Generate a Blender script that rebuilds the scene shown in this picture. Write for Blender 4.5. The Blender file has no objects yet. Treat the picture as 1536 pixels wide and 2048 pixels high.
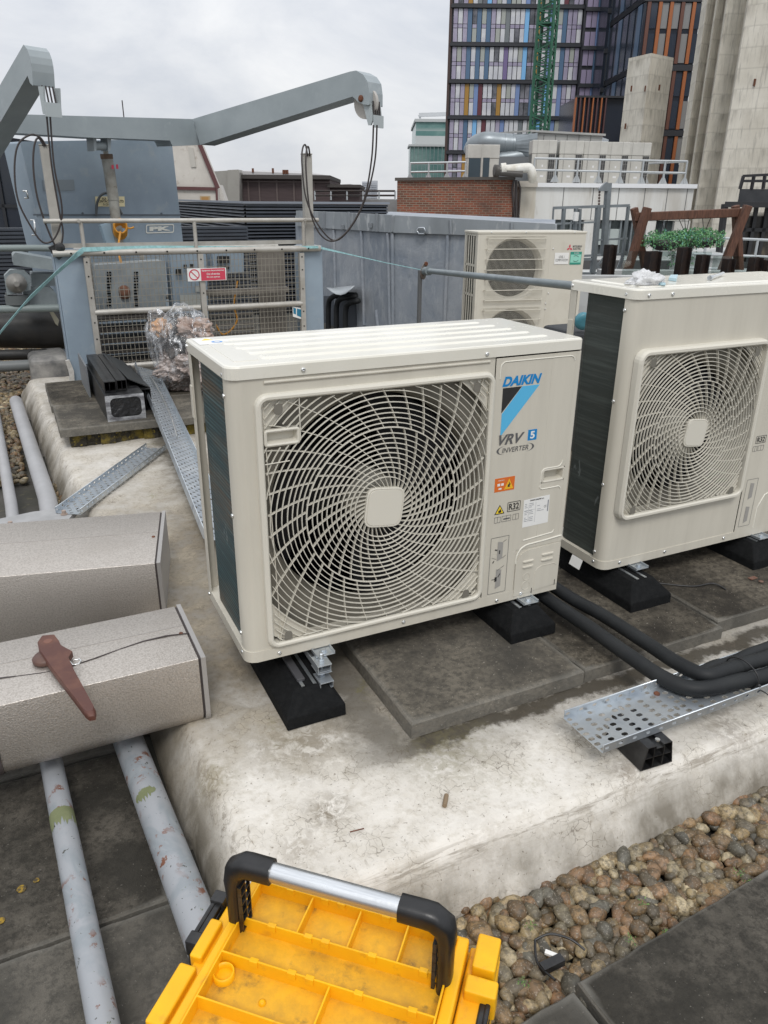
import bpy, bmesh, math, random
from mathutils import Vector, Matrix, noise, Euler
from mathutils.geometry import tessellate_polygon
random.seed(7)
R = math.radians
scene = bpy.context.scene
COL = scene.collection
# ------------------------------------------------------------------ camera
CAM = Vector((-0.467, -1.848, 1.4005)); ROT = Euler((1.1795, -0.0083, -0.4502), 'XYZ')
FPX = 1525.2
RM = ROT.to_matrix()
cd = bpy.data.cameras.new('camera'); cam = bpy.data.objects.new('camera', cd); COL.objects.link(cam)
cam.location = CAM; cam.rotation_euler = ROT
cd.sensor_fit = 'VERTICAL'; cd.sensor_height = 24; cd.sensor_width = 18; cd.lens = FPX / 2048 * 24
cd.clip_start = 0.05; cd.clip_end = 5000
scene.camera = cam
def ray(u, v): return RM @ Vector(((u - 768) / FPX, -(v - 1024) / FPX, -1))
def atz(u, v, z): d = ray(u, v); return CAM + d * ((z - CAM.z) / d.z)
def aty(u, v, y): d = ray(u, v); return CAM + d * ((y - CAM.y) / d.y)
def atx(u, v, x): d = ray(u, v); return CAM + d * ((x - CAM.x) / d.x)
def atd(u, v, t): return CAM + ray(u, v) * t
def atp(u, v, p, dr):                       # vertical plane through p along horizontal direction dr
    n = Vector((-dr[1], dr[0], 0)); d = ray(u, v); return CAM + d * ((Vector(p) - CAM).dot(n) / d.dot(n))
YAW = -0.4502
FWD = Vector((math.sin(-YAW), math.cos(YAW), 0)); RGT = Vector((math.cos(YAW), math.sin(YAW), 0))
def fd(u, v, d): r = ray(u, v); return CAM + r * (d / r.dot(FWD))
def F(s, d, z): return Vector((CAM.x, CAM.y, 0)) + RGT * s + FWD * d + Vector((0, 0, z))
def fs(u, v, d): return (fd(u, v, d) - CAM).dot(RGT)
def fz(u, v, d): return fd(u, v, d).z

# ------------------------------------------------------------------ materials
MATS = {}
def nt(name):
    m = bpy.data.materials.new(name); m.use_nodes = True; t = m.node_tree; t.nodes.clear()
    o = t.nodes.new('ShaderNodeOutputMaterial'); b = t.nodes.new('ShaderNodeBsdfPrincipled')
    t.links.new(b.outputs[0], o.inputs[0]); return m, t, b, o
def c4(c): return (c[0], c[1], c[2], 1) if isinstance(c, (tuple, list)) else (c, c, c, 1)
def N(t, typ, **kw):
    n = t.nodes.new('ShaderNode' + typ)
    for k, v in kw.items():
        if k.startswith('i_'): n.inputs[int(k[2:])].default_value = v
        elif k == 'In':
            for a, b in v.items(): n.inputs[a].default_value = b
        else: setattr(n, k, v)
    return n
def ramp(t, src, a, b, ca=(0, 0, 0, 1), cb=(1, 1, 1, 1)):
    r = N(t, 'ValToRGB'); e = r.color_ramp.elements; e[0].position = a; e[1].position = b; e[0].color = ca; e[1].color = cb
    t.links.new(src, r.inputs[0]); return r.outputs[0]
def rng(t, src, a, b, lo=0.0, hi=1.0):
    m = N(t, 'MapRange'); m.inputs[1].default_value = a; m.inputs[2].default_value = b; m.inputs[3].default_value = lo; m.inputs[4].default_value = hi
    t.links.new(src, m.inputs[0]); return m.outputs[0]
def mix(t, f, a, b):
    m = N(t, 'Mix', data_type='RGBA')
    for i, s in ((0, f), (6, a), (7, b)):
        if hasattr(s, 'is_linked'): t.links.new(s, m.inputs[i])
        else: m.inputs[i].default_value = s if i == 0 else c4(s)
    return m.outputs[2]
def mth(t, op, a, b=0.0, c=None):
    m = N(t, 'Math', operation=op)
    for i, s in enumerate((a, b) if c is None else (a, b, c)):
        if hasattr(s, 'is_linked'): t.links.new(s, m.inputs[i])
        else: m.inputs[i].default_value = s
    return m.outputs[0]
def nz(t, scale, detail=5, rough=.6, vec=None, dist=0.0, stretch=None, space='Object'):
    if vec is None:
        tc = N(t, 'TexCoord'); vec = tc.outputs[space]
    if stretch:
        mp = N(t, 'Mapping'); mp.inputs['Scale'].default_value = stretch; t.links.new(vec, mp.inputs[0]); vec = mp.outputs[0]
    n = N(t, 'TexNoise', In={'Scale': scale, 'Detail': detail, 'Roughness': rough, 'Distortion': dist})
    t.links.new(vec, n.inputs['Vector']); return n.outputs[0]
def bump(t, b, h, strength=.3, dist=.01, prev=None):
    n = N(t, 'Bump', In={'Strength': strength, 'Distance': dist}); t.links.new(h, n.inputs['Height'])
    if prev: t.links.new(prev, n.inputs['Normal'])
    t.links.new(n.outputs[0], b.inputs['Normal']); return n.outputs[0]
def M(name, col, rough=.6, metal=0.0, c2=None, sc=6, lo=.4, hi=.65, c3=None, sc3=40, lo3=.6, hi3=.7, bs=0, bsc=60, bd=.003, stretch=None, spec=.5, coat=0):
    if name in MATS: return MATS[name]
    m, t, b, o = nt(name)
    b.inputs['Base Color'].default_value = c4(col); b.inputs['Roughness'].default_value = rough; b.inputs['Metallic'].default_value = metal
    b.inputs['Specular IOR Level'].default_value = spec; b.inputs['Coat Weight'].default_value = coat; b.inputs['Coat Roughness'].default_value = .15
    cur = None
    if c2 is not None:
        n = nz(t, sc, 7, .62, stretch=stretch); cur = mix(t, ramp(t, n, lo, hi), col, c2)
        rr = mth(t, 'MULTIPLY_ADD', n, .35, rough - .15); t.links.new(rr, b.inputs['Roughness'])
    if c3 is not None:
        n3 = nz(t, sc3, 4, .6, stretch=stretch); cur = mix(t, ramp(t, n3, lo3, hi3), cur if cur is not None else col, c3)
    if cur is not None: t.links.new(cur, b.inputs['Base Color'])
    if bs: bump(t, b, nz(t, bsc, 3, .6), bs, bd)
    MATS[name] = m; return m
def wave_fins(name, c1, c2, scale, axis='Z', rough=.5, metal=.0):
    if name in MATS: return MATS[name]
    m, t, b, o = nt(name); tc = N(t, 'TexCoord')
    w = N(t, 'TexWave', bands_direction=axis, In={'Scale': scale, 'Distortion': .15, 'Detail': 2.0, 'Detail Scale': .4})
    t.links.new(tc.outputs['Object'], w.inputs[0])
    big = nz(t, 3.2, 6, .65, stretch=(1, .6, 2.4)); bc = mix(t, ramp(t, big, .42, .68), c1, c2); sk = nz(t, 5, 5, .7, stretch=(1, .5, 14)); bc = mix(t, mth(t, 'MULTIPLY', ramp(t, sk, .46, .66), .55), bc, tuple(x * 2.6 for x in c1)); sk2 = nz(t, 9, 5, .75, stretch=(1, 1.6, .5), dist=1.0); bc = mix(t, mth(t, 'MULTIPLY', ramp(t, sk2, .66, .70), .5), bc, (.3, .33, .33))
    t.links.new(mix(t, mth(t, 'MULTIPLY', w.outputs[1], .65), bc, tuple(x * .45 for x in c1)), b.inputs['Base Color'])
    b.inputs['Roughness'].default_value = rough; b.inputs['Specular IOR Level'].default_value = .2
    bump(t, b, w.outputs[1], .5, .002); MATS[name] = m; return m

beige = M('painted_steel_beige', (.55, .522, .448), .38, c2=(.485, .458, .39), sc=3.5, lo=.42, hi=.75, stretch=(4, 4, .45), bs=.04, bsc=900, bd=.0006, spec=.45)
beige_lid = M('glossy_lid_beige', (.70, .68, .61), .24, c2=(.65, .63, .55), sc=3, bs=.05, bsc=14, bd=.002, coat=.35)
beige_pl = M('plastic_beige', (.60, .575, .50), .42, spec=.4)
beige_old = M('weathered_beige', (.55, .525, .455), .5, c2=(.46, .43, .36), sc=5, lo=.5, hi=.8)
dark_in = M('dark_interior', (.006, .0065, .007), .8, spec=.1)
fan_dk = M('fan_blade_dark', (.012, .012, .013), .6, spec=.2)
hubgrey = M('motor_hub_beige', (.33, .32, .28), .5)
coil1 = wave_fins('coil_fins_teal', (.030, .060, .066), (.13, .085, .048), 26)
coil2 = wave_fins('coil_fins_grey', (.050, .060, .055), (.062, .068, .060), 100, rough=.5)
galv = M('galvanised_steel', (.55, .58, .60), .32, .85, c2=(.36, .39, .42), sc=18, bs=.1, bsc=80, bd=.0008)
galv_w = M('galvanised_pale', (.58, .62, .65), .30, .75, c2=(.42, .46, .50), sc=9, bs=.08, bsc=60, bd=.0008)
zinc = M('bolt_zinc', (.72, .73, .72), .25, .9)
rubber = M('black_rubber', (.006, .0065, .007), .85, c2=(.012, .0125, .013), sc=60, bs=.6, bsc=200, bd=.003, spec=.15)
foam = M('insulation_foam', (.013, .0145, .016), .6, spec=.3, c2=(.022, .024, .025), sc=8, bs=.12, bsc=300, bd=.001)
blkpl = M('black_plastic', (.008, .008, .009), .34, c2=(.03, .03, .03), sc=25, bs=.06, bsc=40)
stucco = M('stucco_clad', (.56, .52, .475), .42, .85, c2=(.42, .385, .345), sc=190, lo=.44, hi=.62, c3=(.44, .40, .355), sc3=2.0, lo3=.45, hi3=.72, bs=.55, bsc=230, bd=.003)
stucco_edge = M('clad_edge', (.40, .385, .37), .45, .5, bs=.15, bsc=100)
seam_dk = M('seam_shadow_mastic', (.05, .04, .038), .7)
rust = M('rust', (.16, .06, .03), .85, c2=(.07, .03, .018), sc=40)
brownpl = M('brown_plastic', (.085, .028, .019), .5, c2=(.16, .07, .045), sc=14, lo=.5, hi=.8, bs=.15, bsc=120, bd=.001)
cradle_al = M('cradle_aluminium', (.46, .445, .41), .45, .35, c2=(.36, .34, .30), sc=8)
wire_m = M('mesh_wire', (.30, .28, .235), .5, .4)
bluegrey = M('paint_blue_grey', (.27, .335, .395), .42, c2=(.215, .27, .325), sc=2.2, lo=.35, hi=.7, c3=(.30, .345, .38), sc3=7, lo3=.58, hi3=.75, bs=.05, bsc=20)
armgrey = M('paint_arm_grey', (.315, .355, .37), .42, c2=(.25, .288, .305), sc=2.6, lo=.35, hi=.7, c3=(.33, .37, .385), sc3=9, lo3=.6, hi3=.78, bs=.04, bsc=30)
pipegrey = M('pipe_grey', (.21, .24, .245), .45, c2=(.16, .18, .185), sc=9)
ropeblk = M('wire_rope_dark', (.035, .028, .027), .5)
rope_or = M('rope_orange', (.55, .25, .03), .7, bs=.5, bsc=300)
webbing = M('strap_teal', (.33, .57, .59), .7, c2=(.22, .42, .42), sc=30)
white_p = M('white_sticker', (.72, .72, .70), .5)
black_i = M('ink_black', (.02, .02, .02), .5)
dkgrey_i = M('ink_grey', (.10, .10, .10), .5)
blue_i = M('ink_blue', (.0, .20, .50), .45)
cyan_i = M('ink_cyan', (.09, .42, .68), .45)
orange_i = M('ink_orange', (.62, .14, .02), .5)
yellow_i = M('ink_yellow', (.80, .58, .03), .5)
red_i = M('ink_red', (.55, .05, .09), .5)
green_i = M('ink_green', (.03, .25, .19), .5)
mint_i = M('ink_mint', (.25, .58, .47), .5)
emb = M('embossed_beige', (.66, .64, .565), .35)
greyi = M('diagram_grey', (.30, .29, .27), .5)
cream_i = M('plate_cream', (.80, .70, .42), .5)
alu = M('brushed_aluminium', (.66, .68, .70), .3, .9, c2=(.50, .52, .54), sc=10, stretch=(1, 30, 30), bs=.1, bsc=80)
timber = M('timber_brown', (.12, .052, .03), .7, c2=(.065, .028, .017), sc=6, stretch=(6, 6, 1), bs=.3, bsc=30)
steel_dk = M('steel_dark_brown', (.014, .011, .011), .5, c2=(.03, .018, .013), sc=9, spec=.3)
gantry_m = M('gantry_steel', (.22, .245, .26), .45, .4, c2=(.17, .19, .20), sc=6)

# ------------------------------------------------------------------ mesh builder
class MB:
    def __init__(s): s.v = []; s.f = []; s.mi = []; s.sm = []
    def add(s, vs, fs_, m=0, smooth=False):
        o = len(s.v); s.v += [Vector(a) for a in vs]
        for f in fs_: s.f.append([i + o for i in f]); s.mi.append(m); s.sm.append(smooth)
    def box(s, x0, x1, y0, y1, z0, z1, m=0, T=None):
        vs = [Vector((x, y, z)) for z in (z0, z1) for y in (y0, y1) for x in (x0, x1)]
        if T: vs = [T(v) if callable(T) else T @ v for v in vs]
        s.add(vs, [(0, 2, 3, 1), (4, 5, 7, 6), (0, 1, 5, 4), (2, 6, 7, 3), (0, 4, 6, 2), (1, 3, 7, 5)], m)
    def beam(s, a, b, w, h, m=0, up=(0, 0, 1)):
        a = Vector(a); b = Vector(b); d = (b - a); L = d.length; d.normalize(); u = Vector(up)
        if abs(d.dot(u)) > .98: u = Vector((1, 0, 0))
        x = d.cross(u).normalized(); y = x.cross(d)
        vs = [p + x * (i * w / 2) + y * (j * h / 2) for p in (a, b) for j in (-1, 1) for i in (-1, 1)]
        s.add(vs, [(0, 2, 3, 1), (4, 5, 7, 6), (0, 1, 5, 4), (2, 6, 7, 3), (0, 4, 6, 2), (1, 3, 7, 5)], m)
    def prism(s, pts, vec, m=0, m2=None):
        n = len(pts); vec = Vector(vec); P = [Vector(p) for p in pts]; vs = P + [p + vec for p in P]
        tri = tessellate_polygon([P])
        s.add(vs, [tuple(t) for t in tri] + [tuple(i + n for i in reversed(t)) for t in tri], m)
        s.add(vs, [(i, (i + 1) % n, (i + 1) % n + n, i + n) for i in range(n)], m if m2 is None else m2)
    def loops(s, L, m=0, close=True, cap0=False, cap1=False, smooth=False):
        n = len(L[0]); vs = [p for l in L for p in l]; fs_ = []
        for k in range(len(L) - 1):
            for i in range(n if close else n - 1):
                j = (i + 1) % n; fs_.append((k * n + i, k * n + j, (k + 1) * n + j, (k + 1) * n + i))
        s.add(vs, fs_, m, smooth)
        if cap0: s.add(L[0], [tuple(range(n))[::-1]], m)
        if cap1: s.add(L[-1], [tuple(range(n))], m)
    def tube(s, path, r, n=10, m=0, caps=True, smooth=True, closed=False):
        P = [Vector(p) for p in path]; K = len(P); Ls = []; up = None
        for i, p in enumerate(P):
            d = (P[min(i + 1, K - 1)] - P[max(i - 1, 0)]).normalized()
            if up is None: up = Vector((0, 0, 1)) if abs(d.z) < .9 else Vector((1, 0, 0))
            x = d.cross(up).normalized(); up = x.cross(d).normalized()
            rr = r[i] if isinstance(r, (list, tuple)) else r
            Ls.append([p + (x * math.cos(a) + up * math.sin(a)) * rr for a in [2 * math.pi * k / n for k in range(n)]])
        s.loops(Ls, m, True, caps, caps, smooth)
    def lathe(s, prof, o, ax=(0, 0, 1), n=24, m=0, smooth=True, caps=True):
        o = Vector(o); ax = Vector(ax).normalized(); u = Vector((1, 0, 0)) if abs(ax.x) < .9 else Vector((0, 1, 0))
        x = ax.cross(u).normalized(); y = ax.cross(x)
        Ls = [[o + ax * h + (x * math.cos(a) + y * math.sin(a)) * max(r, 1e-5) for a in [2 * math.pi * k / n for k in range(n)]] for r, h in prof]
        s.loops(Ls, m, True, caps, caps, smooth)
    def plate(s, o, u, v, nu, nv, hole, th=(0, 0, 0), m=0):
        """perforated sheet: hole(i,j) -> (hu,hv) half sizes as fraction of the cell or None"""
        o = Vector(o); u = Vector(u); v = Vector(v)
        for i in range(nu):
            for j in range(nv):
                c0 = o + u * i + v * j; h = hole(i, j)
                sq = [c0, c0 + u, c0 + u + v, c0 + v]
                if not h: s.add(sq, [(0, 1, 2, 3)], m); continue
                hu, hv = h; c = c0 + u * .5 + v * .5
                inn = []
                for (a, b) in ((-1, -1), (1, -1), (1, 1), (-1, 1)):
                    if (a * b) > 0: inn += [c + u * (a * hu) + v * (b * hv * .4), c + u * (a * hu * .55) + v * (b * hv)]
                    else: inn += [c + u * (a * hu * .55) + v * (b * hv), c + u * (a * hu) + v * (b * hv * .4)]
                s.add(sq + inn, [(0, 1, 6, 5), (1, 2, 8, 7), (2, 3, 10, 9), (3, 0, 4, 11), (0, 5, 4), (1, 7, 6), (2, 9, 8), (3, 11, 10)], m)
    def build(s, name, mats, parent=None, loc=None, bev=0, seg=2, local=False, angle=35):
        if not isinstance(mats, (list, tuple)): mats = [mats]
        vs = s.v
        if parent is not None and not local:
            W = WM[parent].inverted(); vs = [W @ v for v in vs]
        elif parent is None and not local:
            if loc is None:
                xs = [v.x for v in vs]; ys = [v.y for v in vs]; zs = [v.z for v in vs]
                loc = Vector(((min(xs) + max(xs)) / 2, (min(ys) + max(ys)) / 2, min(zs)))
            loc = Vector(loc); vs = [v - loc for v in vs]
        me = bpy.data.meshes.new(name); me.from_pydata([tuple(v) for v in vs], [], s.f)
        for mt in mats: me.materials.append(mt)
        me.polygons.foreach_set('material_index', s.mi); me.polygons.foreach_set('use_smooth', s.sm)
        me.validate(); me.update()
        if any(not f for f in s.sm) or True:
            bm = bmesh.new(); bm.from_mesh(me); bmesh.ops.recalc_face_normals(bm, faces=bm.faces); bm.to_mesh(me); bm.free()
        o = bpy.data.objects.new(name, me); COL.objects.link(o)
        M0 = Matrix.Translation(loc) if loc is not None else Matrix.Identity(4)
        if loc is not None: o.location = loc
        if parent is not None: o.parent = parent; WM[o] = WM[parent] @ M0
        else: WM[o] = M0
        if bev:
            b = o.modifiers.new('bevel', 'BEVEL'); b.width = bev; b.segments = seg; b.limit_method = 'ANGLE'; b.angle_limit = R(angle)
        return o
WM = {}
def tag(o, label=None, cat=None, group=None, kind=None):
    if label: o['label'] = label
    if cat: o['category'] = cat
    if group: o['group'] = group
    if kind: o['kind'] = kind
    return o
def thing(name, label, cat, loc, group=None, rz=0, rot=None):
    o = bpy.data.objects.new(name, None); COL.objects.link(o); o.location = loc; o.empty_display_size = .1
    o.rotation_euler = rot if rot else (0, 0, rz); WM[o] = Matrix.Translation(Vector(loc)) @ (Euler(o.rotation_euler).to_matrix().to_4x4())
    return tag(o, label, cat, group)
def copy_tree(o, parent=None):
    c = o.copy(); COL.objects.link(c); c.parent = parent
    for ch in [k for k in KIDS(o)]: copy_tree(ch, c)
    return c
def KIDS(o): return [k for k in bpy.data.objects if k.parent == o]
def structure(o): o['kind'] = 'structure'; return o
def text(name, s, x0, x1, z0, z1, mat, parent=None, org=(0, 0, 0), ux=(1, 0, 0), uz=(0, 0, 1), nrm=(0, -1, 0), th=.0006, shear=0, bold=0, lines=None, world=False):
    cu = bpy.data.curves.new('t', 'FONT'); cu.body = s; cu.align_x = 'CENTER'; cu.extrude = 0; cu.shear = shear; cu.offset = bold; cu.space_line = .9
    ob = bpy.data.objects.new('t', cu); COL.objects.link(ob)
    me = bpy.data.meshes.new_from_object(ob.evaluated_get(bpy.context.evaluated_depsgraph_get()))
    bpy.data.objects.remove(ob); bpy.data.curves.remove(cu)
    xs = [v.co.x for v in me.vertices]; ys = [v.co.y for v in me.vertices]
    ax, bx, ay, by = min(xs), max(xs), min(ys), max(ys)
    org = Vector(org); ux = Vector(ux); uz = Vector(uz); nrm = Vector(nrm)
    b = MB(); vs = [org + ux * (x0 + (v.co.x - ax) / (bx - ax) * (x1 - x0)) + uz * (z0 + (v.co.y - ay) / (by - ay) * (z1 - z0)) + nrm * th for v in me.vertices]
    b.add(vs, [list(p.vertices) for p in me.polygons]); bpy.data.meshes.remove(me)
    return b if name is None else b.build(name, mat, parent, local=(parent is not None and not world))
def rrect(x0, x1, z0, z1, r, y, n=6, T=None):
    P = []
    for cx, cz, a0 in ((x1 - r, z0 + r, -90), (x1 - r, z1 - r, 0), (x0 + r, z1 - r, 90), (x0 + r, z0 + r, 180)):
        for k in range(n + 1): a = R(a0 + 90 * k / n); P.append(Vector((cx + r * math.cos(a), y, cz + r * math.sin(a))))
    return P
# ------------------------------------------------------------------ world: overcast sky
w = bpy.data.worlds.new('World'); scene.world = w; w.use_nodes = True; t = w.node_tree; t.nodes.clear()
SUN_EL, SUN_AZ = R(52), R(200)
wo = t.nodes.new('ShaderNodeOutputWorld'); tc = t.nodes.new('ShaderNodeTexCoord')
sky = N(t, 'TexSky', sky_type='NISHITA'); sky.sun_disc = False; sky.sun_elevation = SUN_EL; sky.sun_rotation = SUN_AZ
bg1 = N(t, 'Background'); bg1.inputs[1].default_value = .1; t.links.new(sky.outputs[0], bg1.inputs[0])
sep = N(t, 'SeparateXYZ'); t.links.new(tc.outputs['Generated'], sep.inputs[0])
zen = ramp(t, sep.outputs[2], 0.0, .85, (.76, .765, .775, 1), (1.32, 1.335, 1.36, 1))
n1 = nz(t, 2.3, 7, .58, vec=tc.outputs['Generated'], dist=.5, stretch=(1, 1, 2.6))
n2 = nz(t, 7, 5, .6, vec=tc.outputs['Generated'], stretch=(1, 1, 2.0))
cl = mix(t, ramp(t, n1, .36, .66), (.80, .83, .885), (1.16, 1.155, 1.14))
cl2 = mix(t, ramp(t, n2, .3, .75), (.96, .965, .98), (1.04, 1.035, 1.03))
mm = N(t, 'Mix', data_type='RGBA', blend_type='MULTIPLY'); mm.inputs[0].default_value = 1; t.links.new(zen, mm.inputs[6]); t.links.new(cl, mm.inputs[7])
m2 = N(t, 'Mix', data_type='RGBA', blend_type='MULTIPLY'); m2.inputs[0].default_value = 1; t.links.new(mm.outputs[2], m2.inputs[6]); t.links.new(cl2, m2.inputs[7])
bg2 = N(t, 'Background'); bg2.inputs[1].default_value = 1.0; t.links.new(m2.outputs[2], bg2.inputs[0])
ms = N(t, 'MixShader'); ms.inputs[0].default_value = .94; t.links.new(bg1.outputs[0], ms.inputs[1]); t.links.new(bg2.outputs[0], ms.inputs[2])
t.links.new(ms.outputs[0], wo.inputs[0])
sl = bpy.data.lights.new('sun', 'SUN'); sl.energy = 1.5; sl.angle = R(18); sl.color = (1, .965, .92)
so = bpy.data.objects.new('sun', sl); COL.objects.link(so)
sd = Vector((math.cos(SUN_EL) * math.sin(SUN_AZ), math.cos(SUN_EL) * math.cos(SUN_AZ), math.sin(SUN_EL)))
so.rotation_euler = sd.to_track_quat('Z', 'Y').to_euler()
scene.view_settings.view_transform = 'Standard'; scene.view_settings.look = 'None'; scene.view_settings.exposure = 0.0; scene.view_settings.gamma = 1
scene.cycles.max_bounces = 6; scene.cycles.transparent_max_bounces = 12; scene.cycles.use_denoising = True

# ------------------------------------------------------------------ setting
city = M('city_ground', (.12, .12, .115), .9, c2=(.08, .08, .08), sc=.02)
b = MB(); b.add([(-4000, -4000, -28), (4000, -4000, -28), (4000, 4000, -28), (-4000, 4000, -28)], [(0, 1, 2, 3)]); structure(b.build('ground', city, loc=(0, 0, -28)))
deck_m = M('deck_felt', (.075, .07, .062), .85, c2=(.045, .045, .035), sc=3, c3=(.10, .09, .06), sc3=14, bs=.3, bsc=90)
b = MB(); b.box(-9, 16, -4, 9.2, -28, -.205); structure(b.build('roof_deck', deck_m, loc=(0, 0, -.205)))
terr_m = M('terrace_paving', (.50, .51, .50), .6, c2=(.36, .37, .36), sc=1.2)
b = MB(); b.box(-30, 60, 9.25, 24, -28, -.55, T=None); structure(b.build('terrace', terr_m, loc=(10, 15, -.55)))

# white membrane covered plinth (height field with rolled edges)
def mem_mat():
    m, t, b, o = nt('white_membrane'); tc = N(t, 'TexCoord'); v = tc.outputs['Object']
    sp = N(t, 'SeparateXYZ'); t.links.new(v, sp.inputs[0]); X, Y, Z = sp.outputs
    nL = nz(t, 1.7, 6, .65, vec=v); nM = nz(t, 7, 7, .68, vec=v); nF = nz(t, 38, 5, .7, vec=v); nS = nz(t, 120, 3, .6, vec=v)
    base = mix(t, ramp(t, nM, .40, .70), (.68, .65, .595), (.52, .485, .42))
    base = mix(t, mth(t, 'MULTIPLY', ramp(t, nF, .50, .66), .42), base, (.42, .38, .31)); sc_ = nz(t, 24, 6, .75, vec=v, stretch=(2.6, .5, 1), dist=1.5); base = mix(t, mth(t, 'MULTIPLY', mth(t, 'MULTIPLY', ramp(t, sc_, .60, .66), ramp(t, nM, .44, .60)), .75), base, (.20, .165, .125)); base = mix(t, mth(t, 'MULTIPLY', ramp(t, nz(t, 90, 3, .6, vec=v), .66, .70), .7), base, (.20, .17, .13))
    # dirt zones: sheltered strip behind / below the units, and by the slabs
    d1 = mth(t, 'SUBTRACT', mth(t, 'MULTIPLY_ADD', nL, 1.1, Y), .26)
    zone = mth(t, 'MULTIPLY', ramp(t, d1, .0, .42), rng(t, mth(t, 'MULTIPLY_ADD', nL, 1.6, mth(t, 'MULTIPLY_ADD', X, -1.4, Y)), 2.0, 3.2, 1.0, .30))
    dirt = mix(t, ramp(t, nM, .36, .60), (.085, .068, .045), (.27, .23, .17)); dirt = mix(t, mth(t, 'MULTIPLY', ramp(t, nF, .48, .64), .5), dirt, (.10, .083, .055)); dirt = mix(t, mth(t, 'MULTIPLY', ramp(t, nL, .48, .60), .30), dirt, (.40, .36, .28))
    base = mix(t, mth(t, 'MULTIPLY', zone, ramp(t, nM, .2, .55, (.55, .55, .55, 1))), base, dirt)
    # dark stain band along slab fronts, shade of the under-slab gap painted in: around y=-.33 for x>.3
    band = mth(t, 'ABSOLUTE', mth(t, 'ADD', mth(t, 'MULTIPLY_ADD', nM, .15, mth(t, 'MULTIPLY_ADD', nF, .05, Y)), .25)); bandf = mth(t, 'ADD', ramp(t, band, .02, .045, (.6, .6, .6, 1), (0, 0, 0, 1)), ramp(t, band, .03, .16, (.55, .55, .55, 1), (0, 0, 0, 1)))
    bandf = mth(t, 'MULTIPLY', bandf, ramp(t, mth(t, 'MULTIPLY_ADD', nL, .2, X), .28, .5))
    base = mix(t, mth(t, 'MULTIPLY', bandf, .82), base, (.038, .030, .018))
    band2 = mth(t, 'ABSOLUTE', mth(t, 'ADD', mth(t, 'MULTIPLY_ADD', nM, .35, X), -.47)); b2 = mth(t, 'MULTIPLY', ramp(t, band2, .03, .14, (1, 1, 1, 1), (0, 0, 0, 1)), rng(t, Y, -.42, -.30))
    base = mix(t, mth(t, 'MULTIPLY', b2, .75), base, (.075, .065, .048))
    # algae patches
    al = nz(t, 4.2, 6, .7, vec=v, dist=.4); base = mix(t, mth(t, 'MULTIPLY', ramp(t, al, .60, .70), mth(t, 'MULTIPLY', ramp(t, nS, .4, .6), .75)), base, (.17, .155, .06))
    # fine scratches and scuffs
    vo = N(t, 'TexVoronoi', feature='DISTANCE_TO_EDGE', In={'Scale': 34.0}); dv = N(t, 'Mix', data_type='RGBA'); dv.inputs[0].default_value = .12
    nn = N(t, 'TexNoise', In={'Scale': 9.0, 'Detail': 4.0}); t.links.new(v, nn.inputs['Vector']); t.links.new(v, dv.inputs[6]); t.links.new(nn.outputs[1], dv.inputs[7]); t.links.new(dv.outputs[2], vo.inputs['Vector'])
    cr = mth(t, 'MULTIPLY', ramp(t, vo.outputs[0], .0, .035, (1, 1, 1, 1), (0, 0, 0, 1)), ramp(t, nM, .48, .62))
    base = mix(t, mth(t, 'MULTIPLY', cr, .8), base, (.10, .08, .06))
    base = mix(t, ramp(t, nS, .70, .73), base, (.08, .065, .05))
    # local stains and scuffs
    for (u_, v_, r_, k_, col_) in ((400, 1560, .13, .8, (.15, .12, .045)), (655, 1622, .10, .75, (.13, .10, .06)), (600, 1700, .09, .5, (.20, .16, .11)), (1185, 1465, .16, .75, (.10, .08, .055)), (1255, 1545, .10, .6, (.17, .13, .09)), (900, 1505, .22, .45, (.17, .15, .07)), (610, 1480, .22, .6, (.14, .11, .065)), (1460, 1450, .16, .5, (.13, .10, .07)), (1000, 1690, .12, .35, (.22, .18, .13))):
        p_ = atz(u_, v_, 0); ds = N(t, 'VectorMath', operation='DISTANCE'); t.links.new(v, ds.inputs[0]); ds.inputs[1].default_value = (p_.x, p_.y, 0)
        msk = rng(t, mth(t, 'MULTIPLY_ADD', nM, r_ * 1.5, ds.outputs['Value']), r_ * 1.6, r_ * .85)
        base = mix(t, mth(t, 'MULTIPLY', mth(t, 'MULTIPLY', msk, ramp(t, nz(t, 30, 6, .75, vec=v, dist=.8), .42, .55)), k_), base, col_)
    ed_ = mth(t, 'MULTIPLY', rng(t, Z, -.004, -.02), rng(t, Z, -.075, -.03)); es = nz(t, 9, 6, .72, vec=v, stretch=(.5, 5, 5), dist=.4)
    base = mix(t, mth(t, 'MULTIPLY', mth(t, 'MULTIPLY', ed_, ramp(t, es, .50, .60)), .7), base, (.21, .18, .14))
    # dirty upstand
    up = rng(t, Z, -.02, -.10); st = nz(t, 6, 5, .6, vec=v, stretch=(1, 1, .25))
    base = mix(t, mth(t, 'MULTIPLY', up, ramp(t, st, .35, .58, (.15, .15, .15, 1))), base, (.20, .18, .145))
    t.links.new(base, b.inputs['Base Color']); b.inputs['Roughness'].default_value = .62; b.inputs['Specular IOR Level'].default_value = .35
    p = bump(t, b, nz(t, 5, 6, .6, vec=v), .35, .03); bump(t, b, nF, .35, .006, p)
    return m
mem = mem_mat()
def frontY(x): return -.785 - .012 * (x - .25)
def leftX(y): return -.265 - .038 * (y + .2)
xs = [-.62 + .02 * i for i in range(60)] + [.58 + .035 * i for i in range(75)] + [3.2 + .2 * i for i in range(20)]
ys = [-1.12 + .02 * i for i in range(42)] + [-.28 + .035 * i for i in range(155)]
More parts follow.
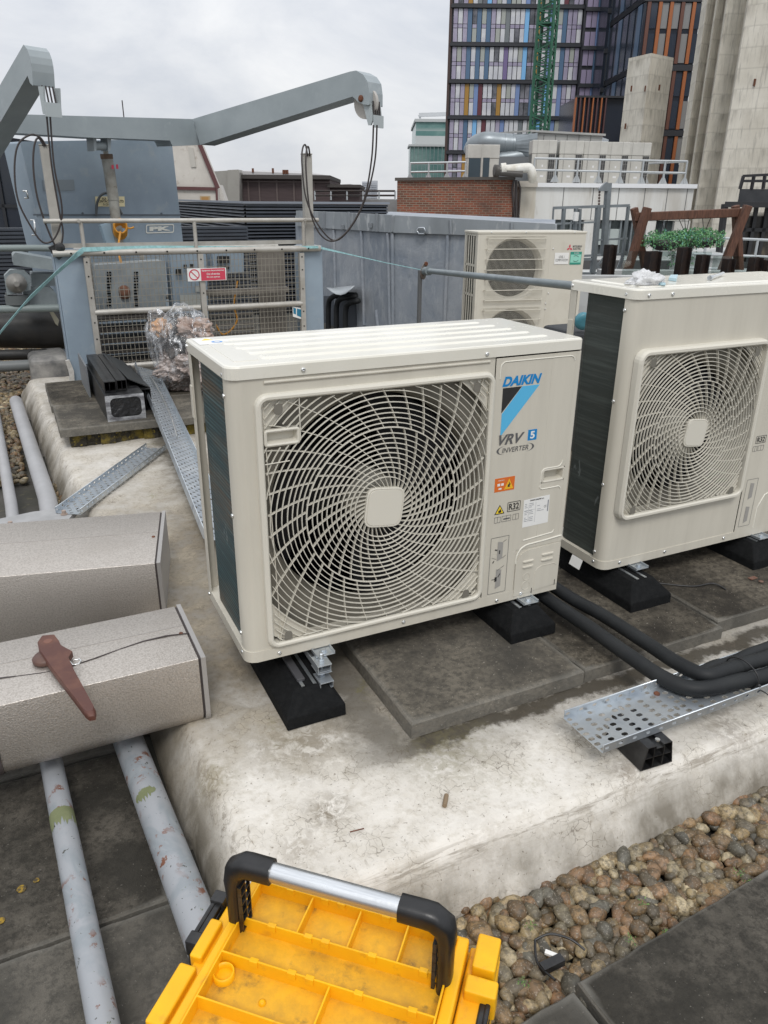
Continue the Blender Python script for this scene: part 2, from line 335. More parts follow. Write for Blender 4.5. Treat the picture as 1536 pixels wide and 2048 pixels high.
def memz(x, y):
    def side(d): return -.165 * .07 * math.log(1 + math.exp((1 - d / .085) / .07)) if d < .25 else 0
    wob = .012 * noise.noise(Vector((x * 3, y * 3, 3)))
    dl = (x - leftX(y)) + wob + (.02 * noise.noise(Vector((0, y * 9, 1))) if y > 1.5 else 0); df = y - frontY(x) + wob; db = 5.12 - y
    d = min(dl, df, db)
    if dl < .3 and df < .3:
        d = .3 - math.hypot(max(0, .3 - dl), max(0, .3 - df))
    z = side(d) if d > 0 else -.2 - .2
    amp = 1.0 if y < 1 else 1.8
    z += amp * (.0035 * noise.noise(Vector((x * 4, y * 4, 0))) + .0022 * noise.noise(Vector((x * 13, y * 13, 5))))
    if dl < .3 and y > 1.2: z += .012 * noise.noise(Vector((x * 12, y * 7, 9))) * (1 - dl / .3)
    return z - .0035
b = MB(); nx, ny = len(xs), len(ys)
b.add([(x, y, memz(x, y)) for y in ys for x in xs], [(j * nx + i, j * nx + i + 1, (j + 1) * nx + i + 1, (j + 1) * nx + i) for j in range(ny - 1) for i in range(nx - 1)], 0, True)
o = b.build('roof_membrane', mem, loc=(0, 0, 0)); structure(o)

# concrete slabs
def slab_mat(name, c1, c2, cs, sp):
    m, t, b, o = nt(name); tc = N(t, 'TexCoord'); v = tc.outputs['Object']; g = N(t, 'ObjectInfo')
    off = N(t, 'VectorMath', operation='ADD'); sc = N(t, 'VectorMath', operation='SCALE'); sc.inputs[3].default_value = .9; t.links.new(g.outputs['Location'], sc.inputs[0]); t.links.new(v, off.inputs[0]); t.links.new(sc.outputs[0], off.inputs[1]); v = off.outputs[0]
    nM = nz(t, 5, 7, .7, vec=v); nF = nz(t, 55, 5, .75, vec=v); nS = nz(t, 150, 2, .5, vec=v); nW = nz(t, 2.0, 4, .6, vec=v, dist=.8)
    c = mix(t, ramp(t, nM, .40, .60), c1, c2); c = mix(t, mth(t, 'MULTIPLY', ramp(t, nF, .45, .62), .75), c, cs)
    c = mix(t, mth(t, 'MULTIPLY', ramp(t, nW, .56, .66), .5), c, tuple(x * .5 for x in c1))
    c = mix(t, mth(t, 'MULTIPLY', ramp(t, nS, .70, .74), .8), c, sp)
    ge = N(t, 'NewGeometry'); e = ramp(t, ge.outputs['Pointiness'], .5, .56); 
    c = mix(t, mth(t, 'MULTIPLY', e, .35), c, (.3, .29, .26))
    t.links.new(c, b.inputs['Base Color']); b.inputs['Roughness'].default_value = .85; b.inputs['Specular IOR Level'].default_value = .3
    p = bump(t, b, nF, .55, .006); bump(t, b, nS, .4, .003, p); return m
slabm = slab_mat('paving_concrete', (.034, .029, .022), (.140, .122, .094), (.024, .021, .016), (.36, .33, .28))
slabd = slab_mat('dark_wet_paving', (.034, .031, .025), (.098, .088, .072), (.023, .021, .017), (.16, .15, .13))
def slab(x0, x1, y0, y1, z0, z1, label, mat=slabm, rz=0, grp='concrete paving slabs', sub=.05, amp=.0022):
    cx, cy = (x0 + x1) / 2, (y0 + y1) / 2; W, D = (x1 - x0) / 2, (y1 - y0) / 2
    def ring(inset, z):
        P = []; n = 14
        cs = [(-W, -D), (W, -D), (W, D), (-W, D)]
        for k in range(4):
            a = cs[k]; c = cs[(k + 1) % 4]
            for i in range(n):
                f = i / n; x = a[0] + (c[0] - a[0]) * f; y = a[1] + (c[1] - a[1]) * f
                s_ = 1 - inset / W; s2 = 1 - inset / D
                j = amp * noise.noise(Vector((x * 22 + cx * 7, y * 22 + cy * 5, z * 6))) * 1.6
                P.append(Vector((x * s_ + j, y * s2 + j * .8, z)))
        return P
    b = MB(); b.loops([ring(0, 0), ring(0, (z1 - z0) - .006), ring(.004, (z1 - z0) - .001), ring(.02, z1 - z0)], 0, True, False, True)
    b.loops([ring(0, 0)], cap0=True)
    o = b.build('paving_slab', mat, local=True, loc=(cx, cy, z0)); o.rotation_euler = (0, 0, rz)
    return tag(o, label, 'paving slab', grp)
ZP = .05
slab(.366, .972, -.326, .278, -.002, ZP, 'frontmost concrete slab, its corner jutting out below the nearest outdoor unit')
slab(.980, 1.582, -.315, .288, -.003, ZP - .006, 'grey concrete slab crossed by the two black foam lagged pipes', rz=.008)
slab(1.592, 2.196, -.285, .32, -.002, ZP, 'brownish concrete slab under the front of the right hand unit, with a drilled hole', rz=-.006)
slab(2.205, 2.81, -.29, .31, -.003, ZP, 'concrete slab at the right edge with a rusty washer lying near it')
slab(.37, .974, .287, .89, -.002, ZP - .003, 'concrete slab hidden in the gap behind the nearest outdoor unit')
slab(.984, 1.588, .297, .90, -.002, ZP - .003, 'concrete slab behind the gap between the two large beige units')
slab(-.29, .31, 2.86, 3.46, .075, .125, 'weathered slab below the open black plastic carton end, its front edge over mossy timber', rz=-.01)
slab(.32, .92, 2.84, 3.44, .075, .123, 'weathered slab under the long perforated tray and the plastic bag')
slab(-.295, .305, 3.47, 4.2, .075, .125, 'weathered slab under the rear end of the black plastic channels', rz=-.008)
slab(.315, .915, 3.45, 4.1, .075, .124, 'weathered slab under the crumpled plastic bag by the mesh')
moss = M('mossy_timber', (.03, .026, .018), .9, c2=(.16, .12, .02), sc=9, lo=.5, hi=.62, c3=(.25, .19, .03), sc3=40, bs=.8, bsc=40, bd=.01)
b = MB()
for i in range(16):
    x = -.24 + i * .085; b.box(x, x + .09, 2.9 + .012 * math.sin(i * 2.1), 3.02, -.004, .0745 - .003 * (i % 3))
tag(b.build('timber_bearer', moss, bev=.006), 'dark mossy timber bearer with yellow lichen under the far slabs', 'timber bearer')
b = MB(); b.box(-.26, 1.0, 3.95, 4.07, -.004, .0745); tag(b.build('timber_bearer', moss), 'dark timber bearer below the rear edge of the far slabs', 'timber bearer')
# dark lower slabs: left walkway + right front walkway
nm = ['dark wet slab beneath the near ends of the grey pipes beside the toolbox', 'dark slab with yellow lichen spots below the nearest clad box', 'dark slab under the farther clad box', 'dark slab in the gap between the thin grey pipes beyond the clad boxes', 'dark slab farthest along the left walkway before the gravel']
for k in range(5):
    y0 = -1.03 + .608 * k
    slab(-.905, -.31 - .02 * k, y0, y0 + .596, -.215, -.158, nm[k], slabd, rz=-.012, grp='dark walkway slabs', amp=.0035)
    slab(-1.52, -.915, y0 + .02, y0 + .6, -.215, -.16, 'dark slab at the far left edge, row %s' % ['beside the toolbox', 'beside the nearest clad box', 'beside the farther clad box', 'level with the twin pipes', 'next to the gravel'][k], slabd, rz=-.012, grp='dark walkway slabs', amp=.0035)
slab(.405, 1.02, -1.64, -1.02, -.185, -.118, 'large dark speckled slab filling the lower right corner beside the pebbles', slabd, rz=.055, grp='dark walkway slabs', amp=.003)
slab(-.21, .392, -1.68, -1.06, -.19, -.122, 'dark speckled slab right of the toolbox, its corner against the pebbles', slabd, rz=.055, grp='dark walkway slabs', amp=.003)
slab(1.03, 1.64, -1.6, -.985, -.185, -.118, 'dark speckled slab entering at the right edge beside the pebbles', slabd, rz=.055, grp='dark walkway slabs', amp=.003)
# lichen
lich = M('lichen_yellow', (.30, .19, .02), .9, c2=(.06, .05, .03), sc=90, lo=.42, hi=.58)
b = MB()
for (u, v, r_) in ((43, 1778, .011), (73, 1761, .007), (2, 1842, .009)):
    c = atz(u, v, -.156); ring_ = [c + Vector((math.cos(a) * r_ * (1 + .25 * noise.noise(Vector((a, u, 0)))), math.sin(a) * r_ * (1 + .25 * noise.noise(Vector((a, v, 4)))), 0)) for a in [k * math.pi / 9 for k in range(18)]]
    b.prism(ring_, (0, 0, .0015))
tag(b.build('lichen', lich), 'yellow lichen patches on the dark left slabs', 'lichen', kind='stuff')

# pebbles
def peb_mat():
    m, t, b, o = nt('pebble_stone'); a = N(t, 'VertexColor', layer_name='tint'); v = N(t, 'TexCoord').outputs['Object']
    n = nz(t, 70, 6, .7, vec=v); n2 = nz(t, 220, 3, .6, vec=v)
    c = mix(t, mth(t, 'MULTIPLY', ramp(t, n, .42, .60), .75), a.outputs[0], (.05, .042, .028)); c = mix(t, mth(t, 'MULTIPLY', ramp(t, n2, .58, .66), .5), c, (.42, .38, .31))
    t.links.new(c, b.inputs['Base Color']); b.inputs['Roughness'].default_value = .5; bump(t, b, n, .3, .004); return m
peb = peb_mat()
PC = [(.21, .16, .09), (.18, .125, .07), (.12, .105, .08), (.17, .10, .055), (.28, .23, .15), (.09, .09, .082), (.15, .135, .10), (.19, .12, .07), (.33, .29, .21), (.095, .08, .06), (.125, .085, .05), (.22, .18, .11)]
bmx = bmesh.new(); bmesh.ops.create_icosphere(bmx, subdivisions=2, radius=1); IV = [v.co.copy() for v in bmx.verts]; IF = [[v.index for v in f.verts] for f in bmx.faces]; bmx.free()
def pebbles(name, pts, label, z0, s0=.0125, s1=.022):
    vs = []; fs_ = []; cols = []
    for (x, y, lay) in pts:
        s_ = random.uniform(s0, s1); e = Euler((random.uniform(-.5, .5), random.uniform(-.5, .5), random.uniform(0, 6.3))).to_matrix()
        sx, sy, sz = s_ * random.uniform(1.0, 1.45), s_ * random.uniform(.75, 1.05), s_ * random.uniform(.55, .85); sd_ = random.uniform(0, 99); o_ = len(vs)
        c = random.choice(PC); c = (c[0] * 1.05, c[1] * .98, c[2] * .84); k = random.uniform(.75, 1.5)
        for v in IV:
            r_ = 1 + .20 * noise.noise(v * 1.1 + Vector((sd_, 0, 0))) + .07 * noise.noise(v * 3 + Vector((0, sd_, 0)))
            p = e @ Vector((v.x * sx * r_, v.y * sy * r_, v.z * sz * r_)); vs.append((p.x + x, p.y + y, p.z + z0 + lay))
        fs_ += [[i + o_ for i in f] for f in IF]; cols += [(c[0] * k, c[1] * k, c[2] * k, 1)] * len(IV)
    me = bpy.data.meshes.new(name); me.from_pydata([(a, b_, c - z0) for a, b_, c in vs], [], fs_); me.materials.append(peb)
    me.polygons.foreach_set('use_smooth', [True] * len(fs_)); ca = me.color_attributes.new('tint', 'FLOAT_COLOR', 'POINT')
    ca.data.foreach_set('color', [x for c in cols for x in c]); o = bpy.data.objects.new(name, me); COL.objects.link(o); o.location = (0, 0, z0)
    return tag(o, label, 'gravel', kind='stuff')
pts = []
def fill(x0, x1, y0f, y1f, step, lays=2):
    x = x0
    while x < x1:
        y = y0f(x)
        while y < y1f(x):
            for l in range(lays): pts.append((x + random.uniform(-.4, .4) * step, y + random.uniform(-.4, .4) * step, -.014 * (lays - 1 - l) + random.uniform(-.006, .009)))
            y += step
        x += step
fill(.1, 2.3, lambda x: -1.05 + .045 * (x - .4), lambda x: frontY(x) + .05, .0305, 2)
pebbles('gravel', pts, 'brown and grey rounded river pebbles between the white plinth and the dark slabs', -.166, .0125, .0275)
pts = []
fill(-1.9, .6, lambda x: 5.2 if x > -.5 else 2.9, lambda x: 7.6, .04, 1)
fill(-.42, -.30, lambda x: 1.0, lambda x: 2.9, .034, 1)
pebbles('gravel', pts, 'dark pebbles in the far left corner below the black pipes', -.175, .016, .028)

weedm = [M('weed_green', (.06, .14, .03), .6), M('weed_pale', (.14, .22, .06), .6)]
b = MB(); rg = random.Random(4)
for (u, v) in ((1497, 1765), (1478, 1745), (1285, 1808), (1262, 1880), (1330, 1868), (1060, 1850), (1048, 1965)):
    c = atz(u, v, -.128)
    for k in range(26):
        a = rg.uniform(0, 6.3); r_ = rg.uniform(.0, .014); p = c + Vector((math.cos(a) * r_, math.sin(a) * r_, rg.uniform(-.004, .008))); s_ = rg.uniform(.0018, .0035); e = Euler((rg.uniform(-1, 1), rg.uniform(-1, 1), a)).to_matrix()
        b.add([p + e @ Vector(q_) for q_ in ((-s_, 0, 0), (0, -s_ * .5, 0), (s_ * 1.4, 0, 0), (0, s_ * .5, 0))], [(0, 1, 2, 3)], k % 2)
tag(b.build('moss_sprigs', weedm), 'tiny green weeds and moss between the pebbles', 'weeds', kind='stuff')
# ------------------------------------------------------------------ outdoor units
def make_guard(cx, cz, rect, inner_r, R1, y0, dome, n_in, n_out, radii_in, radii_out, skip, wob=.0, tw=.0032, Rd=.5):
    x0, x1, z0, z1 = rect; b = MB()
    def ins(x, z):
        if not (x0 < x < x1 and z0 < z < z1): return False
        for a in skip:
            if a[0] < x < a[1] and a[2] < z < a[3]: return False
        return True
    def yy(r): return y0 - dome * max(0, 1 - (r / Rd) ** 2)
    def ribs(pts, w, dep, off=0):
        run = []
        def flush():
            if len(run) > 1:
                vs = []; fs_ = []
                for k, (x, z) in enumerate(run):
                    a = run[max(k - 1, 0)]; c = run[min(k + 1, len(run) - 1)]; dx, dz = c[0] - a[0], c[1] - a[1]; l = math.hypot(dx, dz) or 1
                    nx_, nz_ = -dz / l * w / 2, dx / l * w / 2; y = yy(math.hypot(x - cx, z - cz)) + off
                    vs += [(x - nx_, y + dep, z - nz_), (x - nx_ * .8, y, z - nz_ * .8), (x + nx_ * .8, y, z + nz_ * .8), (x + nx_, y + dep, z + nz_)]
                for k in range(len(run) - 1):
                    for j in range(4): fs_.append((k * 4 + j, k * 4 + (j + 1) % 4, (k + 1) * 4 + (j + 1) % 4, (k + 1) * 4 + j))
                b.add(vs, fs_)
            run.clear()
        for p in pts:
            if ins(*p): run.append(p)
            else: flush()
        flush()
    for r in radii_in + radii_out:
        n = 96 if r < .3 else 140; thick = abs(r - R1) < 1e-6
        ribs([(cx + r * math.cos(2 * math.pi * k / n), cz + r * math.sin(2 * math.pi * k / n)) for k in range(n + 1)], tw * (1.5 if thick else 1), .0055)
    tot = .95
    def spiral(phi0, ra, rb, n):
        P = []
        for k in range(n + 1):
            r = ra * (rb / ra) ** (k / n); ph = phi0 + tot * math.log(r / .08) / math.log(.5 / .08); P.append((cx + r * math.cos(ph), cz + r * math.sin(ph)))
        return P
    for k in range(n_in): ribs(spiral(2 * math.pi * k / n_in, inner_r, R1, 16), tw * .9, .010, .0030)
    for k in range(n_out): ribs(spiral(2 * math.pi * (k + .45) / n_out, R1, .62, 46), tw * .9, .010, .0030)
    # corner fillers behind the ribs
    rf = min((x1 - x0), (z1 - z0)) / 2 * 1.22; K = 72; ang = [2 * math.pi * k / K for k in range(K + 1)]
    def bnd(a):
        c, s_ = math.cos(a), math.sin(a); tx = ((x1 if c > 0 else x0) - cx) / c if abs(c) > 1e-6 else 9; tz = ((z1 if s_ > 0 else z0) - cz) / s_ if abs(s_) > 1e-6 else 9; return min(tx, tz)
    for k in range(K):
        a, c = ang[k], ang[k + 1]; ra, rc = bnd(a), bnd(c)
        if ra > rf or rc > rf:
            p = lambda an, r: (cx + r * math.cos(an), y0 + .0095, cz + r * math.sin(an))
            b.add([p(a, min(rf, ra)), p(a, ra), p(c, rc), p(c, min(rf, rc))], [(0, 1, 2, 3)])
    return b
def U_notch(b, x, z, y, up=1, s=.019, m=0):
    P = [(x - s, z), (x + s, z), (x + s, z + up * s * 1.6)] + [(x + s * math.cos(a), z + up * (s * 1.6 + s * .8 * math.sin(a))) for a in [math.pi * k / 6 for k in range(1, 6)]] + [(x - s, z + up * s * 1.6)]
    b.prism([(p[0], y, p[1]) for p in P], (0, .0006, 0), m)
def screw(parent, x, y, z, n=(0, -1, 0), r=.0065):
    b = MB(); b.lathe([(r, 0), (r, .0015), (r * .8, .0038), (r * .25, .0046), (r * .22, .002)], (x, y, z), n, 10)
    return b.build('screw', zinc, parent, local=True)
def corner_prof(W, rl=.036, ret=.05, rr_=.008, x_to=None):
    P = [Vector((0, ret))] + [Vector((rl - rl * math.cos(a), rl - rl * math.sin(a))) for a in [R(90) * k / 8 for k in range(9)]]
    return P
def unit_common(root, W, D, H, lidh, gr, cxy, prm, lid, body, coil, seam, ribs=True, back_gap=.04):
    """gr = outer frame rect of the fan guard (x0,x1,z0,z1); local coords: front = y 0"""
    gx0, gx1, gz0, gz1 = gr; cx, cz = cxy; zt = H - lidh; fr = prm['fr']
    ix0, ix1, iz0, iz1 = gx0 + fr, gx1 - fr, gz0 + fr, gz1 - fr
    # front panel (sheet with real opening)
    b = MB(); P = corner_prof(W); zb = prm.get('zb', .035)
    prof = [(p.x, p.y) for p in P]
    b.loops([[Vector((x, y, zb)) for x, y in prof], [Vector((x, y, zt)) for x, y in prof]], close=False, smooth=True)
    b.box(.001, .012, .036, .052, zb, zt); x1_ = prof[-1][0]
    b.box(x1_, ix0, 0, .002, zb, zt); b.box(ix0, ix1, 0, .002, iz1, zt); b.box(ix0, ix1, 0, .002, zb, iz0); b.box(ix1, seam - .0012, 0, .002, zb, zt)
    if prm.get('lip'):
        b.tube([(gx0 + .03, -.0005, gz1 + .028), (gx1 - .02, -.0005, gz1 + .028)], .0045, 8)
        b.beam((.105, 0, zb + .02), (.085, 0, zt - .03), .003, .0014, up=(0, 1, 0))
    b.build('front_panel', body, root, local=True)
    # base pan
    b = MB(); o_ = -.0025
    prof2 = [(x + o_ * (1 if x < .02 else 0), y + o_) for x, y in prof] + [(W * prm.get('bw', 1) , o_)]
    lo = [Vector((x, y, 0)) for x, y in prof2] + [Vector((W * prm.get('bw', 1), D, 0)), Vector((0, D, 0))]
    b.loops([lo, [p + Vector((0, 0, zb)) for p in lo]], cap0=True, cap1=True, smooth=False)
    b.build('base_pan', body, root, bev=.0025, local=True)
    # lid
    def lidloop(i, z):
        P = []; r1, r2 = .034, .014; x0, x1, y0, y1 = -.004 + i, W + .004 - i, -.005 + i, D + .004 - i
        for (px, py, a0, r) in ((x0 + r1, y0 + r1, 180, r1), (x1 - r2, y0 + r2, 270, r2), (x1 - r2, y1 - r2, 0, r2), (x0 + r2, y1 - r2, 90, r2)):
            for k in range(6): a = R(a0 + 18 * k); P.append(Vector((px + r * math.cos(a), py + r * math.sin(a), z)))
        return P
    b = MB(); b.loops([lidloop(.003, zt + .001), lidloop(0, zt + .001), lidloop(0, H - .006), lidloop(.0025, H - .0015), lidloop(.007, H)], cap0=True, cap1=True, smooth=False)
    if ribs:
        nr = 5; 
        for k in range(nr):
            y = D * (.14 + .17 * k); xa, xb = W * (.10 - .012 * k), W * (.93 - .012 * k)
            L = []
            for ins, z in ((0, H - .0002), (.005, H + .0028), (.010, H + .0036)):
                L.append(rrect_h(xa + ins, xb - ins, y + ins, y + .052 - ins, .009, z))
            b.loops(L, cap1=True)
        b.box(W * .03, W * .09, D * .12, D * .9, H - .001, H + .0012)
    ol = b.build('lid', lid, root, local=True)
    # sides and back
    b = MB(); b.box(W - .002, W, .0, D, zb, zt); b.box(W * .72, W - .002, D - .003, D, zb, zt); b.box(W * .72, W * .722, .05, D - .003, zb, zt)
    b.build('side_panel', body, root, local=True)
    # coil: L shaped
    b = MB(); c0 = .014; ce = D - back_gap
    pr = [(c0, .052), (c0, ce - .06)] + [(c0 + .06 - .06 * math.cos(a), ce - .06 + .06 * math.sin(a)) for a in [R(90) * k / 6 for k in range(1, 7)]] + [(W * .72, ce)]
    inr = [(W * .72, ce - .035)] + [(c0 + .06 - .028 * math.cos(a), ce - .06 + .028 * math.sin(a)) for a in [R(90) * k / 6 for k in range(6, -1, -1)]] + [(c0 + .035, .052)]
    L0 = [Vector((x, y, zb)) for x, y in pr + inr]
    b.loops([L0, [p + Vector((0, 0, zt - zb)) for p in L0]]); b.build('coil', coil, root, local=True)
    b = MB(); b.box(.052, W * .715, ce - .05, ce - .036, zb, zt); b.box(.05, .053, .06, ce - .04, zb, zt); b.box(W * .712, W * .718, .06, ce - .04, zb, zt); b.box(.055, W * .71, .06, ce - .04, zb, zb + .01)
    b.build('inner_wall', dark_in, root, local=True)
    # rear post
    b = MB(); b.box(0, .003, D - .034, D, zb, zt); b.box(0, .03, D - .003, D, zb, zt)
    b.box(-.004, .0, D - .03, D - .004, zt - .20, zt - .10); b.build('rear_post', body, root, bev=.001, local=True)
    # orifice plate with round hole, funnel
    yo = prm.get('yo', .034); Rh = prm['Rh']; K = 64; b = MB()
    def rectp(a, y):
        c, s_ = math.cos(a), math.sin(a); tx = ((ix1 if c > 0 else ix0) - cx) / c if abs(c) > 1e-6 else 9; tz = ((iz1 if s_ > 0 else iz0) - cz) / s_ if abs(s_) > 1e-6 else 9; r = min(tx, tz); return Vector((cx + r * c, y, cz + r * s_))
    cp = lambda r, y: [Vector((cx + min(r, (rectp(a, 0) - Vector((cx, 0, cz))).length) * math.cos(a), y, cz + min(r, (rectp(a, 0) - Vector((cx, 0, cz))).length) * math.sin(a))) for a in [2 * math.pi * k / K for k in range(K)]]
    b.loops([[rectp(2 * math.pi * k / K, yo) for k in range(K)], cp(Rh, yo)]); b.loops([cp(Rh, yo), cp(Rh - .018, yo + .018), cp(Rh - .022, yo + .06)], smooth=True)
    b.build('fan_shroud', M('shroud_shaded_beige', (.18, .168, .138), .55), root, local=True)  # beige plate, colour darkened to stand for the shade behind the guard
    # fan
    hy = yo + .03; b = MB(); b.lathe([(prm['hub'], .09), (prm['hub'], .02), (prm['hub'] * .9, .004), (.001, .0)], (cx, hy, cz), (0, 1, 0), 32)
    fan = b.build('fan', hubgrey, root, local=True)
    b = MB(); Rb = Rh - .03
    for k in range(3):
        L = []
        for i in range(9):
            r = prm['hub'] * .9 + (Rb - prm['hub'] * .9) * i / 8; a0 = R(120 * k + 20 * i / 8); w = R(62 + 14 * i / 8)
            L.append([Vector((cx + r * math.cos(a0 + w * j / 8), hy + .035 + .045 * (j / 8 - .5) * (1 + i / 16), cz + r * math.sin(a0 + w * j / 8))) for j in range(9)])
        b.loops(L, close=False, smooth=True)
    bl = b.build('blade', fan_dk, fan, local=True)
    # guard frame
    b = MB(); yf = prm['yf']; ro = prm.get('ro', .035)
    L = [rrect(gx0, gx1, gz0, gz1, ro, 0), rrect(gx0 + .002, gx1 - .002, gz0 + .002, gz1 - .002, ro, yf * .7), rrect(gx0 + .008, gx1 - .008, gz0 + .008, gz1 - .008, ro - .006, yf),
         rrect(ix0 - .004, ix1 + .004, iz0 - .004, iz1 + .004, ro - fr + .006, yf), rrect(ix0, ix1, iz0, iz1, max(.004, ro - fr), yf + .004), rrect(ix0, ix1, iz0, iz1, max(.004, ro - fr), yo)]
    b.loops(L, smooth=False)
    g = MB(); g = make_guard(cx, cz, (ix0, ix1, iz0, iz1), *prm['guard'])
    o1 = len(b.v); b.v += g.v; b.f += [[i + o1 for i in f] for f in g.f]; b.mi += g.mi; b.sm += g.sm
    gd = b.build('fan_guard', beige_pl, root, local=True)
    # notches
    for (x, z, up) in ((ix0 + .045, iz1 - .012, -1), (ix1 - .045, iz1 - .012, -1), (ix0 + .045, iz0 + .004, 1), (ix1 - .045, iz0 + .004, 1)): b = MB(); U_notch(b, x, z, yf + .006, up, .0115); b.build('screw_recess', M('recess_shade', (.16, .15, .125), .6), gd, local=True)
    # hub cap
    hc = prm['cap']; b = MB(); yc = prm['guard'][2] - prm['guard'][3] - .003
    def sq(s_, y, bul=.05):
        P = []
        for k in range(48):
            a = 2 * math.pi * k / 48 + R(7); c, d = math.cos(a), math.sin(a); e = 5.5; r = s_ / ((abs(c) ** e + abs(d) ** e) ** (1 / e)); P.append(Vector((cx + r * math.cos(a - R(7)), y, cz + r * math.sin(a - R(7)))))
        return P
    b.loops([sq(hc, yc + .014), sq(hc, yc + .001), sq(hc * .975, yc), sq(hc * .93, yc), sq(hc * .92, yc + .0015), sq(hc * .91, yc + .0015), sq(hc * .895, yc - .0005)], cap1=True, cap0=True)
    b.build('hub_cap', beige_pl, gd, local=True)
    return gd
def rrect_h(x0, x1, y0, y1, r, z, n=4):
    return [Vector((p.x, p.z, z)) for p in rrect(x0, x1, y0, y1, r, 0, n)]
def unit_feet(root, xs_, D):
    for x in xs_:
        b = MB(); b.box(x - .026, x + .026, -.045, .03, -.006, -.003); b.box(x - .03, x - .026, -.045, .03, -.006, .004); b.box(x + .026, x + .03, -.045, .03, -.006, .004)
        b.lathe([(.009, 0), (.009, .007), (.005, .008)], (x + .002, -.022, -.003), n=6, smooth=False); b.lathe([(.013, 0), (.013, .0015)], (x + .002, -.022, -.003), n=14)
        b.build('mounting_foot', galv_w, root, local=True, bev=.0006)
def grip(root_guard, x0, x1, z0, z1, y, mat=beige_pl, cut=.0):
    b = MB(); P0 = rrect(x0, x1, z0, z1, .009, y); P1 = rrect(x0 + .004, x1 - .004, z0 + .004, z1 - .004, .006, y - .002); P2 = rrect(x0 + .008, x1 - .008, z0 + .008, z1 - .008, .004, y)
    P3 = rrect(x0 + .012, x1 - .012, z0 + .012, z1 - .004 - .006, .004, y + .024)
    b.loops([P0, P1, P2, P3], cap1=True); b.loops([P0, [p + Vector((0, .02, 0)) for p in P0]])
    return b.build('grip_handle', mat, root_guard, local=True)

ZU = .15
u1 = thing('air_conditioner_outdoor_unit', 'large cream outdoor unit in the centre with a black and blue logo', 'air conditioner', (0, 0, ZU))
W1, D1, H1 = 1.10, .447, .862
rin = [.092 + .0143 * k for k in range(10)]; rout = [.2375] + [.2375 + .0138 * k for k in range(1, 5)] + [.2927 + .0162 * k for k in range(1, 20)]
prm1 = dict(fr=.018, Rh=.342, hub=.078, yf=-.014, yo=.034, cap=.0605, lip=True, bw=1,
            guard=(.06, .2375, -.004, .008, 34, 34, rin, rout, [(.085, .182, .648, .690)], 0, .0023))
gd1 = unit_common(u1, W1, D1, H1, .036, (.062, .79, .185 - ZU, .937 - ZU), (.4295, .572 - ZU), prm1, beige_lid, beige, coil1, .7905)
grip(gd1, .083, .182, .646, .692, -.008)
b = MB(); b.tube([(.182, -.009, .74 + .035), (.182, -.009, .655)], .0016, 6); b.tube([(.082, -.009, .60), (.15, -.009, .602)], .0016, 6); b.tube([(.17, -.009, .06), (.23, -.009, .062), (.23, -.009, .04)], .0016, 6); b.build('guard_edge', beige_pl, gd1, local=True)
# service panel of unit 1
b = MB(); zb = .0; X0, X1 = .792, 1.10
gx = (.993, 1.083, .405, .453)
b.box(X0, gx[0], -.0022, -.0002, .184, .822); b.box(gx[1], X1, -.0022, -.0002, .184, .822); b.box(gx[0], gx[1], -.0022, -.0002, gx[3], .822); b.box(gx[0], gx[1], -.0022, -.0002, .184, gx[2])
b.box(.914, X1 - .003, .0, .0012, .01, .186)
b.box(X0, .916, -.0022, -.0002, .004, .184)
b.build('service_panel', beige, u1, local=True, bev=.0012)
b = MB(); sk = []
arch = [(.918, .012), (.918, .13)] + [(.918 + .055 * (1 - math.cos(a)), .13 + .047 * math.sin(a)) for a in [R(90) * k / 6 for k in range(1, 7)]] + [(1.097, .181), (1.097, .025), (.918, .012)]
b.prism([(x, -.0005, z) for x, z in arch[:-1]], (0, -.004, 0)); pc = b.build('pipe_cover', beige, u1, local=True, bev=.0015)
b = MB()
for (xa, xb, z) in ((.945, .99, .135), (.945, .99, .115), (1.02, 1.07, .147), (1.02, 1.07, .127)): b.loops([rrect(xa, xb, z - .005, z + .005, .004, -.0044), rrect(xa + .004, xb - .004, z - .0015, z + .003, .002, -.0095)], cap1=True)
for (x, z, r_) in ((.965, .078, .013), (.965, .045, .016)): b.tube([(x + r_ * math.cos(a), -.0046, z + r_ * math.sin(a)) for a in [2 * math.pi * k / 20 for k in range(21)]], .0011, 5)
b.tube([(1.0, -.0046, .02), (1.0, -.0046, .085), (1.008, -.0046, .10), (1.025, -.0046, .107), (1.075, -.0046, .107), (1.085, -.0046, .10)], .0014, 5)
b.build('knockout', beige, pc, local=True)
b = MB(); b.box(.990, .9915, -.0062, -.004, .010, .030, 0); b.box(1.085, 1.0865, -.0062, -.004, .022, .042, 0); b.build('slot', black_i, pc, local=True)
def emboss(path, r=.0022, y=-.0022): 
    b = MB(); b.tube([(x, y, z) for x, z in path], r, 6); b.build('embossed_line', emb, u1, local=True)
ar = lambda cx_, cz_, r_, a0, a1: [(cx_ + r_ * math.cos(R(a0 + (a1 - a0) * k / 6)), cz_ + r_ * math.sin(R(a0 + (a1 - a0) * k / 6))) for k in range(7)]
emboss([(.808, .76)] + ar(.826, .792, .018, 180, 90) + ar(1.06, .792, .018, 90, 10))
emboss(ar(1.05, .475, .02, 0, -80) + [(1.01, .455)] + ar(1.005, .44, .015, 90, 180) + [(.99, .41)]); emboss([(.99, .40)] + ar(1.0, .398, .012, 190, 270) + [(1.05, .386)] + ar(1.06, .375, .012, 90, 10))
emboss([(.918, .135)] + ar(.965, .150, .047, 180, 90) + [(1.03, .200), (1.097, .205)], .003)
emboss([(.94, .215), (1.04, .222)] + ar(1.05, .235, .013, -90, -10))
gh = grip(u1, .993, 1.083, .555 - ZU, .603 - ZU, -.0022, beige)
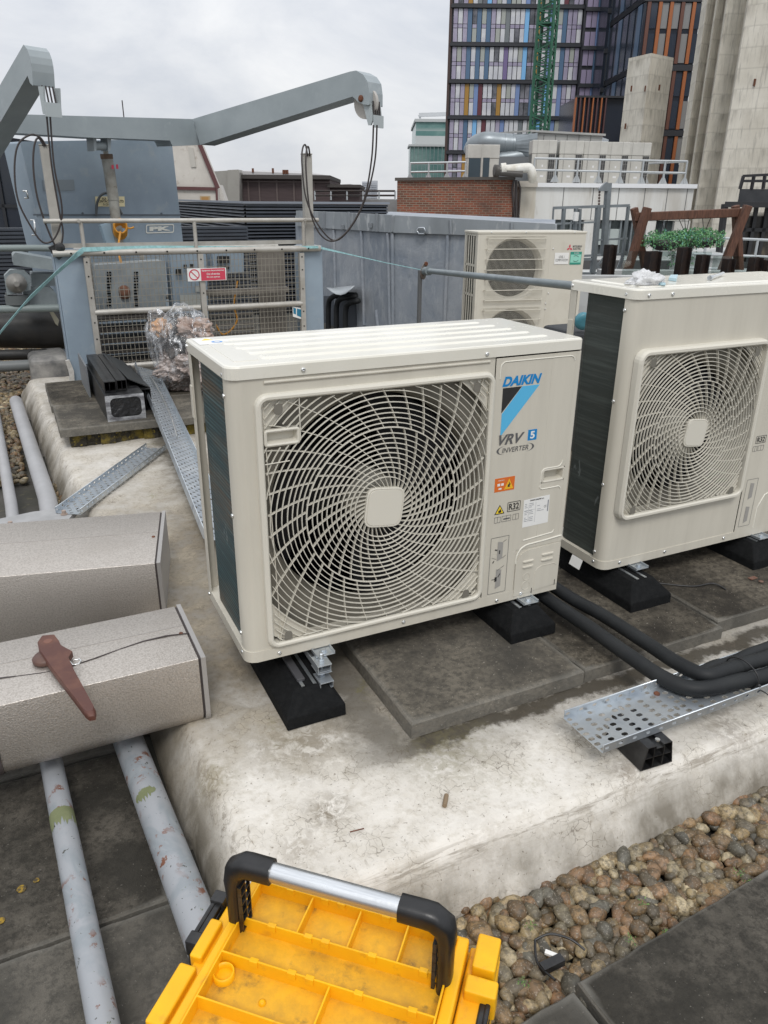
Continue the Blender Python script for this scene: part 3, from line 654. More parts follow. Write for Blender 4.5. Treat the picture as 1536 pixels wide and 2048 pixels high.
T1 = dict(parent=u1)
def patch(name, pts, y, mat, parent=u1, th=.0005):
    b = MB(); b.prism([(x, y, z) for x, z in pts], (0, -th, 0)); return b.build(name, mat, parent, local=True)
z_ = lambda z: z - ZU
lg = text('logo_lettering', 'DAIKIN', .817, .958, z_(.886), z_(.916), blue_i, u1, shear=.3, bold=.045, th=.0032)
patch('logo_triangle', [(.820, z_(.882)), (.888, z_(.882)), (.820, z_(.806))], -.0024, black_i)
patch('logo_stripe', [(.890, z_(.882)), (.953, z_(.882)), (.822, z_(.733)), (.822, z_(.803))], -.0024, cyan_i)
text('model_lettering', 'VRV', .818, .912, z_(.705), z_(.738), dkgrey_i, u1, shear=.35, bold=.03, th=.0032)
b = MB()
for k in range(6): b.box(.815 + k * .0, .86, -.0029, -.0028, z_(.709 + k * .0055), z_(.7105 + k * .0055))
b.build('lettering_stripe', beige, u1, local=True)
patch('blue_square', [(.925, z_(.708)), (.958, z_(.708)), (.958, z_(.742)), (.925, z_(.742))], -.0024, blue_i)
text('numeral', '5', .933, .950, z_(.713), z_(.737), white_p, u1, th=.0033, bold=.035)
text('inverter_lettering', 'INVERTER', .832, .930, z_(.679), z_(.695), dkgrey_i, u1, shear=.2, bold=.008, th=.0032)
b = MB()
for sgn in (1, -1):
    P = []; Q = []
    for k in range(15):
        a = R(90 + 180 * k / 14) if sgn > 0 else R(-90 + 180 * k / 14); th_ = .003 * math.sin(math.pi * k / 14)
        cxx = .842 if sgn > 0 else .922; P.append((cxx + .030 * math.cos(a), -.0026, z_(.687) + .0135 * math.sin(a))); Q.append((cxx + (.030 - th_ * 2.6) * math.cos(a), -.0026, z_(.687) + (.0135 - th_ * .6) * math.sin(a)))
    b.loops([[Vector(p) for p in P], [Vector(q) for q in Q]], close=False)
b.build('swoosh', dkgrey_i, u1, local=True)
ws = patch('warning_sticker', [(.814, z_(.553)), (.888, z_(.553)), (.888, z_(.598)), (.814, z_(.598))], -.0024, orange_i)
b = MB(); b.prism([(x, -.0030, z_(z)) for x, z in ((.850, .558), (.884, .558), (.867, .592))], (0, -.0004, 0)); b.build('warning_triangle', M('ink_amber', (.75, .42, .02), .5), ws, local=True)
b = MB(); b.box(.824, .834, -.0033, -.0029, z_(.572), z_(.580)); b.box(.838, .847, -.0033, -.0029, z_(.572), z_(.580)); b.box(.829, .840, -.0033, -.0029, z_(.560), z_(.565)); b.build('pictogram', white_p, ws, local=True)
text('sticker_lettering', 'WARNING', .825, .848, z_(.588), z_(.592), white_p, ws, th=.0034)
b = MB(); b.prism([(x, -.0040, z_(z)) for x, z in ((.862, .565), (.871, .565), (.869, .571), (.873, .573), (.866, .583), (.868, .575), (.863, .573))], (0, -.0002, 0)); b.build('flash_symbol', black_i, ws, local=True)
tr = patch('flammable_triangle', [(.820, z_(.476)), (.858, z_(.476)), (.839, z_(.508))], -.0024, black_i)
b = MB(); b.prism([(x, -.0030, z_(z)) for x, z in ((.825, .479), (.853, .479), (.839, .503))], (0, -.0003, 0)); b.build('yellow_field', yellow_i, tr, local=True)
b = MB(); b.prism([(x, -.0034, z_(z)) for x, z in ((.834, .481), (.844, .481), (.846, .486), (.840, .495), (.838, .489), (.834, .488))], (0, -.0002, 0)); b.build('flame_symbol', black_i, tr, local=True)
b = MB()
for k, P in enumerate((rrect(.868, .918, z_(.478), z_(.511), .003, -.0030),)): b.loops([P, rrect(.870, .916, z_(.480), z_(.509), .002, -.0030)])
b.build('refrigerant_box', black_i, u1, local=True)
text('refrigerant_lettering', 'R32', .874, .912, z_(.4835), z_(.5055), black_i, u1, bold=.02, th=.0032)
b = MB()
for (xa, xb) in ((.822, .844), (.85, .884), (.892, .914)):
    for (za, zb_) in ((.447, .4478), (.466, .4668)): b.box(xa, xb, -.0032, -.0026, z_(za), z_(zb_))
    for xx in (xa, (xa + xb) / 2, xb): b.box(xx - .0004, xx + .0004, -.0032, -.0026, z_(.447), z_(.4668))
b.box(.856, .880, -.0032, -.0026, z_(.454), z_(.4585)); b.build('manual_symbols', dkgrey_i, u1, local=True)
rl = patch('rating_label', [(.932, z_(.412)), (1.034, z_(.414)), (1.032, z_(.512)), (.931, z_(.508))], -.0024, white_p)
text('label_heading', 'DAIKIN EUROPE N.V.', .955, 1.010, z_(.501), z_(.506), black_i, rl, bold=.035, th=.0034)
b = MB(); random.seed(3)
for r_ in range(11):
    z0_ = .492 - r_ * .006
    if r_ not in (3, 7): 
        for (xa, xb) in ((.936, .950), (.954, .976)): b.box(xa, xa + (xb - xa) * random.uniform(.4, 1), -.0033, -.0029, z_(z0_), z_(z0_ + .0016))
    if r_ in (2, 4, 5): b.box(.985, .985 + random.uniform(.01, .03), -.0033, -.0029, z_(z0_), z_(z0_ + .0014))
b.box(.9515, .9520, -.0033, -.0029, z_(.43), z_(.496)); b.box(.9785, .979, -.0033, -.0029, z_(.425), z_(.496)); b.box(.934, .979, -.0033, -.0029, z_(.470), z_(.4705)); b.box(1.026, 1.030, -.0033, -.0029, z_(.455), z_(.495))
b.build('small_print', M('ink_faint', (.22, .23, .25), .5), rl, local=True); text('ce_mark', 'CE', 1.012, 1.022, z_(.470), z_(.478), black_i, rl, th=.0034)
dg = MB(); dg.loops([rrect(.814, .884, z_(.192), z_(.396), .003, -.0030), rrect(.8155, .8825, z_(.1935), z_(.3945), .002, -.0030)]); dgo = dg.build('diagram_sticker', dkgrey_i, u1, local=True)
b = MB()
for (zc, h) in ((.345, .06), (.245, .062)):
    b.prism([(x, -.0030, z_(z)) for x, z in ((.842, zc - h / 2 - .005), (.862, zc - h / 2 + .002), (.862, zc + h / 2), (.842, zc + h / 2 + .004))], (0, -.0003, 0), 0)
b.build('diagram_panel', greyi, dgo, local=True)
b = MB()
for (x0, z0, x1, z1, w_) in ((.832, .352, .841, .350, .004), (.826, .245, .842, .244, .002), (.85, .25, .858, .262, .003), (.831, .313, .826, .306, .003), (.862, .376, .874, .382, .0008), (.822, .325, .838, .318, .0008), (.862, .318, .876, .326, .0008), (.845, .275, .872, .289, .0008)):
    b.beam((x0, -.0034, z_(z0)), (x1, -.0034, z_(z1)), w_, .0004, up=(0, 1, 0))
b.box(.848, .852, -.0037, -.0033, z_(.335), z_(.348)); b.box(.838, .846, -.0037, -.0033, z_(.236), z_(.252)); b.build('diagram_marks', black_i, dgo, local=True)
for (x, z) in ((.197, .990), (.755, .988)): screw(u1, x, -.005, z_(z))
for (x, z) in ((.096, .166), (.504, .168), (.852, .163), (.948, .168)): screw(u1, x, -.0028, z_(z))
for (y, z) in ((.042, .985), (.042, .93), (.042, .60), (.042, .235), (.042, .17)): screw(u1, -.001, y, z_(z), (-1, 0, 0))
screw(u1, -.004, D1 - .015, H1 - .02, (-1, 0, 0)); screw(u1, -.002, D1 - .015, .02, (-1, 0, 0))
unit_feet(u1, (.225, .965), D1)
# lid stickers and reflection-free small label
b = MB(); b.box(.01, .10, .32, .42, H1 + .0005, H1 + .0013); ls = b.build('caution_sticker', white_p, u1, local=True)
b = MB(); b.prism([(.03, .385, H1 + .0014), (.062, .385, H1 + .0014), (.046, .412, H1 + .0014)], (0, 0, .0003)); b.build('caution_triangle', yellow_i, ls, local=True)
b = MB(); b.loops([[Vector((.066 + r_ * math.cos(a), .35 + r_ * math.sin(a), H1 + .0016)) for a in [k * math.pi / 12 for k in range(24)]] for r_ in (.016, .009)]); b.build('mandatory_symbol', M('ink_sky', (.12, .30, .62), .5), ls, local=True)

# ---- unit 2
u2 = thing('air_conditioner_outdoor_unit', 'tall cream outdoor unit at the right edge with plastic scraps on its lid', 'air conditioner', (1.335, .04, ZU))
W2, D2, H2 = .95, .325, .99
def l2(x): return x - 1.335
rin2 = [.078 + .0135 * k for k in range(8)]; rout2 = [.186] + [.186 + .0133 * k for k in range(1, 21)]
prm2 = dict(fr=.020, Rh=.265, hub=.06, yf=-.03, yo=.03, cap=.05, ro=.04, zb=.032, bw=1,
            guard=(.05, .186, -.016, .008, 30, 30, rin2, rout2, [], 0, .0021, .38))
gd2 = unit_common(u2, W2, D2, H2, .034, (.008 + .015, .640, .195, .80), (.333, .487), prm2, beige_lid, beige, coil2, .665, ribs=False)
b = MB(); b.box(.667, W2, -.0022, -.0002, .004, H2 - .036); b.build('service_panel', beige, u2, local=True, bev=.0012)
for (x, z) in ((.045, H2 - .02), (.145, H2 - .02)): screw(u2, x, -.005, z)
for (x, z) in ((.08, .02), (.30, .02), (.61, .018)): screw(u2, x, -.0028, z)
for (y, z) in ((.045, .92), (.045, .62), (.045, .32), (.045, .06), (.045, .02), (.045, .97)): screw(u2, -.001, y, z, (-1, 0, 0))
screw(u2, -.004, D2 - .012, H2 - .018, (-1, 0, 0))
b = MB(); b.loops([rrect(.685, .740, .395, .425, .003, -.0030), rrect(.687, .738, .397, .423, .002, -.0030)]); b.build('refrigerant_box', black_i, u2, local=True)
text('refrigerant_lettering', 'R32', .692, .733, .400, .420, black_i, u2, bold=.02, th=.0032)
b = MB()
for (xa, xb) in ((.678, .70), (.706, .735)):
    for za in (.365, .385): b.box(xa, xb, -.0032, -.0026, za, za + .0008)
    for xx in (xa, (xa + xb) / 2, xb): b.box(xx - .0004, xx + .0004, -.0032, -.0026, .365, .385)
b.build('manual_symbols', dkgrey_i, u2, local=True)
dg = MB(); dg.loops([rrect(.682, .745, .05, .25, .003, -.0030), rrect(.6835, .7435, .0515, .2485, .002, -.0030)]); dgo = dg.build('diagram_sticker', dkgrey_i, u2, local=True)
b = MB()
for (zc, h) in ((.20, .06), (.10, .062)): b.prism([(x, -.0030, z) for x, z in ((.706, zc - h / 2 - .005), (.726, zc - h / 2 + .002), (.726, zc + h / 2), (.706, zc + h / 2 + .004))], (0, -.0003, 0), 0)
b.build('diagram_panel', greyi, dgo, local=True)
b = MB(); b.tube([(.77, -.0022, .03), (.77, -.0022, .12), (.80, -.0022, .17), (.86, -.0022, .19), (.94, -.0022, .195)], .003, 6); b.build('embossed_line', emb, u2, local=True)
unit_feet(u2, (.155, .80), D2)
b = MB(); b.prism([(-.003, .16, -.002), (-.003, .10, -.002), (-.02, .095, -.035), (-.02, .155, -.035)], (.0015, 0, 0)); b.build('hanging_tag', white_p, u2, local=True)
# lid profile steps on unit 2
b = MB(); b.loops([rrect_h(.05, W2 - .04, .03, D2 - .03, .012, H2 - .0002), rrect_h(.056, W2 - .046, .036, D2 - .036, .01, H2 + .003)], cap1=True); b.build('lid_panel', beige_lid, u2, local=True)

# ------------------------------------------------------------------ rubber support feet
def rubber_foot(x, y0, z0, label, L=.6, h=.087, w=.18):
    t_ = thing('rubber_support_foot', label, 'support foot', (x, y0 + L / 2, z0), 'black rubber feet under the outdoor units')
    def lp(hw, e, z): return [Vector((-hw, -L / 2 + e, z)), Vector((hw, -L / 2 + e, z)), Vector((hw, L / 2 - e, z)), Vector((-hw, L / 2 - e, z))]
    b = MB(); b.loops([lp(w / 2, 0, 0), lp(w / 2, .003, .034), lp(.05, .058, h)], cap0=True, cap1=True); b.build('foot_body', rubber, t_, local=True, bev=.004)
    b = MB(); e = L / 2 - .062; cw = .021
    b.box(-cw, cw, -e, e, h - .018, h - .0165); b.box(-cw - .0018, -cw, -e, e, h - .018, h + .003); b.box(cw, cw + .0018, -e, e, h - .018, h + .003)
    b.box(-cw, -cw + .008, -e, e, h + .0015, h + .003); b.box(cw - .008, cw, -e, e, h + .0015, h + .003)
    b.build('channel', galv, t_, local=True); return t_
f1 = rubber_foot(.155, -.148, .0, 'black rubber foot on the white membrane under the left side of the nearest unit')
f2 = rubber_foot(.94, -.105, ZP, 'black rubber foot on the concrete slab under the right side of the nearest unit')
f3 = rubber_foot(1.455, -.105, ZP - .006, 'black rubber foot under the left side of the right hand unit', w=.19)
f4 = rubber_foot(2.12, -.06, ZP - .001, 'black rubber foot under the right side of the right hand unit, cut by the edge')
b = MB(); xr = .205
def strut(x, y0, y1, z, w=.041, h=.021, op=1):
    b.box(x - w / 2, x + w / 2, y0, y1, z + (0 if op > 0 else h - .002), z + (.002 if op > 0 else h)); b.box(x - w / 2, x - w / 2 + .002, y0, y1, z, z + h); b.box(x + w / 2 - .002, x + w / 2, y0, y1, z, z + h)
strut(xr, -.085, .35, .118); b.box(xr - .022, xr + .022, -.088, -.03, .1395, .1425); b.box(xr - .022, xr + .022, -.088, -.03, .1145, .1165); strut(xr, -.10, -.04, .070); b.box(xr - .021, xr + .021, -.104, -.045, .0915, .0945)
b.tube([(xr, -.06, .06), (xr, -.06, .160)], .0042, 10)
for z in (.0955, .1435, .108): b.lathe([(.0085, 0), (.0085, .007)], (xr, -.06, z), n=6, smooth=False)
b.lathe([(.0075, 0), (.0075, .012), (.005, .014)], (xr, -.06, .155), n=6, smooth=False)
tag(b.build('strut_rail_clamp', galv_w, bev=.0005), 'galvanised rail and threaded rod clamped between the left rubber foot and the nearest unit', 'rail clamp')
b = MB(); b.box(.128, .152, -.06, .40, .088, .098); tag(b.build('rubber_strip', M('strip_dark', (.06, .06, .065), .5), bev=.002), 'thin dark packing strip lying along the left rubber foot beside the rail', 'packing strip')

# ------------------------------------------------------------------ lagged pipes
def sp(P, n=8):
    P = [Vector(p) for p in P]; out = []
    for i in range(len(P) - 1):
        a = P[max(i - 1, 0)]; b_ = P[i]; c = P[i + 1]; d = P[min(i + 2, len(P) - 1)]
        for k in range(n):
            t_ = k / n; out.append(.5 * ((2 * b_) + (c - a) * t_ + (2 * a - 5 * b_ + 4 * c - d) * t_ * t_ + (3 * b_ - a - 3 * c + d) * t_ ** 3))
    return out + [P[-1]]
b = MB(); b.tube(sp([(1.02, .25, .16)] + [atz(u, v, z) for u, v, z in ((1092, 1196, .105), (1180, 1256, .10), (1262, 1314, .10), (1330, 1358, .10), (1392, 1378, .10), (1470, 1364, .10), (1580, 1336, .10))] + [(2.2, -.60, .098)]), .0235, 18)
tag(b.build('lagged_pipe', foam), 'black foam lagged pipe nearer the viewer, turning into the front tray', 'lagged pipe', 'black foam lagged refrigerant pipes')
b = MB(); b.tube(sp([(1.10, .28, .16)] + [atz(u, v, z) for u, v, z in ((1126, 1186, .105), (1208, 1232, .10), (1296, 1288, .105), (1358, 1328, .115), (1410, 1350, .12), (1445, 1342, .12), (1490, 1328, .12), (1580, 1298, .12))] + [(2.25, -.50, .11)]), .0225, 18)
tag(b.build('lagged_pipe', foam), 'black foam lagged pipe running along the far side of its twin into the tray', 'lagged pipe', 'black foam lagged refrigerant pipes')
b = MB(); b.tube(sp([atz(u, v, z) for u, v, z in ((1395, 1350, .095), (1430, 1332, .10), (1462, 1326, .10), (1500, 1308, .115), (1580, 1276, .12))] + [(2.3, -.44, .11)]), .019, 16)
tag(b.build('lagged_pipe', foam), 'short looking black lagged pipe that starts inside the tray behind the bend', 'lagged pipe', 'black foam lagged refrigerant pipes')
qt = (atz(1482, 1360, .10) + atz(1486, 1330, .12)) / 2; b = MB(); P = [(qt.x, qt.y + .058 * math.cos(a), .110 + .040 * math.sin(a)) for a in [2 * math.pi * k / 20 for k in range(21)]]; b.tube(P, .0022, 6); b.tube(sp([(qt.x, qt.y - .058, .09), (qt.x + .01, qt.y - .09, .085), (qt.x + .02, qt.y - .12, .055), (qt.x + .06, qt.y - .15, .035)]), .002, 6); b.lathe([(.006, -.004), (.006, .004)], (qt.x, qt.y - .06, .10), (1, 0, 0), 8)
tag(b.build('cable_tie', blkpl), 'black cable tie binding the lagged pipes in the front tray', 'cable tie')

# ------------------------------------------------------------------ perforated cable trays
def tray(name_l, A, Bp, width, lip, cell, hole, mat=galv_w, up=Vector((0, 0, 1)), z_in=.008, lip_holes=True):
    A = Vector(A); Bp = Vector(Bp); L = (Bp - A).length; u = (Bp - A).normalized(); v = up.cross(u).normalized(); wv = u.cross(v)
    t_ = thing('cable_tray', name_l, 'cable tray', A, 'perforated galvanised cable trays')
    nu = max(2, int(L / cell[0])); nv = max(2, int(width / cell[1]))
    b = MB(); b.plate(A, u * (L / nu), v * (width / nv), nu, nv, hole); o1 = b.build('tray_base', mat, t_)
    s = o1.modifiers.new('thick', 'SOLIDIFY'); s.thickness = .0012; s.offset = 1
    for q, (off, sg) in enumerate(((0, -1), (width, 1))):
        b = MB(); b.plate(A + v * off + wv * .001, u * (L / nu), wv * lip, nu, 1, (lambda i, j: (.3, .16) if i % 2 == 0 else None) if lip_holes else (lambda i, j: None))
        P0 = A + v * off + wv * lip; b.tube([P0, P0 + u * L], .0022, 6, caps=True)
        o2 = b.build('tray_side', mat, t_); s = o2.modifiers.new('thick', 'SOLIDIFY'); s.thickness = .0012
    return t_
def h_front(i, j):
    k = (i + 2 * j) % 4
    if j in (0, 6): return (.30, .26) if i % 3 == 0 else None
    return (.42, .27) if k in (0, 2) else ((.26, .44) if (k == 1 and (i + j) % 3 == 0) else None)
zt_ = .072
tray('shiny perforated tray in front carrying the lagged pipes on a black block', (.745, -.668, zt_), (2.35, -.655, zt_), .158, .026, (.0235, .0225), h_front)
b = MB(); b.lathe([(.009, 0), (.009, .004), (.006, .006)], Vector((1.06, -.535, zt_ + .001)), n=12); tag(b.build('bolt', rust), 'rusty bolt head in the floor of the front cable tray', 'bolt')
def h_back(i, j):
    if (i + j) % 2: return None
    return (.20, .42) if ((i // 2 + j) % 3) else (.42, .22)
tray('long perforated tray leaning on the far slabs, left of the nearest unit', (.275, 1.12, .012), atz(268, 745, .21) + Vector((.15, 0, .0)), .15, .03, (.026, .018), h_back, up=Vector((.35, 0, 1)).normalized(), lip_holes=False)
tray('perforated tray lying diagonally on the membrane behind the clad boxes', (-.30, 1.74, .012), (.265, 2.60, .012), .125, .028, (.026, .018), h_back)
b = MB(); b.tube(sp([atz(301, 751, .235), atz(322, 790, .215), atz(342, 835, .19), atz(354, 874, .165)]), .006, 8)
tag(b.build('threaded_rod', zinc), 'bright thin rod lying bent along the long perforated tray', 'rod')
# black support block
t_ = thing('tray_support_block', 'black hollow ribbed plastic block holding up the front cable tray', 'support block', (.92, -.63, 0), rz=R(-2))
b = MB()
P = [(-.052, .0), (.052, .0), (.040, .071), (.012, .071), (.012, .062), (-.012, .062), (-.012, .071), (-.040, .071)]
def ringp(P, y): return [Vector((x, y, z)) for x, z in P]
Pi = [(x * .93, .003 + z * .93) for x, z in P]
b.loops([ringp(Pi, -.025), ringp(Pi, -.075), ringp(P, -.075), ringp(P, .075)], cap0=True, cap1=True)
for x in (-.016, .016): b.box(x - .0012, x + .0012, -.075, -.025, .003, .064)
b.box(-.045, .045, -.074, -.025, .034, .0365); b.build('block_body', blkpl, t_, local=True)
b = MB(); b.lathe([(.007, 0), (.007, .005)], (0, -.062, .076), n=6, smooth=False); b.build('fixing_screw', zinc, t_, local=True)
t_.location = (.912, -.632, 0); t_.rotation_euler = (0, 0, R(-4))
# small debris
b = MB(); b.tube(sp([(1.60, .02, .052), (1.70, -.06, .054), (1.78, -.085, .060), (1.80, -.13, .052)]), .003, 6); tag(b.build('cable_offcut', blkpl), 'thin black cable offcut on the brownish slab below the right hand unit', 'cable offcut')
b = MB(); b.tube([atz(893, 1590, .004), atz(889, 1612, .004)], .006, 8); tag(b.build('wood_chip', M('wood_chip', (.22, .16, .10), .8)), 'small wooden peg lying on the white membrane in front', 'wood chip')
b = MB(); b.tube([atz(700, 1664, .002), atz(728, 1657, .002)], .0016, 5); tag(b.build('twig', rust), 'tiny dark twig on the white membrane above the toolbox handle', 'twig')
b = MB(); b.lathe([(.009, 0), (.009, .002), (.004, .0025)], atz(1522, 1163, .056), n=16); b.box(1.95, 1.985, -.118, -.10, .052, .055); tag(b.build('rusty_washer_plate', M('rusty_plate', (.17, .11, .08), .7, c2=(.14, .05, .03), sc=50)), 'rusty plate and washer on the slab at the right edge', 'washer plate')
b = MB(); b.lathe([(.010, 0), (.0105, .001), (.006, .0012), (.005, .0002)], Vector((1.70, -.06, .044)), n=16); tag(b.build('drilled_hole_ring', dark_in), 'drilled hole in the brownish slab', 'drill hole')
b = MB(); b.tube(sp([atz(1070, 1880, -.13), atz(1100, 1868, -.12), atz(1140, 1878, -.12), atz(1170, 1900, -.13)]), .003, 6); b.tube(sp([atz(1070, 1880, -.13), atz(1075, 1925, -.13), atz(1110, 1960, -.12)]), .003, 6)
b.box(.345, .40, -.985, -.965, -.138, -.120); tag(b.build('cable_connector', blkpl), 'black cable loop and connector lying on the pebbles by the slab corner', 'cable connector')
b = MB(); c = atz(1108, 1912, -.125); b.box(c.x - .02, c.x + .016, c.y - .004, c.y + .006, c.z - .002, c.z + .004, T=Matrix.Translation(c) @ Matrix.Rotation(R(-50), 4, 'Z') @ Matrix.Translation(-c)); tag(b.build('plastic_shard', white_p), 'white plastic shard on the pebbles', 'plastic shard')
# ------------------------------------------------------------------ clad valve boxes on the left
def clad_box(label, x0, x1, y0, y1, zt, zb, rz=0, piv=None, sag=.0):
    cx, cy = (x0 + x1) / 2, (y0 + y1) / 2; L, Wd = x1 - x0, y1 - y0
    t_ = thing('clad_valve_box', label, 'insulation box', (x1, cy, zb), 'stucco clad valve boxes', rz=rz)
    def sec(x, g=0, seg=8):
        w_ = Wd / 2 + g; h = zt - zb; r = .055; P = [Vector((x, -w_, h + g)), Vector((x, -w_, r - g))]
        P += [Vector((x, -w_ + r - r * math.cos(a), r - r * math.sin(a) - g)) for a in [R(90) * k / seg for k in range(1, seg + 1)]]
        P += [Vector((x, w_ - r + r * math.sin(a), r - r * math.cos(a) - g)) for a in [R(90) * k / seg for k in range(0, seg + 1)]]
        P += [Vector((x, w_, h + g))]; return P
    b = MB(); b.loops([sec(-L), sec(-.02)], smooth=True, cap0=True); b.build('cladding', stucco, t_, local=True, bev=.002, angle=50)
    b = MB(); b.loops([sec(-.02, -.003), sec(-.012, -.003)]); b.build('seam', seam_dk, t_, local=True)
    b = MB(); b.loops([sec(-.013, .003), sec(0, .003)], cap0=True, cap1=True); b.build('end_cap', stucco_edge, t_, local=True, bev=.001)
    h = zt - zb
    b = MB(); P = []
    for k in range(13):
        x = -.006 - (L - .02) * k / 12; P.append(Vector((x, -.02 + .02 * math.sin(k * .9) * sag - .035 * (k / 12), h + .0006 + .0015 * math.sin(k * 1.7))))
    for i in range(len(P) - 1): b.beam(P[i], P[i + 1], .0035 + .002 * math.sin(i), .0025)
    if sag: b.build('cladding_joint', seam_dk, t_, local=True)
    b = MB(); b.beam((-L, .045, h + .0006), (-.02, .035, h + .0006), .0015, .0012); b.build('overlap_crease', stucco_edge, t_, local=True)
    b = MB(); b.lathe([(.006, 0), (.006, .003), (.002, .004)], (-.035, -.01, h), n=10); b.build('rivet', rust, t_, local=True)
    if sag:
        b = MB(); b.loops([sec(-.555, .003), sec(-.543, .003)]); b.build('band', seam_dk, t_, local=True)
    return t_
B1 = clad_box('nearest stucco clad box in front, with the brown tool lying on it', -.95, -.118, -.002, .322, .210, -.020, sag=1)
B2 = clad_box('farther stucco clad box behind the one carrying the brown tool', -1.0, -.058, .655, 1.14, .205, -.140, rz=R(-13))
B2.location = (-.062, .90, -.14)
# pipes
pp, tt_, bb_, oo_ = nt('flaking_pipe_paint'); v = N(tt_, 'TexCoord').outputs['Object']
n1 = nz(tt_, 9, 7, .68, vec=v); n2 = nz(tt_, 26, 6, .7, vec=v); n3 = nz(tt_, 4.5, 4, .6, vec=v, dist=1.2)
c = mix(tt_, ramp(tt_, n3, .45, .6), (.30, .315, .335), (.22, .25, .27)); c = mix(tt_, ramp(tt_, n1, .665, .67), c, (.12, .14, .075)); c = mix(tt_, mth(tt_, 'MULTIPLY', ramp(tt_, n2, .56, .58), ramp(tt_, nz(tt_, 4, 3, .6, vec=v), .50, .56)), c, (.17, .07, .04)); c = mix(tt_, ramp(tt_, nz(tt_, 60, 3, .6, vec=v), .68, .69), c, (.06, .06, .05))
c = mix(tt_, mth(tt_, 'MULTIPLY', ramp(tt_, n3, .56, .66), .5), c, (.42, .43, .45))
tt_.links.new(c, bb_.inputs['Base Color']); bb_.inputs['Roughness'].default_value = .4; bump(tt_, bb_, n3, .25, .006)
pipe_p = pp
grn = M('old_green_paint', (.15, .17, .085), .6, c2=(.19, .21, .11), sc=30)
def ragged_band(path_c, ax, r, w, name='green_band'):
    b = MB(); c = Vector(path_c); ax = Vector(ax).normalized(); x = ax.cross(Vector((0, 0, 1))).normalized(); y = x.cross(ax); La = []; Lb = []
    for k in range(64):
        a = 2 * math.pi * k / 64; d = x * math.cos(a) + y * math.sin(a); j = w * (.35 * noise.noise(Vector((k * .35, 0, w * 90))) + .3 * noise.noise(Vector((k * .9, 3, w * 50))))
        La.append(c + d * (r + .0006) + ax * (w * .5 + .1 * j)); Lb.append(c + d * (r + .0006) - ax * (w * .5 + j * 1.7))
    b.loops([La, Lb], smooth=True); return b
P1a, P1b = Vector((-.49, -1.3, -.098)), Vector((-.575, .6, -.098)); r1 = .030
t_ = thing('grey_pipe', 'thin flaking grey pipe at lower left with a ring of old green paint', 'pipe', P1a, 'grey painted pipes on the left')
b = MB(); b.tube([P1a.lerp(P1b, k / 12) for k in range(13)], r1, 28); b.build('pipe_run', pipe_p, t_)
pc_ = P1a.lerp(P1b, .62); ragged_band((pc_.x, aty(130, 1655, 0).y if False else -.13, -.098), (P1b - P1a), r1, .055).build('old_paint_band', grn, t_)
P2a, P2b = Vector((-.253, -1.25, -.112)), Vector((-.362, .5, -.112)); r2_ = .043
t_ = thing('grey_pipe', 'thicker grey pipe beside the white plinth, running behind the toolbox', 'pipe', P2a, 'grey painted pipes on the left')
b = MB(); b.tube([P2a.lerp(P2b, k / 12) for k in range(13)], r2_, 28); b.build('pipe_run', pipe_p, t_)
def arcpatch(c, ax, r, a0, a1, w, n=26):
    b = MB(); c = Vector(c); ax = Vector(ax).normalized(); x = ax.cross(Vector((0, 0, 1))).normalized(); y = x.cross(ax); A = []; B = []
    for k in range(n):
        f = k / (n - 1); a = R(a0 + (a1 - a0) * f); d = x * math.cos(a) + y * math.sin(a); e = math.sin(math.pi * f) ** .5
        A.append(c + d * (r + .0006) + ax * w * e * (.6 + .5 * noise.noise(Vector((k * .5, 1, 0))))); B.append(c + d * (r + .0006) - ax * w * e * (.7 + .9 * noise.noise(Vector((k * .6, 7, 0)))))
    b.loops([A, B], close=False, smooth=True); return b
f_ = .68; arcpatch(P2a.lerp(P2b, .635), P2b - P2a, r2_, 70, 155, .028).build('old_paint_patch', grn, t_)
ax_ = (P2b - P2a)
for q, f in enumerate((.15, .35, .51)):
    pass
farp = M('far_pipe_grey', (.36, .36, .365), .5, c2=(.31, .31, .315), sc=3)
b = MB(); b.tube([(-.43, 1.1, -.085), (-.425, 2.3, -.085), (-.505, 4.6, -.085)], .046, 24); o = b.build('grey_pipe', farp); tag(o, 'pale grey pipe running back along the far left edge of the plinth', 'pipe', 'grey painted pipes on the left')
b = MB(); b.tube([(-.585, 1.0, -.09), (-.60, 2.3, -.09), (-.66, 4.6, -.09)], .030, 20); o = b.build('grey_pipe', farp); tag(o, 'thinner pale grey pipe at the left edge of the photo beyond the clad boxes', 'pipe', 'grey painted pipes on the left')
b = MB(); b.prism([(-.9, 1.62, -.02), (-.36, 1.70, -.02), (-.30, 1.86, -.02), (-.50, 1.88, -.02), (-.9, 1.80, -.02)], (0, 0, .03)); t_ = b.build('pipe_bracket', M('bracket_grey', (.34, .34, .34), .5, c2=(.28, .28, .28), sc=10), bev=.003); tag(t_, 'grey metal bracket with rusty bolts across the pipes behind the clad boxes', 'pipe bracket')
for x, y in ((-.37, 1.78), (-.60, 1.74)):
    b = MB(); b.lathe([(.016, 0), (.016, .004), (.010, .004), (.010, .02)], (x, y, .0105), n=8, smooth=False); b.build('bracket_bolt', M('bolt_rusty', (.33, .26, .22), .7), t_)
b = MB(); b.tube([(-.4275, 1.98, -.085), (-.427, 2.00, -.085)], .0475, 24); tag(b.build('pipe_clip_ring', rust), 'rusty flaking ring round the grey pipe near the diagonal tray', 'pipe ring')

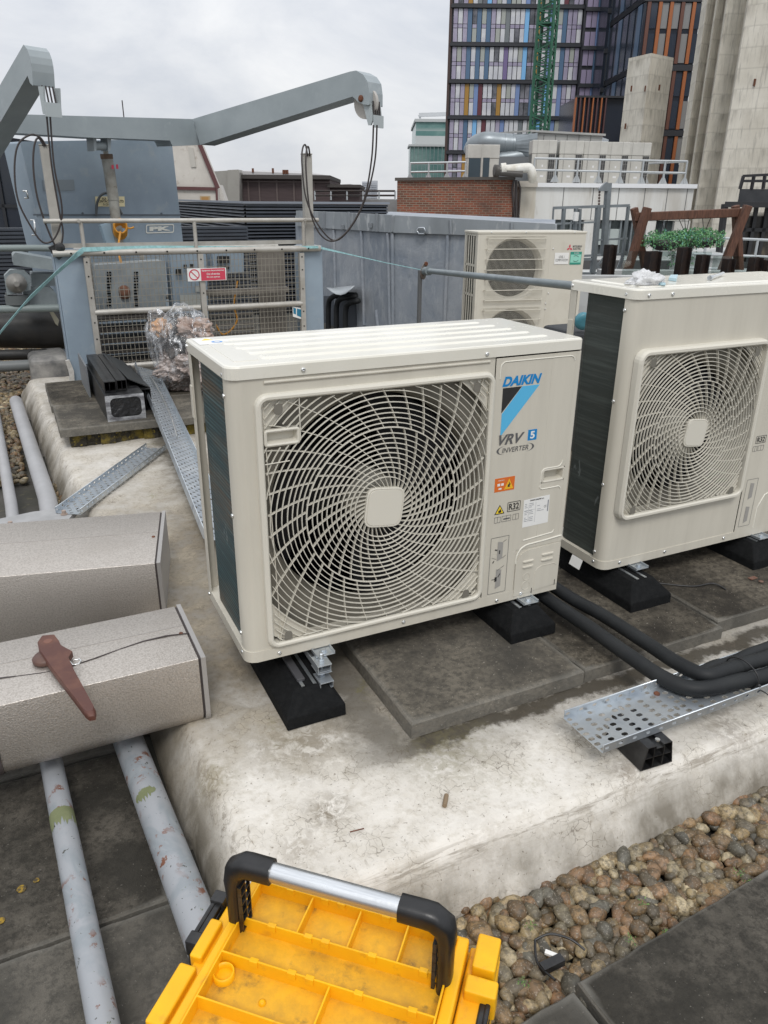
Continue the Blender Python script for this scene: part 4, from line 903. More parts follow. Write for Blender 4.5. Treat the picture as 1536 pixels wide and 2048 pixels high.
# ------------------------------------------------------------------ brown tool on the nearest box
zt = .2108
t_ = thing('hand_tool', 'red brown hand tool with a long tapered handle on the nearest clad box', 'hand tool', atz(95, 1320, zt))
c1_ = atz(92, 1322, zt); b = MB(); b.lathe([(.030, 0), (.034, .004), (.034, .012), (.029, .018), (.012, .0195)], c1_, n=36); b.build('round_base', M('tool_base', (.09, .045, .035), .5, c2=(.13, .07, .05), sc=20), t_)
h0 = zt + .020
tp = [(75, 1285), (84, 1272), (108, 1270), (118, 1283), (122, 1292), (146, 1305), (138, 1318), (150, 1345), (192, 1422), (190, 1432), (178, 1434), (170, 1428), (105, 1342), (78, 1302)]
P = [atz(u, v, h0) for u, v in tp]
b = MB(); cen = sum(P, Vector()) / len(P)
b.loops([[p + Vector((0, 0, -.012)) for p in P], [p + Vector((0, 0, .002)) for p in P], [p + (cen - p) * .06 + Vector((0, 0, .007)) for p in P]], cap0=True, cap1=True); b.build('tool_arm', brownpl, t_, bev=.003, seg=3, angle=30)
b = MB(); q = [atz(u, v, h0 + .003) for u, v in ((139, 1322), (146, 1330), (157, 1328), (162, 1322), (160, 1318), (150, 1320))]; b.tube(q, .0022, 8); b.build('buckle', zinc, t_)
b = MB(); b.lathe([(.012, 0), (.011, .001)], atz(96, 1282, h0 + .007), n=20); b.build('embossed_ring', M('tool_mark', (.17, .07, .045), .5), t_)

# ------------------------------------------------------------------ toolbox
p0 = atz(475, 1725, .4); e1 = Vector((.72832686, -.68522987, 0)); e2 = Vector((.68522987, .72832686, 0)); rzt = math.atan2(e1.y, e1.x)
tb = thing('toolbox', 'yellow plastic toolbox in the foreground with open lid trays and an aluminium carry handle', 'toolbox', (p0.x, p0.y, -.158), rz=rzt)
yel = M('yellow_plastic', (.86, .46, .006), .38, c2=(.78, .38, .008), sc=7, c3=(.60, .30, .02), sc3=30, lo3=.6, hi3=.75, bs=.06, bsc=150, spec=.4)
yf_, ty, by, oy = nt('dirty_yellow_tray'); v = N(ty, 'TexCoord').outputs['Object']
n1 = nz(ty, 9, 7, .72, vec=v); n2 = nz(ty, 60, 4, .7, vec=v); n3 = nz(ty, 17, 6, .7, vec=v)
c = mix(ty, ramp(ty, n1, .40, .68), (.78, .42, .014), (.46, .25, .025)); c = mix(ty, mth(ty, 'MULTIPLY', ramp(ty, n3, .54, .70), ramp(ty, n2, .35, .6)), c, (.16, .10, .03)); c = mix(ty, mth(ty, 'MULTIPLY', ramp(ty, n1, .25, .42, (1, 1, 1, 1), (0, 0, 0, 1)), .3), c, (.62, .40, .16))
ty.links.new(c, by.inputs['Base Color']); by.inputs['Roughness'].default_value = .55; bump(ty, by, n2, .15, .002)
H0 = .158                                            # local z = world z + H0
def lz(z): return z + H0
zr = lz(.284); zf = lz(.256)
a0, a1, b0, b1 = .0, .352, -.245, .072
b = MB()
# main body (outer shell) below the lid
b.loops([[Vector((x, y, z)) for x, y in ((-.045 + i, -.27 + i), (.425 - i, -.27 + i), (.425 - i, .085 - i), (-.045 + i, .085 - i))] for i, z in ((.02, .0), (.012, .1), (.0, lz(.18)), (.0, lz(.236)))], cap0=True, cap1=True)
b.build('tool_box_body', yel, tb, local=True, bev=.008, seg=3)
# tray floor + walls
b = MB(); b.box(a0, a1, b0, b1, zf - .004, zf); b.build('tray_floor', yf_, tb, local=True)
b = MB(); wt = .0032
def wall(xa, ya, xb, yb, z1=zr, z0=zf - .004, w_=wt): b.beam((xa, ya, (z0 + z1) / 2), (xb, yb, (z0 + z1) / 2), w_, z1 - z0)
wall(a0, b1, a1, b1); wall(a0, b0, a1, b0); wall(a0, b0, a0, b1); wall(a1, b0, a1, b1)
rows = (.060, -.006, -.072, -.150)
for y in (-.004, -.070, -.148): wall(a0, y, a1, y)
for x in (.10, .188, .272): wall(x, -.004, x, b1, zr - .003)
for x in (.185,): wall(x, -.148, x, -.070, zr - .003); wall(x, b0, x, -.148, zr - .003)
for y in (-.004, -.070, b1):
    for x in (.05, .115, .145, .225, .31):
        b.box(x, x + .014, y - .0042, y + .0042, zr - .012, zr + .0012)
b.build('tray_divider', yel, tb, local=True, bev=.001)
# rim ledges
b = MB(); 
for (xa, xb, ya, yb, z1) in ((-.018, -.002, -.25, .075, zr - .004), (-.045, -.020, -.265, .082, zr - .026), (a1 + .002, a1 + .022, -.25, .075, zr - .004), (a1 + .024, .425, -.265, .082, zr - .028), (-.02, a1 + .02, b1 + .002, .088, zr - .018), (-.045, .425, -.27, b0 - .002, zr - .012)):
    b.box(xa, xb, ya, yb, zf - .012, z1)
for (xa, xb, ya, yb, z1) in ((-.052, -.030, -.085, -.012, zr - .012), (-.058, -.028, -.20, -.10, zr - .010), (a1 + .035, a1 + .072, .026, .088, zr + .002), (a1 + .030, a1 + .080, -.012, .018, zr - .006), (a1 + .03, a1 + .078, -.22, -.10, zr - .004)):
    b.box(xa, xb, ya, yb, zf - .03, z1)
for k in range(4): b.box(.045 + k * .035, .06 + k * .035, b0 - .018, b0 - .002, zr - .02, zr + .002)
b.build('lid_rim', yel, tb, local=True, bev=.004, seg=3)
b = MB(); b.lathe([(.017, 0), (.017, .014), (.0145, .014), (.0145, .002)], (.014, -.092, zf), n=20); b.build('corner_well', yel, tb, local=True)
b = MB(); b.lathe([(.006, 0), (.006, .002), (.003, .0045)], (.09, -.112, zf), n=14); b.build('tray_boss', yel, tb, local=True)
# handle
hz = lz(.4); hr = .0165
b = MB(); b.tube([(.052 + .0, .0, hz), (.285, .0, hz)], .0155, 28)
for k in range(4): a = R(230 + 18 * k); b.tube([(.053, .0155 * math.cos(a), hz + .0155 * math.sin(a)), (.284, .0155 * math.cos(a), hz + .0155 * math.sin(a))], .0009, 5)
hdl = b.build('handle_tube', alu, tb, local=True)
for sx, xe, xin in ((1, -.008, .062), (-1, .350, .275)):
    b = MB(); zb_ = lz(.255)
    # bent grip: profile swept from tube end to post foot
    def sect(c, ax, w_, h_): 
        ax = Vector(ax).normalized(); y = Vector((0, 1, 0)); x = y.cross(ax).normalized(); P = []
        for k in range(20):
            a = 2 * math.pi * k / 20; q_ = 3.2; d = (abs(math.cos(a)) ** q_ + abs(math.sin(a)) ** q_) ** (-1 / q_); P.append(Vector(c) + y * (w_ * d * math.cos(a)) + x * (h_ * d * math.sin(a)))
        return P
    L = [sect((xin, 0, hz), (-sx, 0, 0), .0185, .0185), sect((xin - sx * .04, 0, hz), (-sx, 0, 0), .0188, .0188), sect((xe + sx * .022, 0, hz - .001), (-sx, 0, -.25), .019, .019), sect((xe + sx * .004, 0, hz - .014), (-sx, 0, -1.2), .019, .018), sect((xe, 0, hz - .035), (-sx * .1, 0, -1), .019, .015), sect((xe, 0, hz - .06), (0, 0, -1), .0185, .0125), sect((xe, 0, zb_), (0, 0, -1), .018, .012)]
    b.loops(L, smooth=True, cap0=True, cap1=True)
    b.build('handle_grip', M('grip_black', (.009, .009, .0095), .36, c2=(.015, .015, .016), sc=30, bs=.08, bsc=200), tb, local=True)
    b = MB(); xo = xe + sx * .0125
    for z in [lz(.265) + .019 * i for i in range(6)]: b.box(min(xo, xo + sx * .006), max(xo, xo + sx * .006), -.016, .016, z, z + .002)
    for y in (-.016, -.001, .014): b.box(min(xo, xo + sx * .006), max(xo, xo + sx * .006), y, y + .002, lz(.265), lz(.36))
    b.build('grip_rib', blkpl, tb, local=True)
for (x, y, s_) in ((-.062, -.01, -1), (.415, -.035, 1)):
    b = MB(); zc_ = lz(.262); yy0, yy1 = (y - .052, y + .055)
    b.box(x - .010, x + .010, yy0, yy1, zc_ - .055, zc_ - .012); b.box(x - .013, x + .013, yy0, yy0 + .024, zc_ - .03, zc_ + .004); b.box(x - .013, x + .013, yy1 - .024, yy1, zc_ - .03, zc_ + .006)
    b.box(x - .007, x + .008, yy0 + .02, yy1 - .02, zc_ - .03, zc_ - .002); b.box(x - .004 + s_ * .006, x + .004 + s_ * .006, yy0 + .01, yy1 - .01, zc_ - .01, zc_ + .001)
    b.build('latch', blkpl, tb, local=True, bev=.003)
# ------------------------------------------------------------------ suspended cradle (y = 4.35)
YC = 4.35
cr = thing('window_cleaning_cradle', 'blue grey roof cradle with wire mesh front, handrails and a red and white prohibition sign', 'access cradle', (.9, YC, .1))
def cx_(u, v, y=YC): return aty(u, v, y)
for nm_, xa, xb in (('post', -.09, .115), ('post', 1.78, 1.96)):
    b = MB(); b.box(xa, xb, YC - .02, YC + .16, -.004 if xa < 0 else -.1, 1.03); b.box(xa - .012, xa, YC + .0, YC + .14, -.004, 1.0)
    b.build('end_post', bluegrey, cr, bev=.012)
b = MB()
def rail(b, x0, x1, z, r, y=YC - .045, n=12): b.tube([(x0, y, z), (x1, y, z)], r, n)
zT = 1.012
rail(b, -.10, 1.93, zT, .024); rail(b, -.13, 1.92, 1.228, .016); rail(b, .13, .915, .590, .022); rail(b, .97, 1.76, .582, .022)
rail(b, .13, 1.76, .18, .022); rail(b, .13, 1.76, .10, .03)
b.box(-.02, 1.86, YC + .02, YC + .025, 1.045, 1.075)
for x, z0 in ((.115, 1.0), (.92, 1.0), (1.79, 1.0)): b.tube([(x, YC - .045, z0), (x, YC - .045, 1.228)], .014, 10)
for x, z1 in ((.118, .98), (.945, .99), (1.765, .98)): b.box(x - .02, x + .02, YC - .062, YC - .03, .10, z1)
for x in (.1, 1.8): b.lathe([(.012, -.01), (.012, .012)], (x, YC - .06, 1.228), (0, 1, 0), 10)
b.build('guard_rail', cradle_al, cr)
b = MB()
for x, zs_ in ((.118, (.25, .4, .52, .7, .85, .95)), (.945, (.25, .4, .52, .7, .85, .95)), (1.765, (.25, .4, .52, .7, .85, .95))):
    for z in zs_: b.lathe([(.006, 0), (.006, .003)], (x, YC - .062, z), (0, -1, 0), 6)
for k in range(9): b.lathe([(.007, 0), (.007, .003)], (.02 + .225 * k, YC - .069, zT), (0, -1, 0), 6)
b.build('bolt_heads', dark_in, cr)
def mesh_panel(x0, x1, z0, z1, y, sx=.031, sz=.044, r=.0017):
    b = MB(); n = int((x1 - x0) / sx); m = int((z1 - z0) / sz)
    for i in range(n + 1):
        x = x0 + (x1 - x0) * i / n; b.box(x - r, x + r, y - r, y + r, z0, z1)
    for j in range(m + 1):
        z = z0 + (z1 - z0) * j / m; b.box(x0, x1, y - 3 * r, y - r, z - r, z + r)
    return b
for (x0, x1, z0, z1) in ((.138, .925, .60, .99), (.138, .925, .12, .575), (.965, 1.745, .60, .99), (.965, 1.745, .12, .575)): mesh_panel(x0, x1, z0, z1, YC - .03).build('wire_mesh', wire_m, cr)
mesh_panel(.2, 1.75, .15, .98, YC + .62, .04, .05).build('rear_wire_mesh', wire_m, cr)
# back side frame, floor, machinery inside
b = MB(); b.box(.1, 1.8, YC + .0, YC + .66, .06, .10); b.build('cradle_floor', M('chequer_dark', (.16, .15, .13), .6, .2, c2=(.07, .065, .055), sc=14), cr)
b = MB()
for z in (.99, .60, .12): rail(b, .1, 1.8, z, .02, YC + .65)
for x in (.2, .62, 1.12, 1.75): b.box(x - .018, x + .018, YC + .63, YC + .66, .1, 1.0)
b.build('rear_rail', cradle_al, cr)
b = MB(); p = [cx_(u, v, YC + .35) for u, v in ((190, 530), (330, 522), (333, 620), (200, 627))]; b.prism(p, (0, .22, 0)); b.build('hoist_housing', M('hoist_grey', (.27, .30, .31), .5, c2=(.2, .22, .23), sc=7), cr, bev=.02)
for (u0, u1) in ((214, 222), (268, 276)):
    b = MB()
    for k in range(12):
        q = cx_((u0 + u1) / 2 , 545 + k * 6, YC + .345); b.box(q.x - .016, q.x + .016, q.y - .004, q.y, q.z - .006, q.z + .006)
    b.build('vent_slots', dark_in, cr)
# slots
b = MB(); p = [cx_(u, v, YC + .3) for u, v in ((340, 508), (412, 508), (418, 640), (350, 642))]; b.prism(p, (0, .2, 0)); b.build('control_cabinet', bluegrey, cr, bev=.008)
b = MB(); p = [cx_(u, v, YC + .28) for u, v in ((425, 505), (487, 503), (488, 545), (428, 548))]; b.prism(p, (0, .2, 0)); b.build('control_cabinet', bluegrey, cr, bev=.008)
for (u0, v0, u1, v1) in ((351, 538, 362, 550), (367, 529, 373, 537), (379, 528, 386, 536), (434, 512, 458, 526), (434, 531, 458, 538)):
    b = MB(); p = [cx_(u, v, YC + .275) for u, v in ((u0, v0), (u1, v0), (u1, v1), (u0, v1))]; b.prism(p, (0, -.012, 0)); b.build('switch', blkpl, cr)
b = MB(); p = [cx_(u, v, YC + .29) for u, v in ((360, 590), (410, 588), (411, 610), (362, 612))]; b.prism(p, (0, -.002, 0)); p = [cx_(u, v, YC + .29) for u, v in ((390, 572), (407, 571), (407, 583), (391, 584))]; b.prism(p, (0, -.002, 0)); b.build('data_plate', M('plate_pale', (.42, .44, .42), .5), cr)
b = MB()
q0 = cx_(215, 640, YC + .30)
for k in range(5): b.box(.18, .90, YC + .25, YC + .55, .14 + k * .085, .165 + k * .085)
b.build('roller_guard', M('dark_slats', (.05, .042, .036), .6), cr)
b = MB(); 
for k in range(10): b.box(1.02, 1.50, YC + .50, YC + .53, .14 + k * .042, .158 + k * .042)
b.box(1.50, 1.74, YC + .3, YC + .34, .12, .98); b.box(1.0, 1.7, YC + .1, YC + .18, .66, .70)
b.build('side_guard', M('side_guard', (.21, .19, .165), .6, c2=(.15, .135, .115), sc=8), cr)
# sign
sg = thing('tmp', '', '', (0, 0, 0)); bpy.data.objects.remove(sg)
ys = YC - .075
sa, sb, sc_, sd_ = [aty(u, v, ys) for u, v in ((374, 537), (452, 535), (453, 560), (376, 563))]
b = MB(); b.prism([sa, sb, sc_, sd_], (0, .004, 0)); sgn = b.build('warning_sign', white_p, cr, local=False)
ux = (sb - sa).normalized(); uz = Vector((0, 0, 1)); cz_ = (sa.z + sd_.z) / 2; Wd = sb.x - sa.x
b = MB(); b.prism([(sa.x + Wd * .34, ys - .001, cz_ - .045), (sa.x + Wd * .97, ys - .001, cz_ - .043), (sa.x + Wd * .97, ys - .001, cz_ + .043), (sa.x + Wd * .34, ys - .001, cz_ + .042)], (0, .0008, 0)); b.build('red_panel', red_i, sgn)
b = MB(); cs = Vector((sa.x + Wd * .17, ys - .0015, cz_)); b.loops([[cs + Vector((r * math.cos(a), 0, r * math.sin(a))) for a in [k * math.pi / 14 for k in range(28)]] for r in (.041, .033)]); b.beam(cs + Vector((-.025, 0, .025)), cs + Vector((.025, 0, -.025)), .007, .0008, up=(0, 1, 0)); b.build('prohibition_ring', red_i, sgn)
for k, s_ in enumerate(('Equipment decommissioned', 'Out of service', 'Do not operate')):
    w_ = (.57, .34, .34)[k] * Wd; xc = sa.x + Wd * .655; z = cz_ + .020 - k * .024
    bb = text(None, s_, xc - w_ / 2, xc + w_ / 2, z, z + .015, None, org=(0, ys - .001, 0), th=.0012, bold=.02); bb.build('sign_lettering', white_p, sgn)
b = MB(); p = [aty(u, v, YC - .05) for u, v in ((585, 613), (607, 617), (608, 640), (586, 633))]; b.prism(p, (0, .003, 0)); s2 = b.build('safety_notice', white_p, cr)
b = MB(); p = [aty(u, v, YC - .0515) for u, v in ((594, 617), (606, 620), (606, 636), (594, 631))]; b.prism(p, (0, .001, 0)); p = [aty(u, v, YC - .0515) for u, v in ((586.5, 615), (592, 617), (592, 629), (587, 627))]; b.prism(p, (0, .001, 0)); b.build('blue_panel', M('ink_petrol', (.02, .17, .28), .5), s2)
# rope terminal boxes on the cradle ends
for (ul, ur, vt, ub, vb) in ((79, 98, 291, 124, 490), (607, 624, 309, 618, 492)):
    a = aty(ul, vt, YC); c = aty(ur, vt, YC); b = MB(); b.box(a.x, c.x, YC, YC + .06, .99, a.z); b.box(a.x - .003, c.x + .003, YC - .003, YC + .063, a.z, a.z + .01); b.build('rope_terminal_box', M('terminal_beige', (.40, .385, .35), .5, c2=(.33, .32, .29), sc=8), cr, bev=.003)
b = MB(); b.lathe([(.02, 0), (.035, .0), (.035, .01), (.0, .014)], aty(120, 495, YC - .05), (0, -1, 0), 10); p = [aty(u, v, YC - .03) for u, v in ((97, 495), (108, 490), (122, 500), (128, 512), (118, 520), (104, 508))]; b.prism(p, (0, .08, 0)); tag(b.build('black_cover', blkpl, bev=.006), 'torn black plastic cover wrapped on the left corner of the cradle rail', 'plastic cover')

# ------------------------------------------------------------------ facade access crane
DA = Vector((.45, -.893, 0)); DB = Vector((.893, .45, 0))
K = aty(392, 265, 5.9)
bmu = thing('facade_access_crane', 'large blue grey roof crane with two jib arms reaching over the cradle', 'crane', (K.x - .6, K.y + .1, -.2))
bp_ = [(20, 228), (385, 238), (400, 290), (345, 292), (340, 281), (222, 276), (196, 276), (30, 266)]
b = MB(); b.prism([atp(u, v, K, DB) for u, v in bp_], -DA * .22); b.build('cross_beam', armgrey, bmu, bev=.012)
rp = [(385, 238), (700, 143), (712, 141)]; hp = [(735, 163), (738, 185), (738, 210), (727, 209), (716, 204), (705, 193), (400, 290)]
b = MB(); b.prism([atp(u, v, K, DA) for u, v in rp + [(726, 149)] + hp], DB * .17); b.build('jib_arm', armgrey, bmu, bev=.006)
Hd = atp(740, 225, K, DA)
def head(P, Kp, uv_pts, plate):
    b = MB(); A = [atp(u, v, Kp, DA) + DB * .02 for u, v in uv_pts]; b.prism(A, DB * .014); b.prism([a + DB * .11 for a in A], DB * .014); b.build('rope_guide', M('guide_grey', (.37, .41, .42), .5), bmu)
    b = MB(); q = [atp(u, v, Kp, DA) - DA * -.012 for u, v in plate]; 
    c = sum(q, Vector()) / len(q); b.beam(c + DB * .02 + Vector((0, 0, 0)), c + DB * .135, .012, .085); b.build('guide_plate', M('guide_grey', (.37, .41, .42), .5), bmu)
    b = MB(); 
    for k in range(4): d = DB * (.035 + .025 * k); b.tube([c + d + Vector((0, 0, .14)) - DA * .02, c + d + Vector((0, 0, -.03))], .006, 6)
    b.build('sheave_ropes', ropeblk, bmu)
head(Hd, K, [(722, 205), (738, 205), (742, 240), (738, 250), (733, 250)], [(742, 236), (742, 248)])
b = MB(); c = atp(722, 205, K, DA) + DB * .05; b.lathe([(.11, 0), (.11, .03)], c, DB, 28); b.build('sheave', M('sheave', (.42, .40, .37), .5), bmu)
b = MB(); b.lathe([(.024, 0), (.024, .006), (.012, .012)], atp(722, 197, K, DA), -DB, 12); b.build('axle_bolt', rust, bmu)
# left arm
K2 = aty(62, 150, 4.25)
la = [(-90, 325), (47, 89), (54, 98), (59, 112), (62, 126), (64, 142), (66, 172), (60, 166), (55, 151), (-95, 408)]
b = MB(); b.prism([atp(u, v, K2, DA) for u, v in la], DB * .155); b.build('jib_arm', armgrey, bmu, bev=.006)
head(None, K2, [(70, 172), (80, 172), (82, 210), (84, 228), (80, 228)], [(82, 212), (82, 224)])
# housing
KH = K - DA * .45
hh = [(40, 283), (343, 278), (369, 500), (108, 500)]
q = [atp(u, v, KH, DB) for u, v in hh]
b = MB(); q2 = [q[0], q[1], q[2] + Vector((.02, 0, -1.0)), q[3] + Vector((0, 0, -1.0))]; b.prism(q2, -DA * .28); b.build('machinery_housing', bluegrey, bmu, bev=.015)
q0, q1 = atp(66, 429.5, KH, DB) + DA * .004, atp(361, 430, KH, DB) + DA * .004
b = MB(); b.beam(q0, q1, .006, .014); 
for f in (.05, .3, .55, .85): p = q0.lerp(q1, f) + Vector((0, 0, .012)); b.lathe([(.01, 0), (.01, .006)], p, DA, 8)
b.build('housing_seam', M('seam_grey', (.10, .12, .14), .5), bmu)
def onH(pts, off=.006): return [atp(u, v, KH, DB) + DA * off for u, v in pts]
b = MB(); b.prism(onH([(84, 360), (147, 359), (149, 381), (87, 382)]), -DA * .002); b.build('ghost_patch', M('ghost_patch', (.20, .235, .26), .5), bmu)
b = MB(); b.prism(onH([(190, 393), (248, 393), (249, 413), (191, 413)]), -DA * .004); yp = b.build('contact_plate', cream_i, bmu)
for s_, u0, u1, v0, v1 in (('FOR SERVICE', 203, 236, 395, 399.5), ('CONTACT           LTD', 192, 246, 400, 405), ('0120 000000', 205, 232, 406.5, 411)) :
    if s_.startswith('0120'): s_ = '0120'; u1 = 216
    if s_ == 'FOR SERVICE': s_ = 'FOR'; u1 = 212
    a, c, d = onH([(u0, v1), (u1, v1), (u0, v0)], .012); bb = text(None, s_, 0, (c - a).length, 0, (d - a).length, None, org=a, ux=(c - a).normalized(), uz=(0, 0, 1), nrm=DA, th=.001, bold=.02); bb.build('plate_lettering', black_i, yp)
pkm = M('pk_cream', (.66, .66, .60), .5)
L0 = onH([(291, 449), (347, 448), (347, 466), (291, 467)], .006); a, c, e_, d_ = L0; uxx = (c - a).normalized(); wP = (c - a).length; hP = (a - d_).length
org = d_.copy(); uz_ = (a - d_).normalized()
def locR(P): return [org + uxx * p.x + uz_ * p.z + DA * p.y for p in P]
b = MB(); b.loops([locR(rrect(0, wP, 0, hP, hP * .22, .001)), locR(rrect(.010, wP - .010, .010, hP - .010, hP * .16, .001))]); b.build('badge_outline', pkm, bmu)
bb = text(None, 'PK', wP * .12, wP * .88, hP * .26, hP * .76, None, org=org, ux=uxx, uz=uz_, nrm=DA, th=.002, bold=.07); bb.build('badge_lettering', pkm, bmu)
# clevis + hydraulic ram
Kr = K - DA * .10
def onR(u, v): return atp(u, v, K - DA * .22, DB)
b = MB()
for (u0, u1) in ((193, 200), (221, 229)): b.prism([atp(u, v, K, DB) - DA * .05 for u, v in ((u0, 270), (u1, 270), (u1, 300), (u0 + 3, 302))], -DA * .1)
b.tube([atp(197, 291, K, DB) - DA * .1, atp(226, 291, K, DB) - DA * .1], .035, 14); b.build('ram_clevis', armgrey, bmu)
ramm = M('ram_paint', (.30, .30, .27), .5, c2=(.20, .19, .165), sc=9, c3=(.13, .10, .07), sc3=16, lo3=.62, hi3=.7)
b = MB(); b.tube([onR(211, 300), onR(212, 312)], .022, 12); b.tube([onR(213, 310), onR(219, 345), onR(227, 400)], .048, 18); b.tube([onR(227, 400), onR(238, 495)], .044, 18); b.build('hydraulic_ram', ramm, bmu)
b = MB(); b.tube([onR(212.5, 308), onR(214, 318)], .052, 18); b.build('ram_collar', M('ram_collar', (.12, .08, .055), .7), bmu)
b = MB(); b.prism([onR(*p) + DA * .07 for p in ((213, 330), (217, 330), (218, 338), (214, 338))], DA * .003); b.prism([onR(*p) + DA * .07 for p in ((222, 329), (226, 329), (227, 338), (223, 338))], DA * .003); b.build('ram_sticker', red_i, bmu)
b = MB()
for a_, c_ in (((208, 448), (224, 500)), ((243, 452), (252, 500))): b.beam(onR(*a_), onR(*c_), .035, .09)
b.build('ram_fork', M('fork_blue', (.26, .35, .42), .5), bmu)
b = MB(); b.tube(sp([onH([(190, 432)], .02)[0], onH([(188, 405)], .05)[0], onH([(192, 389)], .09)[0], onH([(202, 388)], .12)[0], onH([(216, 408)], .13)[0], onH([(226, 428)], .14)[0]]), .011, 8); b.build('hydraulic_hose', M('hose_grey', (.10, .11, .115), .4), bmu)
b = MB()
for (u, v0, v1) in ((47, 382, 396), (62, 440, 470)): a, c = onH([(u, v0), (u + 3, v1)], .05); b.tube([a - DA * .05, a, c, c - DA * .05], .008, 8)
b.build('grab_handle', zinc, bmu)
# ropes
def yint(P, y0, y1): return [aty(u, v, y0 + (y1 - y0) * i / (len(P) - 1)) for i, (u, v) in enumerate(P)]
hl = atp(82, 226, K2, DA)
for k, P in enumerate(([(93, 228), (103, 330), (118, 420), (126, 465), (118, 497), (100, 470), (76, 400), (67, 340), (68, 295), (76, 276), (88, 292)], [(100, 228), (108, 330), (122, 400), (123, 440), (108, 478), (85, 484), (60, 450), (36, 400), (29, 340), (36, 290), (60, 270), (80, 275), (92, 292)])):
    b = MB(); b.tube(sp(yint(P, 4.28, 4.345), 6), .0065, 6); tag(b.build('wire_rope', ropeblk), ['slack dark wire rope looping close round the left terminal box of the cradle', 'slack dark wire rope making the wider loop left of the cradle'][k], 'wire rope')
for k, P in enumerate(([(747, 250), (743, 320), (728, 400), (700, 455), (668, 482), (640, 468), (620, 420), (612, 340), (613, 300), (617, 294), (620, 312)], [(754, 250), (750, 320), (735, 385), (708, 445), (672, 481), (640, 455), (613, 400), (604, 330), (605, 298), (611, 290), (615, 312)])):
    yh = Hd.y; b = MB(); b.tube(sp(yint(P, yh - .05, 4.345), 6), .0065, 6); tag(b.build('wire_rope', ropeblk), ['slack dark wire rope, the inner of the two sagging from the right jib head', 'slack dark wire rope, the outer of the two sagging from the right jib head'][k], 'wire rope')
b = MB(); kn = onR(230, 463) + DA * .08
for k in range(5): b.tube([kn + Vector((math.cos(a) * .055, -.01 * k, math.sin(a) * .06 + .012 * k)) for a in [j * math.pi / 6 + k for j in range(13)]], .009, 6)
b.tube(sp([kn + Vector((.02, 0, .04)), onR(246, 456) + DA * .1, onR(254, 454) + DA * .1]), .008, 6)
b.tube(sp([kn, aty(237, 497, 4.9), aty(243, 530, 4.75), aty(249, 560, 4.72), aty(251, 578, 4.7)]), .009, 6); tag(b.build('orange_rope', rope_or), 'orange rope knotted round the hydraulic ram and hanging behind the mesh', 'rope')
b = MB(); c = aty(249, 585, 4.7); b.lathe([(.02, -.05), (.04, -.04), (.045, 0), (.04, .04), (.015, .055)], c, n=12); tag(b.build('rope_weight', M('rusty_hook_block', (.20, .08, .045), .7, c2=(.09, .06, .04), sc=25)), 'rusty hook block hanging on the orange rope behind the mesh', 'hook block')
b = MB(); b.tube(sp([aty(475, 562, 4.62), aty(468, 610, 4.62), aty(474, 640, 4.6), aty(460, 662, 4.6), aty(444, 668, 4.6), aty(432, 650, 4.6)]), .0075, 6); tag(b.build('orange_cable', rope_or), 'orange cable hanging in a loop inside the right half of the cradle', 'cable')

# teal strap
def ribbon(P, widths, norms, m=webbing, th=.0015):
    A = []; B = []
    for p, w_, n_ in zip(P, widths, norms): n_ = Vector(n_).normalized(); A.append(Vector(p) + n_ * w_ / 2); B.append(Vector(p) - n_ * w_ / 2)
    b = MB(); b.loops([A, B], close=False); return b
S = [aty(-40, 715, 3.2), aty(0, 665, 3.4), aty(55, 600, 3.7), aty(110, 548, 4.0), aty(150, 512, 4.24), aty(166, 500, 4.27)]
nr = [(.6, 0, .8), (.6, 0, .8), (.6, 0, .75), (.65, 0, .75), (.5, 0, .9), (0, 0, 1)]
b = ribbon(S, [.07, .08, .09, .10, .07, .04], nr); b2 = ribbon([aty(166, 499, 4.27), aty(300, 495, 4.32), aty(430, 496, 4.32), aty(560, 496, 4.32), aty(634, 494, 4.27)], [.03, .028, .03, .026, .02], [(0, 0, 1)] * 5)
o_ = len(b.v); b.v += b2.v; b.f += [[i + o_ for i in f] for f in b2.f]; b.mi += b2.mi; b.sm += b2.sm
b2 = ribbon([aty(634, 494, 4.27), aty(700, 509, 4.6), aty(770, 525, 4.9), aty(849, 541, 5.15)], [.02, .009, .006, .006], [(0, .3, 1)] * 4)
o_ = len(b.v); b.v += b2.v; b.f += [[i + o_ for i in f] for f in b2.f]; b.mi += b2.mi; b.sm += b2.sm
so_ = b.build('webbing_strap', webbing); s = so_.modifiers.new('thick', 'SOLIDIFY'); s.thickness = .0018; tag(so_, 'pale teal webbing strap running along the cradle rail to the flanged rail', 'strap')

# ------------------------------------------------------------------ left machinery, rails, black pipes
b = MB(); b.tube([aty(-60, 497, 4.9), aty(70, 496, 4.8), aty(118, 497, 4.6)], .024, 14); tag(b.build('handrail', M('handrail_greygreen', (.19, .225, .22), .45)), 'grey green tube rail running left from the cradle top at the left edge', 'rail')
b = MB(); b.tube([aty(-60, 620, 5.0), aty(125, 616, 5.0)], .03, 14); tag(b.build('handrail', M('handrail_greygreen', (.19, .225, .22), .45)), 'grey green tube rail directly above the fat black pipe at the left edge', 'rail')
b = MB(); b.tube([aty(-80, 655, 5.6), aty(135, 660, 5.6)], .165, 28); b.tube([aty(80, 658, 5.6), aty(100, 659, 5.6)], .168, 28); tag(b.build('black_pipe', M('black_lagging', (.018, .019, .019), .42, c2=(.04, .035, .03), sc=3, bs=.2, bsc=6, bd=.02)), 'fat black lagged pipe at the left edge below the machinery', 'pipe')
b = MB(); b.prism([aty(u, v, 5.42) for u, v in ((97, 620), (108, 625), (118, 640), (116, 652), (111, 648), (104, 634))], (0, .005, 0)); tag(b.build('torn_lagging', M('torn_fabric', (.50, .47, .36), .8)), 'torn pale lagging scrap on the fat black pipe', 'torn lagging')
